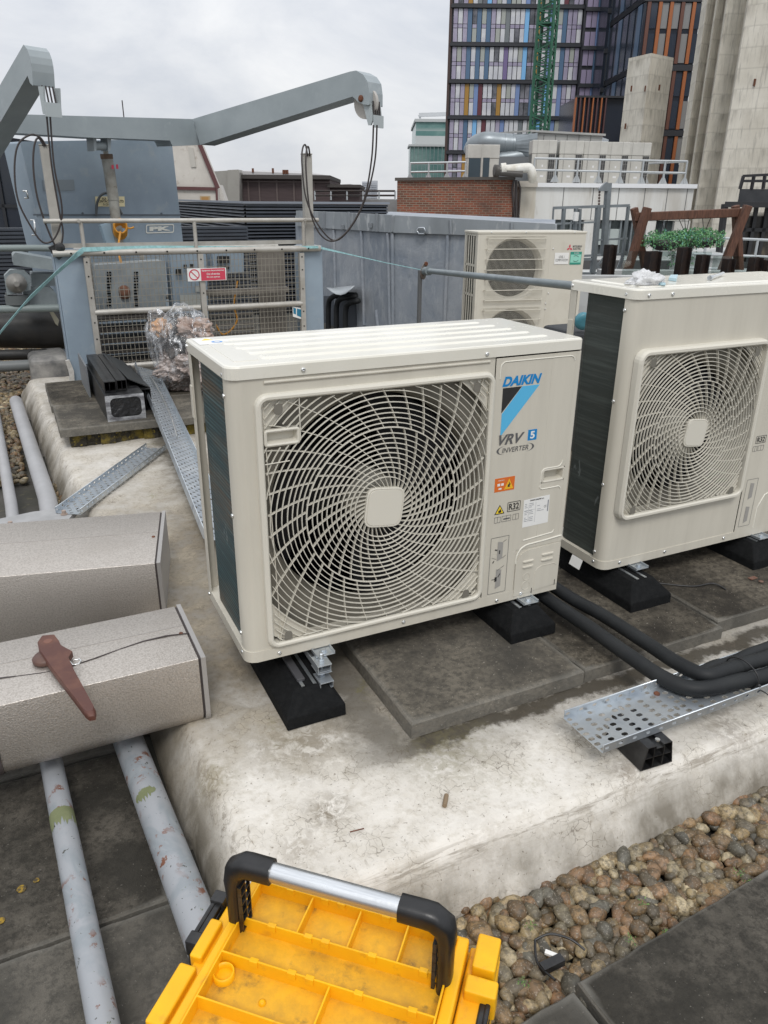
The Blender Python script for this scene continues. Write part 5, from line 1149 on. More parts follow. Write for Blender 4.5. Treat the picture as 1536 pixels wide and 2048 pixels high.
b = MB(); b.tube([aty(-80, 712, 5.4), aty(95, 708, 5.4)], .045, 16); tag(b.build('black_pipe', M('black_lagging', (.02, .02, .02), .42)), 'thin black pipe below the fat black pipe at the left', 'pipe')
b = MB(); b.tube([aty(-80, 738, 5.2), aty(92, 728, 5.2)], .045, 16); tag(b.build('grey_pipe', M('pipe_mid', (.14, .15, .15), .45)), 'grey pipe lying just above the far pebbles at the left edge', 'pipe')
b = MB(); b.box(-.36, -.05, 5.0, 5.5, -.18, .16); tag(b.build('membrane_block', M('block_membrane', (.30, .29, .27), .5, c2=(.10, .10, .10), sc=5), bev=.05, seg=4), 'membrane covered block carrying the ends of the black pipes beside the cradle post', 'plinth block')
b = MB(); q = [aty(u, v, 4.30) for u, v in ((131, 722), (139, 720), (148, 742), (150, 775), (142, 768), (138, 745))]; b.prism(q, (0, .03, 0)); tag(b.build('membrane_flap', M('flap_white', (.58, .56, .52), .6, c2=(.42, .4, .36), sc=30), bev=.004), 'crumpled white flashing scrap at the foot of the cradle post', 'flashing')
dr = thing('drive_unit', 'grey gear and motor assembly between the tube rails at the left edge', 'drive unit', aty(60, 600, 5.2))
gm = M('machine_grey', (.27, .31, .32), .45, c2=(.19, .22, .23), sc=6)
b = MB(); b.prism([aty(u, v, 5.0) for u, v in ((25, 512), (30, 505), (115, 520), (118, 542), (60, 535), (27, 530))], (0, .3, 0)); b.build('arm_bracket', gm, dr, bev=.008)
b = MB(); b.prism([aty(u, v, 5.1) for u, v in ((46, 585), (56, 573), (98, 573), (113, 588), (116, 612), (48, 612))], (0, .3, 0)); b.prism([aty(u, v, 5.12) for u, v in ((62, 547), (112, 547), (114, 572), (64, 572))], (0, .25, 0)); b.build('motor_cover', gm, dr, bev=.01)
b = MB(); b.prism([aty(u, v, 5.0) for u, v in ((8, 552), (20, 540), (48, 540), (60, 552), (62, 580), (14, 590))], (0, .12, 0)); b.build('gear_plate', gm, dr, bev=.006)
b = MB(); c = aty(33, 567, 4.97); b.lathe([(.075, .05), (.075, 0), (.055, -.005), (.055, -.03), (.02, -.03), (.02, -.045)], c, (0, 1, 0), 24); b.build('gear_hub', M('hub_steel', (.30, .29, .27), .4, .5), dr)
b = MB(); b.tube([aty(33, 590, 5.05), aty(36, 608, 5.05)], .09, 14); b.tube([aty(14, 585, 5.05), aty(18, 615, 5.05)], .014, 8); b.build('gear_motor', M('motor_dk', (.10, .11, .11), .5), dr)

# ------------------------------------------------------------------ plastic bag full of packaging
bag = thing('plastic_bag', 'crumpled clear plastic bag full of brown and dark packaging in front of the mesh', 'bag', (.66, 3.75, .125))
def blob(c, rx, ry, rz_, seed, amp=.35, fr=2.2, n=(44, 28), bottom=None, ridge=True):
    b = MB(); L = []
    for j in range(n[1] + 1):
        th = math.pi * j / n[1]; row = []
        for i in range(n[0]):
            ph = 2 * math.pi * i / n[0]; d = Vector((math.sin(th) * math.cos(ph), math.sin(th) * math.sin(ph), math.cos(th)))
            v = noise.noise(d * fr + Vector((seed, 0, 0))); v2 = abs(noise.noise(d * fr * 2.6 + Vector((0, seed, 0)))); v3 = abs(noise.noise(d * fr * 6 + Vector((0, 0, seed))))
            k = 1 + amp * (v * .9 - (.7 * v2 + .3 * v3 if ridge else -.2 * v2)); p = Vector(c) + Vector((d.x * rx, d.y * ry, d.z * rz_)) * k
            if bottom is not None and p.z < bottom: p.z = bottom + .001 * v2
            row.append(p)
        L.append(row)
    b.loops(L[1:-1], cap0=True, cap1=True, smooth=True); return b
fm_, tf, bf, of = nt('clear_film'); trn = N(tf, 'BsdfTransparent'); gl = N(tf, 'BsdfGlossy', In={'Roughness': .12}); df = N(tf, 'BsdfDiffuse'); df.inputs[0].default_value = (.75, .77, .80, 1); mx1 = N(tf, 'MixShader'); mx2 = N(tf, 'MixShader')
vv = N(tf, 'TexCoord').outputs['Object']; nn_ = nz(tf, 9, 4, .6, vec=vv, dist=2.2, stretch=(1.4, 1.4, .45)); fk = ramp(tf, nn_, .50, .60, (.08, .08, .08, 1), (.58, .58, .58, 1)); lw = N(tf, 'LayerWeight', In={'Blend': .25})
tf.links.new(gl.outputs[0], mx1.inputs[1]); tf.links.new(df.outputs[0], mx1.inputs[2]); mx1.inputs[0].default_value = .6
tf.links.new(mth(tf, 'MAXIMUM', fk, mth(tf, 'MULTIPLY', lw.outputs[1], .45)), mx2.inputs[0]); tf.links.new(trn.outputs[0], mx2.inputs[1]); tf.links.new(mx1.outputs[0], mx2.inputs[2]); tf.links.new(mx2.outputs[0], of.inputs[0])
bn = N(tf, 'Bump', In={'Strength': 1.0, 'Distance': .03}); tf.links.new(nn_, bn.inputs['Height']); tf.links.new(bn.outputs[0], gl.inputs['Normal']); tf.links.new(bn.outputs[0], df.inputs['Normal'])
BX, BY = -.055, -.12
def bl(c, *a, **k): return blob((c[0] + BX, c[1] + BY, c[2]), *a, **k)
bl((.68, 3.72, .40), .24, .24, .31, 3.3, .26, 1.3, bottom=.128).build('bag_film', fm_, bag)
bl((.50, 3.62, .58), .09, .08, .12, 8.3, .35, 1.4).build('bag_film', fm_, bag)
bl((.70, 3.70, .28), .22, .21, .17, 5.1, .75, 1.9, n=(110, 70), bottom=.13).build('packaging', M('pink_packaging', (.36, .30, .27), .55, c2=(.15, .11, .09), sc=14, lo=.42, hi=.6, c3=(.60, .53, .50), sc3=26, lo3=.52, hi3=.6, stretch=(1, 1, 2.2)), bag)
bl((.66, 3.75, .48), .20, .16, .11, 15.1, .75, 1.9, n=(90, 60)).build('dark_packaging', M('dark_packaging', (.04, .045, .045), .6, c2=(.12, .10, .09), sc=9), bag)
bl((.52, 3.66, .57), .07, .07, .06, 25.1, .5, 2.8).build('orange_packaging', M('orange_packaging', (.50, .27, .12), .6, c2=(.4, .33, .28), sc=9), bag)
bl((.76, 3.68, .54), .13, .10, .08, 35.1, .75, 1.9, n=(90, 60)).build('brown_packaging', M('brown_packaging', (.30, .20, .15), .6, c2=(.45, .38, .34), sc=12), bag)

# black plastic channels
ch = thing('black_channel_stack', 'stack of black plastic duct channels wrapped in film on the far slabs', 'channel stack', (.1, 3.3, .125))
def hollow(x0, x1, y0, y1, z0, z1, t_=.006, m=0, T=None, b=None):
    b = b or MB(); b.box(x0, x1, y0, y1, z0, z0 + t_, m, T); b.box(x0, x1, y0, y1, z1 - t_, z1, m, T); b.box(x0, x0 + t_, y0, y1, z0 + t_, z1 - t_, m, T); b.box(x1 - t_, x1, y0, y1, z0 + t_, z1 - t_, m, T); b.box(x0 + t_, x1 - t_, y0 + .25, y0 + .252, z0 + t_, z1 - t_, m, T); return b
hollow(-.012, .212, 2.92, 3.95, .126, .285).build('carton', blkpl, ch)
b = MB(); b.prism([(-.010, 2.919, .130), (.208, 2.919, .130), (.205, 2.922, .28), (.0, 2.926, .282)], (0, -.002, 0)); b.build('end_film', M('black_film', (.012, .012, .013), .3, bs=.9, bsc=18, bd=.02), ch)
b = MB(); q = rrect(-.014, .213, .126, .285, .004, 2.914); q2 = rrect(.012, .192, .150, .268, .03, 2.912); b.loops([q, q2]); b.build('film_edge', M('film_white', (.45, .46, .47), .3, c2=(.12, .12, .13), sc=11, stretch=(1, 1, 3), lo=.35, hi=.6), ch)
for (xa, xb, ya, za, zb_) in ((.0, .07, 3.0, .288, .352), (.075, .135, 3.02, .288, .352)): 
    bb = hollow(xa, xb, ya, 3.95, za, zb_, .004); bb.box(xa + .03, xa + .032, ya, 3.9, za, zb_); bb.build('duct_channel', blkpl, ch)
b = hollow(.215, .285, 3.1, 3.9, .126, .265, .004); b.box(.25, .252, 3.1, 3.9, .13, .26); b.build('duct_channel', blkpl, ch)
T = Matrix.Translation((.20, 3.5, .315)) @ Matrix.Rotation(R(28), 4, 'Y') @ Matrix.Rotation(R(4), 4, 'Z')
b = MB(); b.box(-.075, .075, -.38, .42, -.006, .0, T=T)
b.build('lid_sheet', M('black_grid', (.03, .032, .033), .35, bs=.2, bsc=20), ch)
b = MB(); b.box(-.045, -.035, 3.6, 4.1, .126, .34); tag(b.build('plank_edge', M('strip_grey', (.16, .17, .18), .5)), 'thin grey strip leaning on the left of the black channel stack', 'strip')

# ------------------------------------------------------------------ lead clad plant room
lead_n, tl, bl_, ol_ = nt('lead_cladding'); v = N(tl, 'TexCoord').outputs['Object']
a1 = nz(tl, 1.5, 7, .65, vec=v, dist=.4); a2 = nz(tl, 9, 6, .7, vec=v, stretch=(1, 1, .3)); a3 = nz(tl, 22, 5, .7, vec=v)
c = mix(tl, ramp(tl, a1, .36, .66), (.19, .22, .26), (.32, .34, .365)); c = mix(tl, mth(tl, 'MULTIPLY', ramp(tl, a2, .52, .70), .55), c, (.42, .44, .46)); c = mix(tl, mth(tl, 'MULTIPLY', ramp(tl, a3, .60, .72), .4), c, (.10, .11, .13))
tl.links.new(c, bl_.inputs['Base Color']); bl_.inputs['Roughness'].default_value = .5; bump(tl, bl_, a1, .5, .05)
lead = lead_n
C0 = atd(782, 464, 8.6); DL = Vector((-.07, 1, 0)).normalized(); DR = Vector((.49, -.87, 0)).normalized(); NL = Vector((-1, -.07, 0)); NR = Vector((-.87, -.49, 0))
pr = thing('plant_room', 'blue grey lead clad plant room with standing seams and a folded coping', 'plant room', (C0.x, C0.y, -.2))
def PL(u, v, o=0): return atp(u, v, C0 + NL * o, DL)
def PR(u, v, o=0): return atp(u, v, C0 + NR * o, DR)
tl_, trr = PL(590, 424), PR(1110, 449); zt0 = atd(782, 431, 8.6).z
b = MB(); bk = C0 + Vector((3.2, 3.4, 0))
base = [Vector((tl_.x, tl_.y, 0)), Vector((C0.x, C0.y, 0)), Vector((trr.x, trr.y, 0)), Vector(((trr - CAM).x * 1.5 + CAM.x, (trr - CAM).y * 1.5 + CAM.y, 0)), Vector(((C0 - CAM).x * 1.7 + CAM.x, (C0 - CAM).y * 1.7 + CAM.y, 0))]
tops = [tl_.z - .05, zt0 - .05, trr.z - .05, trr.z - .05, tl_.z - .05]
lo = [p + Vector((0, 0, -.22)) for p in base]; hi_ = [p + Vector((0, 0, z)) for p, z in zip(base, tops)]
b.loops([lo, hi_], cap1=True); b.build('wall', lead, pr)
b = MB()
b.prism([PL(592, 421, .03), PL(785, 430, .03), PL(783, 465, .03), PL(640, 456, .03), PL(592, 452, .03)], -NL * .05); b.prism([PR(782, 430, .035), PR(1110, 448, .035), PR(1110, 474, .035), PR(928, 470, .035), PR(782, 465, .035)], -NR * .05); b.build('coping', M('coping_grey', (.27, .295, .315), .5, c2=(.20, .22, .235), sc=2, c3=(.42, .44, .45), sc3=9, lo3=.55, hi3=.68, stretch=(1, 1, .35)), pr, bev=.012)
b = MB()
for (u0, v0, u1, v1) in ((648, 423, 648, 457), (697, 424, 698, 458), (753, 427, 753, 463)): b.beam(PL(u0, v0, .04), PL(u1, v1, .04), .035, .02)
for (u0, v0, u1, v1) in ((900, 440, 901, 469), (1022, 446, 1023, 470)): b.beam(PR(u0, v0, .045), PR(u1, v1, .045), .03, .02)
for (u, v) in ((684, 455), (740, 452)): b.beam(PL(u, v - 6, .05), PL(u, v + 3, .05), .05, .03)
b.build('coping_joint', M('joint_lead', (.22, .24, .26), .5), pr)
b = MB()
for (u0, v0, u1, v1) in ((668, 460, 672, 640), (723, 462, 728, 650), (752, 620, 757, 660), (776, 466, 780, 655)): b.tube([PL(u0, v0, .01), PL(u1, v1, .01)], .022, 8)
for (u0, v0, u1, v1) in ((896, 470, 889, 648), (785, 466, 786, 655)): b.tube([PR(u0, v0, .01), PR(u1, v1, .01)], .022, 8)
b.build('standing_seam', lead, pr)
b = MB(); q = [PR(u, v, .06) for u, v in ((834, 462), (838, 456), (848, 456), (852, 464), (848, 468), (838, 468))]; b.tube(q + [q[0]], .012, 6); b.build('fixing_loop', galv, pr)
b = MB(); b.prism([PL(u, v, .004) for u, v in ((648, 592), (712, 590), (714, 690), (648, 690))], NL * .006); b.build('recess', M('recess_lead', (.07, .08, .095), .7), pr)
b = MB(); L = []
for k in range(7): f = k / 6; L.append([PL(663 + 46 * f - 10 * (1 - f) * s_, 575 + 17 * math.sin(f * 3.1) * s_ - 4 * f, .05 + .22 * s_) for s_ in (0, .5, 1)])
b.loops(L, close=False, smooth=True); fl = b.build('lead_flap', M('flap_lead', (.38, .41, .43), .45), pr); s = fl.modifiers.new('thick', 'SOLIDIFY'); s.thickness = .004
for k, (u, v) in enumerate(((660, 594), (676, 598), (694, 606))):
    b = MB(); b.tube(sp([PL(712 - 0, v - 4, .04), PL(u + 22, v - 4, .12), PL(u + 4, v + 1, .16), PL(u - 3, v + 18, .17), PL(u - 3, v + 80, .17)]), .034, 12)
    tag(b.build('black_hose', foam), 'black lagged pipe bending down out of the lead wall, ' + ['leftmost of the three', 'middle one of the three', 'rightmost of the three'][k], 'lagged pipe', 'black pipes from the plant room wall')

# flanged rail
fr_ = thing('flanged_rail', 'grey tube rail with a rusty flange, ending behind the right hand unit', 'rail', aty(848, 545, 4.9))
fy = 4.9; c = aty(849, 541, fy)
b = MB(); b.box(c.x - .045, c.x - .012, fy + .02, fy + .05, -.2, c.z); b.build('post', M('post_dark', (.12, .125, .13), .5), fr_)
P = [c + Vector((x * .8, 0, z)) for x, z in ((-.03, -.075), (-.048, -.045), (-.048, .0), (-.015, .055), (.015, .085), (.035, .07), (.04, .03), (.03, -.02), (.015, -.07), (-.005, -.085))]
b = MB(); b.prism(P, (0, .016, 0)); b.build('flange', M('flange_grey', (.17, .165, .155), .5, c2=(.12, .08, .06), sc=30), fr_, bev=.003)
b = MB(); b.lathe([(.02, 0), (.02, .012)], c + Vector((.012, -.013, .062)), (0, 1, 0), 6); b.build('flange_bolt', rust, fr_)
e = atd(1160, 573, 4.35); b = MB(); b.tube([c + Vector((0, -.02, -.005)), c + (e - c) * .05], .040, 18); b.tube([c, e], .0245, 18); b.build('rail_tube', M('rail_tube_grey', (.20, .235, .25), .42, c2=(.15, .175, .185), sc=5), fr_)
# ------------------------------------------------------------------ older two fan unit behind
U3 = aty(957, 463, 4.2); rz3 = R(-11); W3, D3, H3 = 1.05, .33, 1.338
u3 = thing('air_conditioner_outdoor_unit', 'older two fan cream outdoor unit with a green label behind the grey rail', 'air conditioner', (U3.x, U3.y, U3.z - H3), rz=rz3)
b = MB(); P = corner_prof(W3, .02, .03)
b.box(0, W3, .0, D3, .05, H3 - .02)
b3 = b
def box_hole(b, W, D, z0, z1):
    pass
# front with two round openings
b = MB(); K3 = 56
def front_hole(b, x0, x1, z0, z1, cx, cz, r, y=0):
    rp = []; 
    for k in range(K3):
        a = 2 * math.pi * k / K3; c, s_ = math.cos(a), math.sin(a); tx = ((x1 if c > 0 else x0) - cx) / c if abs(c) > 1e-6 else 9; tz = ((z1 if s_ > 0 else z0) - cz) / s_ if abs(s_) > 1e-6 else 9; t_ = min(tx, tz); rp.append(Vector((cx + t_ * c, y, cz + t_ * s_)))
    for (qx, qz) in ((x0, z0), (x1, z0), (x1, z1), (x0, z1)):
        kk = round((math.atan2(qz - cz, qx - cx) % (2 * math.pi)) / (2 * math.pi) * K3) % K3; rp[kk] = Vector((qx, y, qz))
    ci = lambda rr, yy: [Vector((cx + rr * math.cos(2 * math.pi * k / K3), yy, cz + rr * math.sin(2 * math.pi * k / K3))) for k in range(K3)]
    b.loops([rp, ci(r + .02, y), ci(r, y + .03), ci(r - .01, y + .08)], smooth=False)
fc = ((.365, 1.015), (.365, .395)); zm = .705
front_hole(b, .02, .70, zm, H3 - .02, *fc[0], .255); front_hole(b, .02, .70, .07, zm, *fc[1], .255)
b.box(.70, .702, -.001, .003, .07, H3 - .02); b.box(.702, W3, 0, .004, .07, H3 - .02); b.box(0, .02, 0, .02, .07, H3 - .02)
b.box(W3 - .004, W3, .004, D3, .05, H3 - .02); b.box(0, W3, D3 - .004, D3, .05, H3 - .02); b.box(0, W3, 0, D3, .03, .07)
b.build('casing', beige_old, u3, local=True, bev=.004, angle=60)
b = MB(); b.box(0, .003, .02, .05, .07, H3 - .02); b.box(0, .003, D3 - .05, D3, .07, H3 - .02)
y0s = [.05 + .058 * k for k in range(5)]; rows3 = [(H3 - .04, H3 - .28), (H3 - .30, H3 - .54), (H3 - .56, H3 - .80), (H3 - .82, H3 - 1.06), (H3 - 1.08, H3 - 1.27)]
zz = [H3 - .02] + [z for r_ in rows3 for z in r_] + [.07]
for k in range(0, len(zz), 2): b.box(0, .003, .05, D3 - .05, zz[k + 1], zz[k])
for k in range(5): y = .05 + .0575 * k; b.box(0, .003, y - .011, y + .011, .07, H3 - .02)
b.build('slotted_side', beige_old, u3, local=True)
b = MB(); b.box(.03, .05, .03, D3 - .02, .07, H3 - .03); b.box(.05, W3 - .02, D3 - .03, D3 - .02, .07, H3 - .03); b.box(.70, .71, .02, D3 - .03, .07, H3 - .03); b.build('coil', coil2, u3, local=True)
b = MB(); b.box(-.006, W3 + .006, -.006, D3 + .006, H3 - .02, H3); b.build('lid', beige_old, u3, local=True, bev=.004)
for (cx0, cz0) in fc:
    b = MB(); b.lathe([(.06, .05), (.06, .09)], (cx0, 0, cz0), (0, 1, 0), 20); fn = b.build('fan', fan_dk, u3, local=True)
    b = MB()
    for k in range(3):
        L = []
        for i in range(5):
            r = .055 + .17 * i / 4; a0 = R(120 * k + 30 * i / 4); L.append([Vector((cx0 + r * math.cos(a0 + R(65) * j / 5), .08 + .04 * (j / 5 - .5), cz0 + r * math.sin(a0 + R(65) * j / 5))) for j in range(6)])
        b.loops(L, close=False, smooth=True)
    b.build('blade', fan_dk, fn, local=True)
    b = MB(); x0, x1, z0, z1 = cx0 - .275, cx0 + .275, cz0 - .275, cz0 + .285
    for k in range(51):
        x = x0 + (x1 - x0) * k / 50; b.box(x - .0009, x + .0009, -.030, -.028, z0, z1); b.box(x - .0014, x + .0014, -.03, .0, z1 - .003, z1); b.box(x - .0014, x + .0014, -.03, .0, z0, z0 + .003)
    for k in range(7): z = z0 + .01 + (z1 - z0 - .03) * k / 6; b.box(x0 - .012, x1 + .012, -.034, -.030, z - .003, z + .003); b.box(x0 - .012, x0 - .006, -.034, .0, z - .003, z + .003); b.box(x1 + .006, x1 + .012, -.034, 0, z - .003, z + .003)
    b.build('wire_guard', beige_pl, u3, local=True)
for (x, z) in ((.12, H3 - .008), (.45, H3 - .008), (.93, H3 - .008), (.035, .96), (.73, 1.19), (.72, .80), (.70, .71), (.7, .66)): screw(u3, x, -.0065, z)
b = MB()
lx, lz_ = .895, 1.195
for a0 in (90, 210, 330):
    c = Vector((lx + .016 * math.cos(R(a0)), -.0025, lz_ + .016 * math.sin(R(a0)))); d = Vector((math.cos(R(a0)), 0, math.sin(R(a0)))); e = Vector((-d.z, 0, d.x)); b.prism([c - d * .016, c + e * .0092, c + d * .016, c - e * .0092], (0, -.0008, 0))
b.build('maker_mark', red_i, u3, local=True)
text('maker_lettering', 'MITSUBISHI\nELECTRIC', .925, 1.015, 1.180, 1.218, dkgrey_i, u3, bold=.02, th=.003)
pl = patch('white_plate', [(.752, 1.055), (.893, 1.055), (.893, 1.155), (.752, 1.155)], -.002, white_p, u3, .002); 
text('plate_lettering', 'LEVEL 1\nCOMMS ROOM', .762, .884, 1.080, 1.130, dkgrey_i, pl, th=.0055)
gp = patch('green_label', [(.908, 1.050), (1.022, 1.050), (1.022, 1.162), (.908, 1.162)], -.002, green_i, u3, .001)
b = MB(); b.box(.912, 1.018, -.0040, -.0034, 1.068, 1.138); b.build('mint_field', mint_i, gp, local=True)
text('label_heading', 'R410A', .945, .995, 1.144, 1.156, white_p, gp, th=.0045)
b = MB()
for s_ in (1, -1): b.tube([(.965 + .028 * math.cos(a) * 1, -.0045, 1.103 + s_ * .006 + s_ * .020 * math.sin(a)) for a in [R(20 + 120 * k / 8) for k in range(9)]], .0022, 4)
b.build('recycling_arrows', black_i, gp, local=True)
# items on the right hand unit's lid
ZL = ZU + H2 + .004
t_ = atz(1292, 568, ZL); pb = blob((t_.x, t_.y, ZL + .008), .066, .050, .036, 44.0, .55, 1.7, n=(56, 30), bottom=ZL)
plm, tp_, bp2, op_ = nt('milky_film'); bp2.inputs['Base Color'].default_value = (.92, .93, .94, 1); bp2.inputs['Roughness'].default_value = .3; bp2.inputs['Transmission Weight'].default_value = .3; bp2.inputs['Alpha'].default_value = .72; bump(tp_, bp2, nz(tp_, 60, 5, .7), .8, .008)
tag(pb.build('crumpled_film', plm), 'crumpled clear plastic film on the lid of the right hand unit', 'plastic film')
b = MB(); c = atz(1324, 570, ZL); b.lathe([(.011, 0), (.011, .006), (.009, .008)], c, n=18); tag(b.build('pipe_cap', M('cap_blue', (.35, .50, .56), .4)), 'small pale blue round plastic pipe cap beside the crumpled film', 'pipe cap')  # loose blue pipe cap, a short turned disc
b = MB(); b.prism([atz(u, v, ZL) for u, v in ((1337, 561), (1352, 563), (1355, 555), (1341, 555))], (0, 0, .01)); tag(b.build('blue_wrapper', M('wrapper_blue', (.42, .58, .64), .4)), 'small pale blue wrapper on the lid right of the crumpled film', 'wrapper')
b = MB(); a, c = atz(1419, 556, ZL + .008), atz(1446, 547, ZL + .008); b.tube([a, c], .0065, 12); b.tube([a, a + (c - a) * .12], .0085, 12, m=1); tag(b.build('bolt', [zinc, galv]), 'shiny bolt lying on the lid of the right hand unit', 'bolt')
# trolley glimpse behind
b = MB(); c = aty(1160, 640, 3.0); c = aty(1166, 642, 1.6); b.lathe([(.02, -.02), (.045, -.02), (.05, 0), (.045, .02), (.02, .03)], c, (0.3, 1, .25), 28); tag(b.build('trolley_wheel', M('teal_plastic', (.05, .19, .24), .4)), 'teal wheel glimpsed in the gap left of the right hand unit coil', 'wheel')
b = MB(); b.box(c.x - .05, c.x + .35, 1.6, 1.9, -.0, c.z - .06); tag(b.build('storage_crate', M('crate_dark', (.025, .027, .03), .6), bev=.02), 'dark crate below the teal wheel behind the right hand unit', 'crate')

# ------------------------------------------------------------------ louvred screen
C1 = atd(490, 404, 11.0); ls_ = thing('louvre_screen', 'dark horizontal louvre screen wrapping a plant area behind the cradle', 'louvre screen', (C1.x, C1.y, -.2))
louv = M('louvre_dark', (.062, .072, .088), .42, .2, c2=(.05, .055, .065), sc=3)
b = MB(); zt = C1.z; A0 = C1 + Vector((0, 7.0, 0)); LE = aty(775, 402, C1.y).x - C1.x; B0 = C1 + Vector((LE, 0, 0))
n_ = 34; pitch = .047
for k in range(n_):
    z = zt - .03 - pitch * k
    for (p, q, nn3) in ((A0, C1, Vector((-1, 0, 0))), (C1, B0, Vector((0, -1, 0)))):
        p = Vector((p.x, p.y, z)); q = Vector((q.x, q.y, z)); b.add([p, q, q + nn3 * .03 + Vector((0, 0, -.026)), p + nn3 * .03 + Vector((0, 0, -.026)), q + nn3 * .004 + Vector((0, 0, -.030)), p + nn3 * .004 + Vector((0, 0, -.030))], [(0, 1, 2, 3), (3, 2, 4, 5)])
b.build('louvre_blades', louv, ls_)
b = MB(); b.box(C1.x + .02, C1.x + LE, C1.y + .03, C1.y + 7.0, -.2, zt - .05); b.build('screen_core', dark_in, ls_)
b = MB(); b.box(C1.x - .04, C1.x + LE + .02, C1.y - .04, C1.y, zt - .02, zt + .01); b.box(C1.x - .04, C1.x, C1.y, C1.y + 7.0, zt - .02, zt + .01); b.build('top_trim', M('trim_grey', (.20, .22, .25), .5), ls_)
b = MB(); C2 = aty(-60, 485, 9.0); zt = 1.02
for k in range(26): z = zt - .045 * k; b.box(-3.5, 2.7, 8.98, 9.02, z - .03, z)
b.box(-3.5, 2.7, 9.04, 9.1, -.2, zt); tag(b.build('louvre_screen', louv), 'lower dark louvre screen seen through the cradle mesh', 'louvre screen')

# ------------------------------------------------------------------ far buildings (plan frame: s lateral, d forward)
def fpoly(name, lab, cat, plan, ztop, zbot, mat, parent=None, cap=None):
    b = MB(); lo = [F(s, d, zbot) for s, d in plan]; hi = [F(s, d, ztop) for s, d in plan]
    b.loops([lo, hi], cap1=True); o = b.build(name, mat, parent)
    if lab: tag(o, lab, cat)
    return o
def fbox(b, s0, s1, d0, d1, z0, z1, m=0):
    vs = [F(s, d, z) for z in (z0, z1) for d in (d0, d1) for s in (s0, s1)]
    b.add(vs, [(0, 2, 3, 1), (4, 5, 7, 6), (0, 1, 5, 4), (2, 6, 7, 3), (0, 4, 6, 2), (1, 3, 7, 5)], m)
def fboxr(b, s0, s1, d0, d1, z0, z1, m=0):
    vs = [F(s * d / d0, d, z) for z in (z0, z1) for d in (d0, d1) for s in (s0, s1)]
    b.add(vs, [(0, 2, 3, 1), (4, 5, 7, 6), (0, 1, 5, 4), (2, 6, 7, 3), (0, 4, 6, 2), (1, 3, 7, 5)], m)
def froot(name, lab, cat, s, d, group=None, z=-28): return thing(name, lab, cat, F(s, d, z), group)
def Fz0(z): return z
# coloured tower
DT = 120.0; sL, sM, sR = fs(903, 50, DT), fs(1165, 50, DT), fs(1222, 50, DT)
tw = froot('tower_block', 'tall tower with a multicoloured blue, purple, orange and white window grid', 'tower', sL, DT)
fr_m = M('frame_dark', (.028, .030, .036), .5)
b = MB(); fboxr(b, sL, sR + 3, DT + .3, DT + 18, -28, fz(1000, -140, DT)); b.build('tower_core', fr_m, tw)
panels = [M('pan_' + n_, c, .4) for n_, c in (('slate', (.08, .15, .25)), ('steel', (.17, .25, .46)), ('sky', (.19, .44, .74)), ('purple', (.17, .13, .27)), ('maroon', (.12, .03, .042)), ('ochre', (.36, .20, .04)), ('grey', (.17, .19, .20)), ('lilac', (.29, .25, .36)))]
wg = [M('win_white', (.60, .61, .63), .25, c2=(.46, .47, .52), sc=.6), M('win_lilac', (.30, .27, .37), .2, c2=(.38, .36, .45), sc=.5), M('win_dark', (.06, .065, .075), .12, c2=(.2, .2, .23), sc=.7), M('win_green', (.35, .37, .34), .25)]
zb_ = [fz(1000, v, DT) for v in (12, 87, 162, 235)]; pit = (zb_[0] - zb_[3]) / 3; z16 = zb_[0]
rnd = random.Random(11)
seqs = ['l,w,l,S,w,K,w,M,w,w,l,T,w,w,w,G,w,w,S,K,w,w,T,w,w,S,l', 'l,w,l,O,w,G,w,K,l,w,w,S,w,w,w,T,w,w,O,w,K,w,w,M,w,l,l', 'l,w,l,S,w,S,w,S,l,w,w,G,w,w,w,K,d,d,O,w,T,w,w,S,l,l,w', 'l,w,l,S,w,S,w,S,w,w,w,P,w,w,w,K,d,d,O,w,T,w,w,S,l,w,l', 'l,w,l,O,w,T,M,w,w,d,O,w,w,w,T,d,d,S,w,w,K,w,w,T,l,w,l']
wmap = {'S': 0, 'T': 1, 'K': 2, 'P': 3, 'M': 4, 'O': 5, 'G': 6}
pm = MB(); cnt = 0
def bay(s0, s1, z0, z1, dd, kind):
    """window bay of two storeys: frame, transoms and panes"""
    b = MB(); g = .10; zm_ = (z0 + z1) / 2
    for (za, zb2) in ((z0 + .02, zm_ - .30), (zm_ + .24, z1 - .02)):
        m_ = {'w': 0, 'l': 1, 'd': 2}[kind]; r_ = rnd.random(); m_ = 3 if (m_ == 0 and r_ > .85) else (2 if m_ == 0 and r_ > .76 else m_)
        fbox(b, s0 + g / 2, s1 - g / 2, dd - .05, dd + .2, za, zb2, m_)
    fbox(b, s0 + g / 2, s1 - g / 2, dd - .04, dd + .2, zm_ - .24, zm_ + .18, 1)
    b.build('window', wg, tw)
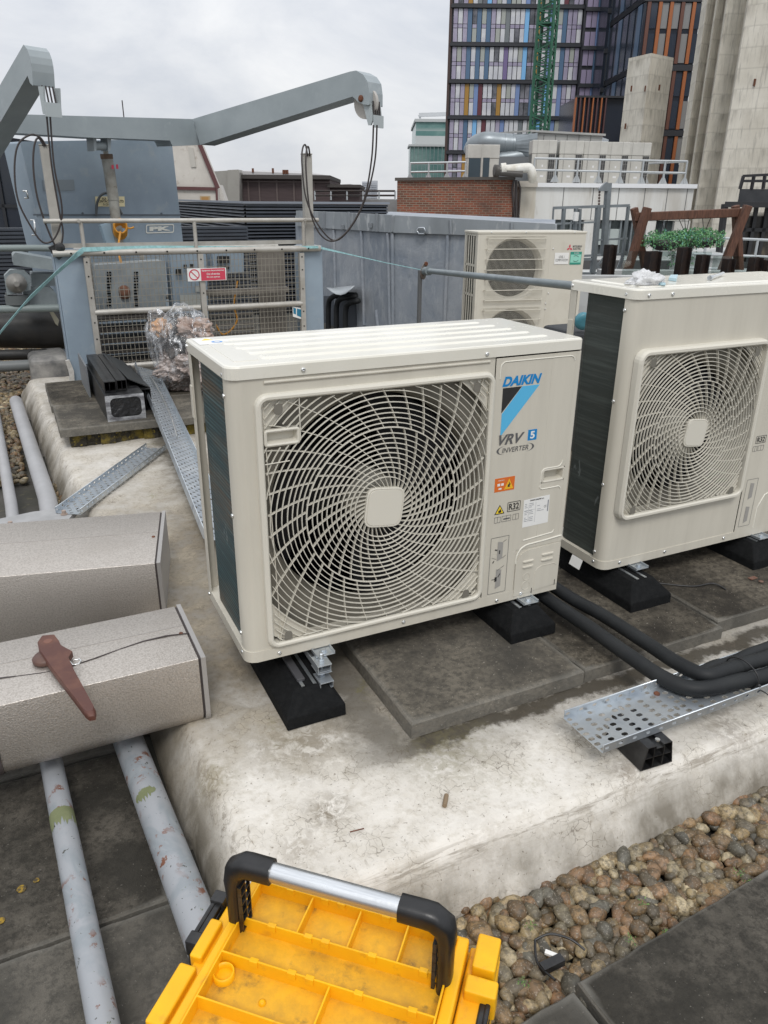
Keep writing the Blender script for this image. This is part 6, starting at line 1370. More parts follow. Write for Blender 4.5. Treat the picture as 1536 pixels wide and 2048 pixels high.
for fl_ in range(8):
    z1 = z16 + pit * (3 - fl_) if False else z16 - pit * (fl_ - 2); z0 = z1 - pit
    seq = seqs[fl_ % 5].split(','); wd = (sM - sL) / (len(seq) + 1.2)
    s = sL + .15; z0b, z1b = z0 + .14, z1 - .32
    i = 0; s = sL + .2
    tot_w = sum(1.0 if c_ in 'wld' else .92 for c_ in seq); un = (sM - sL - .3) / tot_w
    while i < len(seq):
        c_ = seq[i]
        if c_ in wmap:
            fbox(pm, s, s + .92 * un - .04, DT - .02, DT + .2, z0b, z1b, wmap[c_]); s += .92 * un; i += 1
        else:
            bay(s, s + un, z0b, z1b, DT, c_); s += un; i += 1
    # right set-forward part
    s = sM + .1; un2 = (sR - sM - .2) / 4.9
    for c_ in 'lwSll':
        w_ = un2
        if c_ == 'S': fbox(pm, s, s + w_, DT - 1.4, DT - 1.2, z0b - .5, z1b - .5, 0 if fl_ % 2 else 1)
        else:
            fbox(pm, s + .05, s + w_ - .05, DT - 1.42, DT - 1.2, z0b - .5, (z0b + z1b) / 2 - .8, 7); fbox(pm, s + .05, s + w_ - .05, DT - 1.42, DT - 1.2, (z0b + z1b) / 2 - .3, z1b - .5, 7)
        s += w_
pm.build('cladding_panels', panels, tw)
b = MB(); fbox(b, sM, sR + .1, DT - 1.2, DT + .4, -28, fz(1000, -140, DT))
for fl_ in range(9):
    z1 = z16 - pit * (fl_ - 2); fbox(b, sL - .15, sM + .1, DT - .35, DT, z1 - .26, z1 + .10); fbox(b, sL - .15, sM, DT - .2, DT, z1 + .14, z1 + .24); fbox(b, sM - .1, sR + .2, DT - 1.8, DT - 1.2, z1 - .8, z1 - .35)
b.build('floor_bands', fr_m, tw)
b = MB(); fboxr(b, sL - .35, sL, DT - .2, DT + 14, -28, fz(1000, -140, DT)); b.build('side_wall', M('side_brown', (.06, .035, .03), .6), tw)
# dark glazed link + brown and orange tower
tb2 = froot('tower_block', 'dark tower with orange brown vertical fins right of the coloured tower', 'tower', fs(1285, 50, 100), 100)
sa_, sb_ = fs(1287, 30, 100), fs(1400, 30, 100); ztop2 = fz(1300, -150, 100)
b = MB(); fbox(b, sa_, sb_, 100, 125, -28, ztop2); b.build('tower_core', M('dark_glass', (.022, .028, .042), .15), tb2)
b = MB(); fb = MB(); wb = MB(); pz = 3.35
for k in range(14):
    z = ztop2 - k * pz * 2; fbox(b, sa_ - .1, sb_, 99.7, 100, z - .3, z + .3)
    for j in range(7):
        s = sa_ + .3 + j * 1.25; fbox(fb, s, s + .38, 99.75, 100, z - 2 * pz + .4, z - .3, 0 if j % 3 else 1)
        fbox(wb, s + .45, s + 1.15, 99.9, 100.05, z - pz + .5, z - .4, rnd.choice((0, 1, 1))); fbox(wb, s + .45, s + 1.15, 99.9, 100.05, z - 2 * pz + .5, z - pz, rnd.choice((0, 1)))
    for j in range(9):
        d = 100.5 + j * 2.6; vs_ = fb if j % 2 else wb
        fbox(b, sa_ - .12, sa_, 100, 125, z - .3, z + .3); fbox(wb, sa_ - .1, sa_ - .02, d, d + 1.5, z - 2 * pz + .4, z - .4, 2 if j % 3 == 0 else 1)
b.build('floor_bands', fr_m, tb2); fb.build('fins', [M('fin_orange', (.32, .105, .035), .5), M('fin_brown', (.12, .05, .035), .5)], tb2); wb.build('windows', [M('win_mid', (.22, .22, .22), .3), M('win_navy', (.03, .04, .06), .15), M('win_bluegrey', (.07, .12, .19), .3)], tb2)
lk = froot('tower_link', 'dark blue glazed link between the coloured tower and the orange finned tower', 'building', fs(1230, 50, 116), 116)
b = MB(); s0, s1 = fs(1213, 50, 114), fs(1300, 50, 114); fbox(b, s0, s1, 114, 122, -28, ztop2 + 6); b.build('link_glass', M('dark_glass', (.022, .028, .042), .15), lk)
b = MB(); 
for k in range(9):
    z = z16 - pit * (k - 2) - 1.6; fbox(b, s0, s1, 113.8, 114, z - .25, z + .25, 0)
    for j in range(6): fbox(b, s0 + .4 + j * 1.1, s0 + .9 + j * 1.1, 113.9, 114, z - pit + .5, z - .4, 1 + (j + k) % 2)
b.build('link_panels', [fr_m, M('link_slate', (.05, .085, .13), .4), M('link_green', (.05, .055, .055), .4)], lk)
# fin box in front
s0, s1 = fs(1147, 240, 96), fs(1208, 240, 96); zt = fz(1150, 196, 96); zt2 = fz(1205, 188, 96)
fbx = froot('finned_pavilion', 'low dark volume with rust coloured fins in front of the coloured tower', 'building', s0, 96)
b = MB(); fbox(b, s0, s1 + 5, 96, 104, -28, zt); b.build('pavilion_body', M('dark_glass', (.022, .028, .042), .15), fbx)
b = MB(); 
for k in range(8): s = s0 + (s1 - s0) * k / 7.2; fbox(b, s - .07, s + .07, 95.5, 96, -28, zt + .05, k % 2)
fbox(b, s0 - .1, s1 + 5, 95.5, 96, zt, zt + .2, 2); b.build('fins', [M('fin_orange', (.32, .105, .035), .5), M('fin_maroon', (.09, .04, .04), .5), fr_m], fbx)
# concrete structures
cn, tcn, bcn, ocn = nt('board_concrete'); v = N(tcn, 'TexCoord').outputs['Object']; s3 = N(tcn, 'SeparateXYZ'); tcn.links.new(v, s3.inputs[0])
q1 = nz(tcn, .9, 6, .7, vec=v, stretch=(1.4, 1.4, .22)); q2 = nz(tcn, .35, 5, .6, vec=v); q3 = nz(tcn, 3.5, 4, .6, vec=v, stretch=(1.8, 1.8, .18))
fz_ = mth(tcn, 'FRACT', mth(tcn, 'MULTIPLY_ADD', q2, .08, mth(tcn, 'DIVIDE', s3.outputs[2], 1.45))); ln = ramp(tcn, fz_, .0, .10, (1, 1, 1, 1), (0, 0, 0, 1)); gr_ = ramp(tcn, fz_, .25, 1.0)
c = mix(tcn, ramp(tcn, q2, .35, .65), (.68, .645, .565), (.54, .505, .43)); c = mix(tcn, mth(tcn, 'MULTIPLY', ramp(tcn, q1, .46, .68, cb=(.75, .75, .75, 1)), gr_), c, (.22, .20, .165)); c = mix(tcn, mth(tcn, 'MULTIPLY', ramp(tcn, q3, .52, .66), .4), c, (.19, .18, .165)); c = mix(tcn, mth(tcn, 'MULTIPLY', ln, .3), c, (.19, .175, .145))
tcn.links.new(c, bcn.inputs['Base Color']); bcn.inputs['Roughness'].default_value = .85; bump(tcn, bcn, q1, .4, .1)
def P_(u, v, d): return (fs(u, v, d), d)
cc = fpoly('concrete_core', 'short board marked concrete lift core in front of the orange finned tower', 'concrete core', [P_(1258, 112, 87), P_(1303, 104, 84), P_(1349, 104, 86.5), P_(1312, 104, 92)], fz(1305, 108, 84.5), -28, cn)
plan = [P_(1402, 20, 80), P_(1412, 20, 77), P_(1428, 20, 77.5), P_(1432, 20, 75), P_(1448, 20, 75.5), P_(1452, 20, 73), P_(1490, 20, 73), P_(1494, 20, 70), P_(1640, 20, 67), P_(1700, 20, 90)]
ct = fpoly('concrete_tower', 'huge streaked board marked concrete tower rising out of frame at the right', 'concrete tower', plan, fz(1450, -200, 75), -28, cn)
b = MB()
for (u, v, d) in ((1508, 172, 69.5), (1528, 172, 69.2), (1500, 246, 69.6), (1518, 244, 69.3), (1262, 183, 86), (1290, 183, 84.6), (1318, 181, 84.5), (1250, 258, 86.5)):
    p = fd(u, v, d - .4); b.beam(p, p + Vector((0, 0, .5)), .12, .12)
tag(b.build('reinforcement_stubs', rust), 'small rusty pour tie stubs dotted on the concrete towers', 'ties', kind='stuff')
# green tower crane mast
dC = 70.0; mast = froot('tower_crane', 'green lattice tower crane mast in front of the coloured tower', 'crane', fs(1095, 50, dC), dC)
gcm = M('crane_green', (.017, .09, .052), .5, c2=(.025, .12, .07), sc=2)
sA, sB = fs(1075, 30, dC), fs(1117, 30, dC); ztc, zbc = fz(1095, -120, dC), fz(1080, 330, dC)
hw = (sB - sA) / 2; sc0 = (sA + sB) / 2; cr4 = [(sc0 - hw, dC - hw * .3), (sc0 + hw, dC - hw * .9), (sc0 + hw * .35, dC + hw * 1.1), (sc0 - hw * .65, dC + hw * 1.4)]
cr4 = [(sc0 + hw * 1.05 * math.cos(R(a)), dC + hw * 1.05 * math.sin(R(a))) for a in (200, 290, 20, 110)]
for s, d in cr4:
    b = MB(); b.beam(F(s, d, zbc), F(s, d, ztc), .17, .17); b.build('mast_leg', gcm, mast)
b = MB(); nl = 17; hh_ = (ztc - zbc) / nl
for k in range(nl):
    z0 = zbc + k * hh_
    for j in range(4):
        p, q = cr4[j], cr4[(j + 1) % 4]; b.beam(F(*p, z0), F(*q, z0), .07, .07); b.beam(F(*p, z0), F(*q, z0 + hh_ / 2), .075, .075); b.beam(F(*q, z0 + hh_ / 2), F(*p, z0 + hh_), .075, .075)
b.build('lattice', gcm, mast)
b = MB(); 
for z in (fz(1090, 50, dC), fz(1080, 160, dC)): fbox(b, sc0 - hw * .7, sc0 + hw * .7, dC - hw * .6, dC + hw * .6, z, z + .12)
b.beam(F(sc0 + .1, dC, zbc), F(sc0 + .1, dC, ztc), .25, .06); b.build('ladder_platform', gcm, mast)
# green glass office
g1m, tg, bg_, og = nt('green_glazing'); v = N(tg, 'TexCoord').outputs['Object']; q = nz(tg, .12, 5, .6, vec=v, stretch=(1, 1, 1.5)); sg3 = N(tg, 'SeparateXYZ'); tg.links.new(v, sg3.inputs[0])
c = mix(tg, ramp(tg, q, .4, .65), (.10, .20, .19), (.22, .33, .31)); ff = mth(tg, 'FRACT', mth(tg, 'DIVIDE', sg3.outputs[2], 3.6)); c = mix(tg, ramp(tg, ff, .0, .22, (1, 1, 1, 1), (0, 0, 0, 1)), c, (.30, .36, .35)); tg.links.new(c, bg_.inputs['Base Color']); bg_.inputs['Roughness'].default_value = .2
gb = froot('office_building', 'distant green glass office block left of the coloured tower', 'building', fs(830, 300, 190), 190)
b = MB(); fbox(b, fs(832, 245, 190), fs(930, 245, 190), 190, 215, -28, fz(860, 244, 190)); fbox(b, fs(820, 300, 180), fs(930, 300, 180), 180, 190, -28, fz(850, 293, 180)); b.build('glazing', g1m, gb)
b = MB(); fbox(b, fs(832, 245, 190) - .3, fs(930, 245, 190), 189.6, 216, fz(860, 244, 190), fz(860, 238, 190)); fbox(b, fs(820, 300, 180) - .3, fs(930, 300, 180), 179.6, 190, fz(850, 293, 180), fz(850, 289, 180)); fbox(b, fs(832, 270, 190) - .1, fs(930, 270, 190), 189.7, 190, fz(860, 291, 190), fz(860, 272, 190)); b.build('cornice', M('cornice_pale', (.42, .44, .44), .6), gb)
for k in range(14): pass
b = MB(); 
for k in range(16): s = fs(820, 300, 180) + k * .85; fbox(b, s, s + .12, 179.7, 180, -28, fz(850, 293, 180))
b.build('mullions', M('mullion_grey', (.20, .26, .26), .5), gb)
b = MB(); b.beam(fd(838, 230, 200), fd(895, 228, 200), .8, .8); b.beam(fd(838, 230, 200), fd(841, 238, 200), .4, .4); tag(b.build('roof_cradle_arm', M('arm_pale', (.5, .52, .54), .5)), 'thin pale boom lying on the roof of the green glass block', 'boom')
# brick building
brk, tbk, bbk, obk = nt('brickwork'); v = N(tbk, 'TexCoord').outputs['Object']; mp = N(tbk, 'Mapping'); mp.inputs['Rotation'].default_value = (R(90), 0, 0); 
rotm = N(tbk, 'Mapping'); rotm.inputs['Rotation'].default_value = (0, 0, -YAW); tbk.links.new(v, rotm.inputs[0]); sx3 = N(tbk, 'SeparateXYZ'); tbk.links.new(rotm.outputs[0], sx3.inputs[0]); cmb = N(tbk, 'CombineXYZ'); tbk.links.new(mth(tbk, 'ADD', sx3.outputs[0], sx3.outputs[1]), cmb.inputs[0]); tbk.links.new(sx3.outputs[2], cmb.inputs[1])
br = N(tbk, 'TexBrick', In={'Color1': (.20, .055, .028, 1), 'Color2': (.095, .045, .03, 1), 'Mortar': (.20, .165, .125, 1), 'Scale': 1.0, 'Mortar Size': .010, 'Brick Width': .225, 'Row Height': .075, 'Bias': -.1}); tbk.links.new(cmb.outputs[0], br.inputs[0])
q = nz(tbk, 1.2, 5, .6, vec=v); c = mix(tbk, mth(tbk, 'MULTIPLY', ramp(tbk, q, .45, .7), .6), br.outputs[0], (.07, .035, .026)); tbk.links.new(c, bbk.inputs['Base Color']); bbk.inputs['Roughness'].default_value = .9
dB = 29.0; sb0, sb1 = fs(794, 400, dB), fs(1026, 400, dB); ztb = fz(900, 362, dB)
bk_ = froot('brick_building', 'red brick parapet building with a dark coping behind the lead clad plant room', 'building', sb0, dB)
b = MB(); b.loops([[F(s, d, -28) for s, d in ((sb0, dB), (sb1, dB), (sb1, dB + 12), (sb0 + 2, dB + 12))], [F(s, d, z) for s, d, z in ((sb0, dB, ztb), (sb1, dB, fz(1026, 359, dB)), (sb1, dB + 12, ztb), (sb0 + 2, dB + 12, ztb))]], cap1=True); b.build('wall', brk, bk_)
b = MB(); b.loops([[F(sb0 - .08, dB - .08, ztb + z) for z in (0, .09)], [F(sb1 + .02, dB - .08, fz(1026, 359, dB) + z) for z in (0, .09)], [F(sb1 + .02, dB + .4, fz(1026, 359, dB) + z) for z in (0, .09)], [F(sb0 - .08, dB + .4, ztb + z) for z in (0, .09)]], close=False); b.beam(F(sb0 - .08, dB + .1, ztb + .04), F(sb1 + .02, dB + .1, fz(1026, 359, dB) + .04), .4, .09); b.build('coping', M('coping_dark', (.07, .062, .055), .8), bk_)
# white panelled building
dW = 30.0; sw0, sw1 = fs(1035, 420, dW), fs(1385, 400, dW); zw = fz(1200, 368, dW)
wm_ = M('white_panel', (.60, .60, .58), .6, c2=(.46, .44, .40), sc=.7, stretch=(2, 2, .35), c3=(.34, .31, .26), sc3=1.6, lo3=.60, hi3=.75)
wbld = froot('white_building', 'white panelled flat roofed building with streaky fascia and dark windows', 'building', sw0, dW)
zf0 = fz(1200, 440, dW)
b = MB(); fbox(b, sw0, sw1, dW, dW + 14, zf0, zw); b.build('fascia', wm_, wbld)
b = MB(); fbox(b, sw0 + .1, sw1 - .1, dW + .25, dW + 14, -28, zf0); b.build('recess_wall', M('glazing_dark', (.03, .036, .04), .12, c2=(.10, .12, .12), sc=1.5), wbld)
b = MB(); fbox(b, sw0 - .05, sw1 + .06, dW - .12, dW, zw - .12, zw + .02); b.build('roof_edge', M('edge_white', (.66, .67, .68), .5), wbld)
for u in (1126, 1185, 1236, 1288, 1333, 1372): b = MB(); s = fs(u, 400, dW); fbox(b, s - .015, s + .015, dW - .004, dW, zf0, zw - .13); b.build('panel_joint', M('joint_grey', (.16, .16, .155), .7), wbld)
b = MB()
for (u0, u1) in ((1035, 1074), (1165, 1192), (1290, 1308), (1345, 1376)): fbox(b, fs(u0, 480, dW), fs(u1, 480, dW), dW + .02, dW + .3, -28, zf0 - .005)
b.build('column', wm_, wbld)
b = MB(); fbox(b, sw0 - .0, sw1 - .1, dW + .1, dW + .25, fz(1200, 590, dW), fz(1200, 540, dW)); fbox(b, fs(1305, 480, dW), fs(1345, 480, dW), dW + .12, dW + .25, fz(1200, 515, dW), fz(1200, 470, dW)); fbox(b, fs(1192, 480, dW), fs(1240, 480, dW), dW + .12, dW + .25, fz(1200, 490, dW), fz(1200, 458, dW)); b.build('window_blind', M('blind_pale', (.36, .40, .39), .5), wbld)
for u in (1140, 1150, 1218, 1240, 1262, 1284, 1325): 
    b = MB(); s = fs(u, 480, dW); fbox(b, s - .03, s + .03, dW + .08, dW + .25, -10, zf0 - .01); b.build('window_mullion', gantry_m, wbld)
b = MB()
sx_ = fs(1040, 400, 29.5); fbox(b, fs(1038, 400, 29.3), fs(1071, 400, 29.3), 29.3, 30, -28, fz(1055, 374, 29.3)); b.build('stair_pier', M('pier_cream', (.50, .48, .43), .7, c2=(.40, .36, .29), sc=.9, stretch=(2, 2, .3)), wbld)
b = MB(); fbox(b, fs(1036, 400, 29.2), fs(1073, 400, 29.2), 29.2, 30, fz(1055, 374, 29.2), fz(1055, 362, 29.2)); b.build('pier_cap', M('pier_cap', (.42, .39, .34), .7), wbld)
b = MB()
for k, (u, r_) in enumerate(((1028, .03), (1032, .05), (1037, .03))): b.tube([fd(u, 358 + k * 2, 28.9), fd(u + 4 * (k - 1), 378, 28.9), fd(u + (2 - k), 440, 28.9), fd(u + 2, 470, 28.9)], r_, 6)
tag(b.build('cables', ropeblk), 'bundle of black cables down the corner between the brick and the white pier', 'cables')
# condensers on white roof
cb = M('vrv_beige', (.46, .45, .415), .5, c2=(.38, .37, .34), sc=1.2); zr_ = zw + .02
def condenser():
    t_ = thing('roof_condenser', 'tmp', 'condenser', (0, 0, 0), 'row of tall roof condensers')
    b = MB(); b.box(0, .93, 0, .75, .05, 1.2); b.box(-.015, .945, -.02, .77, 1.2, 1.68); b.build('cabinet', cb, t_, local=True, bev=.02)
    b = MB(); b.box(.66, .90, -.008, 0, .12, 1.18); b.build('coil_grille', M('grille_dark', (.035, .035, .035), .6), t_, local=True)
    b = MB(); 
    for k in range(5): b.box(.66, .90, -.014, -.008, .26 + k * .2, .268 + k * .2)
    for k in range(2): b.box(.73 + k * .08, .74 + k * .08, -.014, -.008, .2, 1.18)
    b.box(.18, .19, -.024, -.001, .06, 1.68); b.box(.635, .645, -.024, -.001, .06, 1.68); b.build('grille_bars', M('bar_grey', (.25, .245, .23), .5), t_, local=True)
    b = MB(); b.box(-.008, 0, .08, .68, .2, 1.18); b.build('side_coil', M('side_coil', (.12, .125, .12), .6), t_, local=True)
    b = MB(); b.box(.40, .46, -.004, 0, .72, .80); b.box(.36, .50, -.004, 0, .35, .42); b.build('label_patch', M('patch_grey', (.6, .6, .6), .6), t_, local=True)
    return t_
cnd = condenser(); us = [(1063, 118), (1117, 0), (1165, 0), (1210, 0), (1252, 0)]
nmc = ['leftmost of the five tall beige condensers on the white roof', 'second from the left of the five tall beige condensers on the white roof', 'middle one of the five tall beige condensers on the white roof', 'fourth from the left of the five tall beige condensers on the white roof', 'rightmost of the five tall beige condensers on the white roof']
for k, (u, _) in enumerate(us):
    o = cnd if k == 0 else copy_tree(cnd); dd = 33.2 + .25 * k; p = F(fs(u, 330, dd), dd, zr_ - .08 + .0 * k); o.location = p; o.rotation_euler = (0, 0, YAW); o['label'] = nmc[k]
t_ = thing('roof_condenser', 'separate beige condenser with two dark coil faces on the brick building roof', 'condenser', F(fs(935, 320, 31), 31, ztb), rz=YAW)
wc = fs(1000, 320, 31) - fs(937, 320, 31); hc_ = fz(960, 289, 31) - ztb
b = MB(); b.box(0, wc, 0, .8, 0, hc_ * .64); b.box(-.01, wc + .01, -.02, .82, hc_ * .64, hc_); b.build('cabinet', cb, t_, local=True, bev=.02)
b = MB(); b.box(.05, wc * .42, -.02, .01, .05, hc_ * .64); b.box(wc * .5, wc * .70, -.02, .01, .05, hc_ * .66); b.build('coil_face', M('coil_navy', (.03, .05, .065), .5), t_, local=True)
b = MB(); b.box(wc * .44, wc * .48, -.04, .0, .0, hc_); b.build('corner_trim', cb, t_, local=True)
# air handling unit and round duct
ah = froot('air_handling_unit', 'long grey rooftop air handling unit with a chamfered end above the condensers', 'air handler', fs(1062, 280, 36), 36, z=zr_)
s0, s1 = fs(1064, 275, 36), fs(1205, 275, 36); zt = fz(1130, 266, 36); zb2 = fz(1130, 330, 36)
aum = M('ahu_grey', (.36, .36, .345), .5, c2=(.30, .30, .29), sc=1)
b = MB(); b.loops([[F(s, d, zb2) for s, d in ((s0, 36), (s1, 36), (s1, 38), (s0, 38))], [F(s, d, z) for s, d, z in ((s0, 36, fz(1064, 263, 36)), (s1, 36, fz(1205, 271, 36)), (s1, 38, zt), (s0, 38, zt))]], cap1=True, cap0=True); b.build('casing', aum, ah, bev=.02)
b = MB(); 
for k in range(1, 6): s = s0 + (s1 - s0) * k / 6; fbox(b, s - .015, s + .015, 35.98, 36, zb2, fz(1130, 270, 36))
b.build('panel_seam', M('joint_grey', (.16, .16, .155), .7), ah)
b = MB(); b.beam(F(s0 - .1, 35.95, fz(1064, 262, 36)), F(s1 + .1, 35.95, fz(1205, 270, 36)), .12, .08); b.beam(F(s0 - 1.2, 37, fz(1010, 266, 37)), F(s0 - .1, 35.95, fz(1064, 262, 36)), .1, .06); b.build('roof_trim', aum, ah)
b = MB(); b.loops([[F(s1, 36.1, fz(1205, 274, 36)), F(s1, 37.8, fz(1205, 274, 36)), F(s1, 37.8, zb2), F(s1, 36.1, zb2)], [F(s1 + .35, 36.3, fz(1215, 278, 36)), F(s1 + .35, 37.6, fz(1215, 278, 36)), F(s1 + .35, 37.6, fz(1215, 292, 36)), F(s1 + .35, 36.3, fz(1215, 292, 36))]], cap1=True); b.build('end_cowl', galv, ah)
dk = M('duct_grey', (.24, .27, .29), .38, .4, c2=(.19, .215, .23), sc=1.5)
b = MB(); A_ = fd(1062, 290, 35.9); 
sqd = [fd(u, v, 35.9) for u, v in ((1066, 265), (1066, 322), (1064, 322), (1064, 265))]
cD = fd(1022, 290, 35.6); rD = .42
rect = [fd(1066, 266, 35.6), fd(1066, 320, 35.6), fd(1066, 320, 37.4), fd(1066, 266, 37.4)]
R8 = []
for k in range(24):
    a = 2 * math.pi * k / 24 + math.pi / 4; q_ = (abs(math.cos(a)) ** 12 + abs(math.sin(a)) ** 12) ** (-1 / 12); c = (rect[0] + rect[2]) / 2; hz_ = (rect[0].z - rect[1].z) / 2; R8.append((c + FWD * .9 * q_ * math.cos(a) + Vector((0, 0, hz_ * q_ * math.sin(a)))))
C8 = [fd(1028, 290, 36.4) + FWD * rD * math.cos(2 * math.pi * k / 24 + math.pi / 4) + Vector((0, 0, rD * math.sin(2 * math.pi * k / 24 + math.pi / 4))) for k in range(24)]
b.loops([R8, C8], smooth=False); b.tube(sp([fd(1030, 290, 36.4), fd(1000, 287, 36.4), fd(970, 285, 36.4), fd(952, 292, 36.6), fd(945, 305, 36.8)]), rD, 24)
for u in (1027, 1010): 
    b.tube([fd(u, 290 - (1027 - u) * .05, 36.4), fd(u - 2, 290 - (1027 - u) * .05, 36.4)], rD + .04, 24)
b.tube([fd(1050, 312, 36.2), fd(1005, 318, 36.2), fd(985, 330, 36.2)], .3, 16); b.build('round_duct', dk, ah)
b = MB(); fbox(b, fs(985, 330, 35), fs(1062, 330, 35), 35, 36, zr_ - .3, fz(1020, 313, 35)); b.build('duct_box', M('ductbox_dark', (.13, .14, .15), .5), ah)
# white elbow pipe
b = MB(); b.tube(sp([fd(1000, 340, 28.6), fd(1008, 340, 28.6), fd(1050, 336, 28.6), fd(1060, 338, 28.6), fd(1065, 350, 28.6), fd(1066, 362, 28.7)]), .155, 16); b.tube([fd(1002, 338, 28.55), fd(1012, 337, 28.55)], .18, 16)
tag(b.build('white_duct_elbow', M('duct_white', (.66, .65, .61), .45, c2=(.5, .47, .40), sc=3)), 'white wrapped duct elbow sitting on the corner of the brick building', 'duct')
b = MB(); b.tube([fd(994, 345, 28.5), fd(1045, 349, 28.5)], .10, 12); b.lathe([(.2, 0), (.2, .15), (.12, .15)], fd(997, 342, 28.5), (-1, .3, 0), 12); tag(b.build('flue', M('flue_dark', (.05, .045, .04), .5)), 'dark flue pipe tucked under the white duct elbow', 'flue')
# railings
rl_m = M('rail_galv', (.40, .42, .43), .45, .4)
def railing(lab, pts, dists, h, n_per, top=(1.0, .5), r=.035, grp=None):
    t_ = thing('roof_railing', lab, 'railing', fd(*pts[0], dists[0]), grp); P = [fd(u, v, d) for (u, v), d in zip(pts, dists)]
    b = MB()
    for f in top: b.tube([p + Vector((0, 0, h * f)) for p in P], r, 8)
    b.build('handrail', rl_m if r > .022 else steel_dk, t_)
    for i in range(len(P) - 1):
        for k in range(n_per[i] + 1):
            q = P[i].lerp(P[i + 1], k / n_per[i]); b = MB(); b.tube([q, q + Vector((0, 0, h))], r, 8); (r > .03) and b.loops([[q + RGT * x + Vector((0, 0, 0)) for x in (-.16, .16)], [q + RGT * x + Vector((0, 0, .22)) for x in (-.05, .05)]], close=False); b.build('upright', rl_m, t_)
    return t_
h_ = fz(1200, 322, 30.3) - zw
railing('long galvanised guard rail along the white building roof in front of the condensers', [(1066, 363), (1368, 369)], [30.3, 30.3], h_, [7])
railing('short galvanised guard rail returning at the right end of the white roof', [(1368, 369), (1290, 366)], [30.35, 36.0], h_, [2])
railing('galvanised guard rail on the brick building roof left of the separate condenser', [(820, 362), (930, 360)], [30.5, 30.5], fz(900, 328, 30.5) - ztb, [3])
# steel gantry frame
dG = 13.5; gt = froot('steel_gantry', 'grey steel lifting frame with a tall bracketed post right of the two fan unit', 'lifting frame', fs(1170, 500, dG), dG, z=-.55)
b = MB()
def gb_(u0, v0, u1, v1, w_=.07, d0=dG, d1=None, bb=None):
    w_ *= .72; (bb or b).beam(fd(u0, v0, d0), fd(u1, v1, d1 or d0), w_, w_)
gb_(1106, 416, 1259, 411, .06); gb_(1197, 412, 1185, 546, .10); gb_(1128, 417, 1121, 520, .07); gb_(1152, 417, 1146, 520, .07); gb_(1160, 418, 1155, 520, .06); gb_(1257, 412, 1245, 515, .06)
gb_(1245, 515, 1232, 548, .07); gb_(1107, 416, 1105, 452, .03); gb_(1106, 448, 1195, 444, .04); gb_(1160, 512, 1248, 508, .05); gb_(1185, 512, 1200, 540, .06); gb_(1207, 516, 1192, 536, .05); gb_(1195, 480, 1255, 477, .04); gb_(1180, 546, 1250, 546, .05); gb_(1105, 520, 1190, 518, .06); gb_(1110, 546, 1190, 548, .07)
b.build('frame', gantry_m, gt)
b = MB(); gb_(1217, 366, 1206, 512, .11); b.prism([fd(u, v, dG - .06) for u, v in ((1218, 366), (1213, 364), (1199, 378), (1200, 382), (1217, 382))], FWD * .1); b.build('post', gantry_m, gt)
b = MB()
for k in range(9): b.lathe([(.012, -.02), (.02, 0), (.012, .02)], fd(1199 - k * .25, 384 + k * 6, dG), n=6)
b.tube(sp([fd(1197, 432, dG), fd(1200, 445, dG), fd(1196, 452, dG)]), .012, 6); b.build('chain_hoist', M('chain_dark', (.12, .09, .08), .5, .5), gt)
b = MB(); b.tube([fd(1153, 424, dG - .1), fd(1151, 442, dG - .1)], .045, 8); b.build('white_fitting', white_p, gt)
# pergola
dP = 13.0; pg = froot('timber_pergola', 'dark brown timber frame of crossed posts and one beam holding hanging plants', 'pergola', fs(1370, 540, dP), dP, z=-.55)
def tbeam(a, c, w_=.15, d0=dP, d1=dP, name='crossed_post'):
    b = MB(); b.beam(fd(*a, d0), fd(*c, d1), w_, w_); b.build(name, timber, pg, bev=.012)
tbeam((1268, 434), (1484, 425), .13, name='beam')
tbeam((1268, 416), (1302, 600), .10, 13.0, 13.1); tbeam((1295, 415), (1248, 565), .11, 12.85, 12.85)
tbeam((1471, 411), (1478, 600), .10, 13.05, 13.15); tbeam((1496, 411), (1434, 565), .12, 12.85, 12.85); tbeam((1477, 468), (1481, 560), .09, 12.9, 12.95)
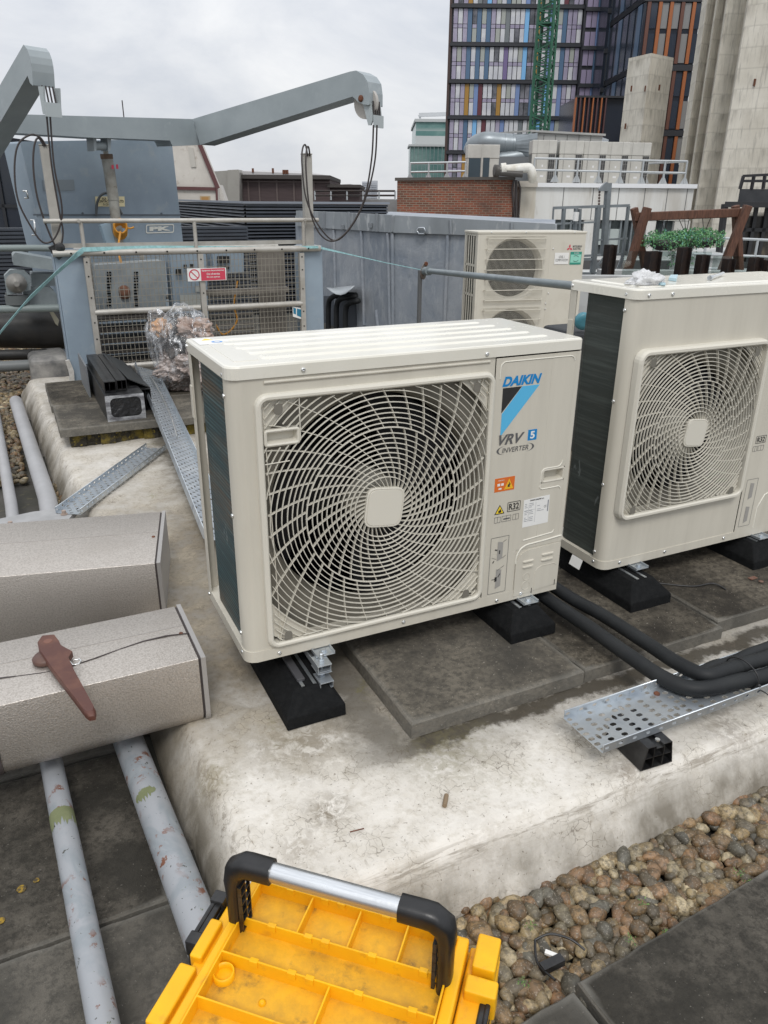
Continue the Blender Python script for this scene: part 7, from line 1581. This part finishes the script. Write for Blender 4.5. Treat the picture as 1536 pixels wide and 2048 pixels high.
# hanging plants
leafm = [M('leaf_green', (.09, .25, .09), .5), M('leaf_light', (.17, .38, .17), .5), M('leaf_blue', (.11, .28, .22), .5), M('flower_white', (.5, .52, .5), .5)]
def hanger(lab, u, v, r, hang, seed, cables):
    t_ = thing('hanging_plant', lab, 'hanging plant', fd(u, v + 12, dP), 'hanging plants on the pergola'); rg = random.Random(seed)
    b = MB(); c = fd(u, v, dP); b.lathe([(r * .35, -.17), (r * .75, -.09), (r * .8, -.02), (r * .3, -.01)], c, n=16); b.build('pot', M('pot_dark', (.05, .045, .045), .6), t_)
    b = MB()
    def leaf(p, s_, m_):
        e = Euler((rg.uniform(-1.3, 1.3), rg.uniform(-1.3, 1.3), rg.uniform(0, 6.3))).to_matrix(); b.add([p + e @ Vector(q_) for q_ in ((-s_, 0, 0), (-s_ * .2, -s_ * .5, .15 * s_), (s_, 0, -.2 * s_), (-s_ * .2, s_ * .5, .15 * s_))], [(0, 1, 2, 3)], m_)
    for k in range(1400):
        a = rg.uniform(0, 6.3); rr = r * 1.15 * math.sqrt(rg.random()); z = rg.uniform(-.06, .12) + .07 * noise.noise(Vector((a * 1.5, rr * 9, seed))) - (rr / r) ** 2 * .06
        p = c + Vector((math.cos(a) * rr, math.sin(a) * rr, z)); leaf(p, rg.uniform(.014, .027), rg.choice((0, 0, 1, 1, 2)) if rg.random() > .02 else 3)
    for k in range(len(hang)):
        a, L = hang[k]; 
        for j in range(int(L * 260)):
            f = rg.random(); leaf(c + RGT * (a * r + rg.gauss(0, .035)) + FWD * rg.uniform(-r, r * .3) * .6 + Vector((0, 0, -L * f)), rg.uniform(.014, .025), rg.choice((0, 1, 2)))
    b.build('foliage', leafm, t_)
    b = MB()
    for (du, dv) in cables: b.tube([fd(u, v - 4, dP), fd(u + du, v - dv, dP)], .006, 5)
    b.build('hanging_cord', ropeblk, t_)
hanger('leftmost leafy hanging plant, wide with pale bluish leaves, near the left crossed posts', 1330, 478, .34, [(-.6, .15), (.4, .42), (.7, .3), (-.9, .1)], 5, [(-8, 50), (6, 50)])
hanger('middle hanging plant with the longest trailing green strands under the pergola beam', 1372, 474, .26, [(.0, .48), (.4, .42), (-.3, .3), (.6, .2)], 9, [(-20, 50), (8, 46), (-4, 50)])
hanger('right hanging plant in a dark bowl, nearest the right crossed posts', 1408, 472, .28, [(.7, .18), (-.5, .14), (.2, .12)], 13, [(-4, 48), (18, 48)])
# stub posts of the balustrade, glass
for k, (u, v0, w_, l_) in enumerate(((1222, 490, .13, 'dark steel stub post left of the pergola beside the grey lifting frame'), (1308, 503, .20, 'wide dark steel stub post just right of the left crossed timbers'), (1370, 495, .16, 'dark steel stub post behind the trailing middle plant'), (1407, 510, .15, 'dark steel stub post between the middle plant and the right crossed timbers'), (1459, 518, .14, 'dark steel stub post directly behind the right crossed timbers'), (1513, 515, .16, 'dark steel stub post right of the right crossed timbers'), (1538, 520, .14, 'dark steel stub post cut by the right edge of the photo'))):
    b = MB(); p = fd(u, v0, 11.6); 
    for off in (-.5, .5): b.box(p.x + off * w_ - .008, p.x + off * w_ + .008, p.y - .06, p.y + .06, -.55, p.z)
    b.box(p.x - .5 * w_, p.x + .5 * w_, p.y - .006, p.y + .006, -.55, p.z); b.box(p.x - .5 * w_ - .005, p.x + .5 * w_ + .005, p.y + .02, p.y + .05, -.55, p.z + .005)
    tag(b.build('stub_post', steel_dk), l_, 'steel post', 'dark steel stub posts on the terrace')
gl_m, tgl, bgl, ogl = nt('clear_glass'); tr1 = N(tgl, 'BsdfTransparent'); tr1.inputs[0].default_value = (.88, .93, .92, 1); g2 = N(tgl, 'BsdfGlossy', In={'Roughness': .02}); mg = N(tgl, 'MixShader'); mg.inputs[0].default_value = .14; tgl.links.new(tr1.outputs[0], mg.inputs[1]); tgl.links.new(g2.outputs[0], mg.inputs[2]); tgl.links.new(mg.outputs[0], ogl.inputs[0])
b = MB(); fbox(b, fs(1250, 500, 11.9), fs(1425, 500, 11.9), 11.9, 11.92, -.55, fz(1330, 503, 11.9)); fbox(b, fs(1427, 515, 11.9), fs(1600, 515, 11.9), 11.9, 11.92, -.55, fz(1500, 513, 11.9)); tag(b.build('glass_balustrade', gl_m), 'clear glass balustrade in front of the pergola legs', 'glass balustrade')
b = MB(); fbox(b, fs(1200, 545, 12.4), fs(1640, 545, 12.4), 12.3, 12.6, -.55, fz(1350, 541, 12.4)); fbox(b, fs(1100, 556, 11.0), fs(1290, 556, 11.0), 11, 11.2, -.55, fz(1200, 552, 11)); tag(b.build('terrace_kerb', M('kerb_pale', (.46, .47, .46), .6, c2=(.3, .3, .3), sc=2)), 'pale terrace kerb under the glass balustrade', 'kerb')
railing('tube railing at the far right behind the pergola', [(1350, 560), (1600, 570)], [19, 19], fz(1450, 478, 19) - fz(1450, 565, 19), [5], top=(1.0, .62, .3), r=.03)
b = MB(); fbox(b, fs(1385, 500, 21), fs(1480, 500, 21), 21, 22.5, -.55, fz(1430, 516, 21)); fbox(b, fs(1385, 500, 21) - .1, fs(1480, 500, 21), 20.9, 22.5, fz(1430, 516, 21), fz(1430, 511, 21)); tag(b.build('roof_light', M('rooflight', (.40, .41, .40), .5, c2=(.25, .25, .25), sc=2)), 'low pale roof light upstand behind the hanging plants', 'roof light')
# black building at right
db = 24.0; bb_l = froot('black_building', 'black clad building with dark glazing and a roof rail at the right edge', 'building', fs(1490, 430, db), db)
b = MB(); fboxr(b, fs(1476, 400, db), fs(1640, 400, db), db, db + 8, fz(1500, 404, db), fz(1500, 378, db)); b.build('parapet', M('clad_black', (.022, .024, .028), .5, c2=(.04, .042, .046), sc=1.5), bb_l)
b = MB(); fboxr(b, fs(1449, 410, db - .6), fs(1640, 410, db - .6), db - .6, db + 6, fz(1500, 410, db) - .06, fz(1500, 404, db)); b.beam(fd(1450, 408, db - .3), fd(1432, 555, db - .3), .14, .14); b.build('canopy', M('canopy_black', (.015, .015, .017), .5), bb_l)
b = MB(); fboxr(b, fs(1474, 450, db), fs(1640, 450, db), db + .1, db + 8, -28, fz(1500, 432, db)); b.build('glazing', M('glazing_brown', (.03, .028, .026), .12, c2=(.12, .10, .07), sc=1.2, lo=.5, hi=.7), bb_l)
b = MB()
for u in (1490, 1508, 1530): s = fs(u, 450, db); fbox(b, s - .05, s + .05, db, db + .1, -2, fz(1500, 410, db))
fbox(b, fs(1474, 450, db), fs(1640, 450, db), db, db + .1, fz(1500, 456, db) - .1, fz(1500, 456, db)); b.build('mullion', M('canopy_black', (.015, .015, .017), .5), bb_l)
b = MB(); 
for (u0, v0, u1, v1) in ((1486, 352, 1545, 349), (1484, 362, 1545, 362), (1487, 352, 1480, 378), (1508, 352, 1503, 378), (1530, 350, 1526, 378)): b.beam(fd(u0, v0, db), fd(u1, v1, db), .07, .07)
b.build('roof_rail', M('canopy_black', (.015, .015, .017), .5), bb_l)
# left: dark glass building, white gable, brown sheds, far tower
b = MB(); dl = 17.0; fbox(b, fs(-200, 300, dl), fs(22, 278, dl), dl, dl + 10, -28, fz(10, 275, dl)); o = b.build('glass_building', M('navy_glass', (.012, .016, .026), .12, c2=(.02, .024, .03), sc=.8)); tag(o, 'near black glazed building at the left edge behind the crane housing', 'building')
b = MB()
for v in (300, 412, 470): fbox(b, fs(-200, 300, dl), fs(22, 278, dl) + .01, dl - .04, dl, fz(10, v, dl) - .03, fz(10, v, dl) + .03)
for u in (6, -30): s = fs(u, 400, dl); fbox(b, s - .03, s + .03, dl - .04, dl, -5, fz(10, 275, dl))
b.build('glazing_bar', M('bar_black', (.006, .007, .01), .4), o)
dg = 27.0; gbw = froot('gabled_building', 'whitewashed steep roofed building with a small lit window behind the crane housing', 'building', fs(390, 350, dg), dg)
b = MB(); b.prism([fd(u, v, dg) for u, v in ((330, 250), (397, 288), (433, 377), (440, 600), (330, 600))], FWD * .8); b.build('wall', M('render_white', (.58, .55, .50), .8, c2=(.48, .45, .41), sc=.9, c3=(.42, .38, .33), sc3=5), gbw)
b = MB(); b.beam(fd(398, 285, dg - .05), fd(436, 377, dg - .05), .10, .12); b.beam(fd(340, 376, dg - .05), fd(434, 378, dg - .05), .05, .10); b.beam(fd(433, 378, dg - .08), fd(434, 402, dg - .08), .06, .06); b.build('verge_trim', M('verge_brown', (.10, .04, .04), .7), gbw)
b = MB(); b.prism([fd(u, v, dg - .04) for u, v in ((376, 294), (386, 296), (392, 334), (382, 334))], FWD * .03); b.build('render_patch', M('patch_render', (.44, .42, .38), .8), gbw)
b = MB(); b.prism([fd(u, v, dg - .05) for u, v in ((400, 392), (420, 392), (420, 404), (400, 404))], FWD * .04); win = b.build('window', M('window_frame_ochre', (.40, .30, .18), .5), gbw)
b = MB(); b.prism([fd(u, v, dg - .06) for u, v in ((403, 394), (417, 394), (417, 403), (403, 403))], FWD * .01); b.build('pane', M('pane_amber', (.36, .20, .07), .3), win)
b = MB(); b.prism([fd(u, v, dg + .5) for u, v in ((430, 375), (440, 370), (452, 404), (438, 404))], FWD * .5); b.build('side_roof', M('render_grey', (.50, .48, .45), .8), gbw)
dh = 34.0; sh = froot('plant_building', 'brown louvred rooftop plant building with a pale grey end wall', 'building', fs(500, 370, dh), dh)
b = MB(); fbox(b, fs(478, 360, dh), fs(660, 360, dh), dh, dh + 8, -28, fz(550, 352, dh)); fbox(b, fs(655, 375, dh), fs(719, 375, dh), dh + .3, dh + 8, -28, fz(690, 372, dh)); b.build('louvred_wall', M('brown_louvre', (.062, .042, .042), .7, c2=(.05, .034, .034), sc=2, stretch=(1, 1, 14)), sh)
b = MB(); fbox(b, fs(474, 355, dh), fs(661, 355, dh), dh - .3, dh + 8, fz(550, 358, dh), fz(550, 350, dh)); fbox(b, fs(655, 375, dh), fs(721, 375, dh), dh - .1, dh + 8, fz(690, 375, dh), fz(690, 369, dh)); b.build('eaves', M('eaves_brown', (.045, .038, .034), .6), sh)
b = MB(); b.loops([[fd(480, 343 + 8, dh), fd(661, 351, dh)], [fd(480, 341, dh + 5), fd(600, 341, dh + 5)]], close=False); b.prism([fd(u, v, dh) for u, v in ((478, 351), (480, 342), (610, 347), (661, 351))], FWD * .3); b.prism([fd(u, v, dh + .2) for u, v in ((661, 370), (700, 368), (719, 371))], FWD * .3); b.build('roof_sheet', M('roof_pale', (.42, .41, .41), .6), sh)
b = MB()
for u in (497, 519, 554, 588, 628): s = fs(u, 380, dh); fbox(b, s - .03, s + .03, dh - .04, dh, 0, fz(550, 360, dh))
fbox(b, fs(480, 362, dh), fs(660, 362, dh), dh - .05, dh, fz(550, 362, dh) - .05, fz(550, 362, dh)); b.build('wall_ribs', M('rib_brown', (.10, .075, .07), .6), sh)
b = MB(); b.prism([fd(u, v, dh - .6) for u, v in ((424, 343), (455, 341), (455, 500), (424, 500))], FWD * 1); b.prism([fd(u, v, dh - .7) for u, v in ((455, 340), (476, 339), (479, 345), (479, 500), (455, 500))], FWD * 1); b.build('end_wall', M('end_wall_grey', (.29, .28, .255), .7, c2=(.24, .23, .21), sc=.8), sh)
b = MB()
for (u, v, h) in ((506, 345, 7), (546, 346, 8), (567, 348, 7), (571, 348, 7), (575, 348, 7)): p = fd(u, v, dh); b.tube([p, p + Vector((0, 0, h * dh / FPX))], .045, 6); 
b.build('roof_vent', rust, sh)
b = MB(); p = fd(248, 236, 30); b.tube([p, p + Vector((0, 0, .55))], .02, 5); tag(b.build('antenna', ropeblk), 'thin aerial poking above the crane beam against the sky', 'aerial')
b = MB(); p = fd(412, 330, 30); b.tube([p, p + Vector((0, 0, .5))], .02, 5); tag(b.build('antenna', ropeblk), 'thin aerial beside the white gable verge', 'aerial')
ft = froot('tower_block', 'tiny pale tower block on the horizon between the sagging wire ropes', 'tower', fs(738, 380, 520), 520)
b = MB(); fbox(b, fs(724, 380, 520), fs(740, 380, 520), 520, 535, -28, fz(740, 363, 520)); fbox(b, fs(741, 380, 520), fs(755, 380, 520), 521, 535, -28, fz(740, 361, 520)); b.build('tower_body', M('far_haze_grey', (.43, .45, .48), .9), ft)  # distance haze painted into the pale greys of body and bands
b = MB()
for k in range(9): z = fz(740, 366 + 3.6 * k, 520); fbox(b, fs(725, 380, 520), fs(754, 380, 520), 519.6, 520, z - .35, z + .25)
b.build('window_bands', M('far_haze_band', (.36, .38, .415), .9), ft)
b = MB(); hg = MB()
for i in range(60):
    s0 = -420 + i * 17; hgt = 6 + 9 * abs(noise.noise(Vector((i * .7, 0, 0)))); fbox(b, s0, s0 + 15.5, 560 + 40 * noise.noise(Vector((i * 1.3, 4, 0))), 640, -28, -12 + hgt)
tag(b.build('distant_skyline', M('skyline_haze_pale', (.36, .375, .40), .9, c2=(.30, .31, .33), sc=.05)), 'hazy low skyline of distant roofs on the horizon', 'skyline', kind='stuff')  # haze is only in the pale blue-grey colour, no air modelled
railing('dark guard rail above the louvre screen, right part between terminal box and brick wall', [(630, 400), (790, 400)], [18, 18], fz(700, 386, 18) - fz(700, 404, 18), [5], top=(1.0, .5), r=.02)
b = MB(); b.box(*(0, 1), 0, 1, 0, 1) if False else None
b = MB(); fbox(b, fs(640, 395, 40), fs(800, 395, 40), 40, 50, -28, fz(700, 398, 40)); tag(b.build('distant_roof', M('roof_mid', (.27, .27, .27), .8, c2=(.18, .18, .18), sc=.4)), 'flat grey roof seen beyond the guard rail left of the brick wall', 'roof')
# deck for far terrace edge parapet
b = MB(); fbox(b, fs(800, 500, 24), fs(1800, 500, 24), 24, 24.4, -28, -.3); tag(b.build('parapet_wall', M('parapet_dark', (.06, .06, .06), .8)), 'dark low parapet at the far end of the terrace', 'parapet')
# cleanup: nothing left at origin
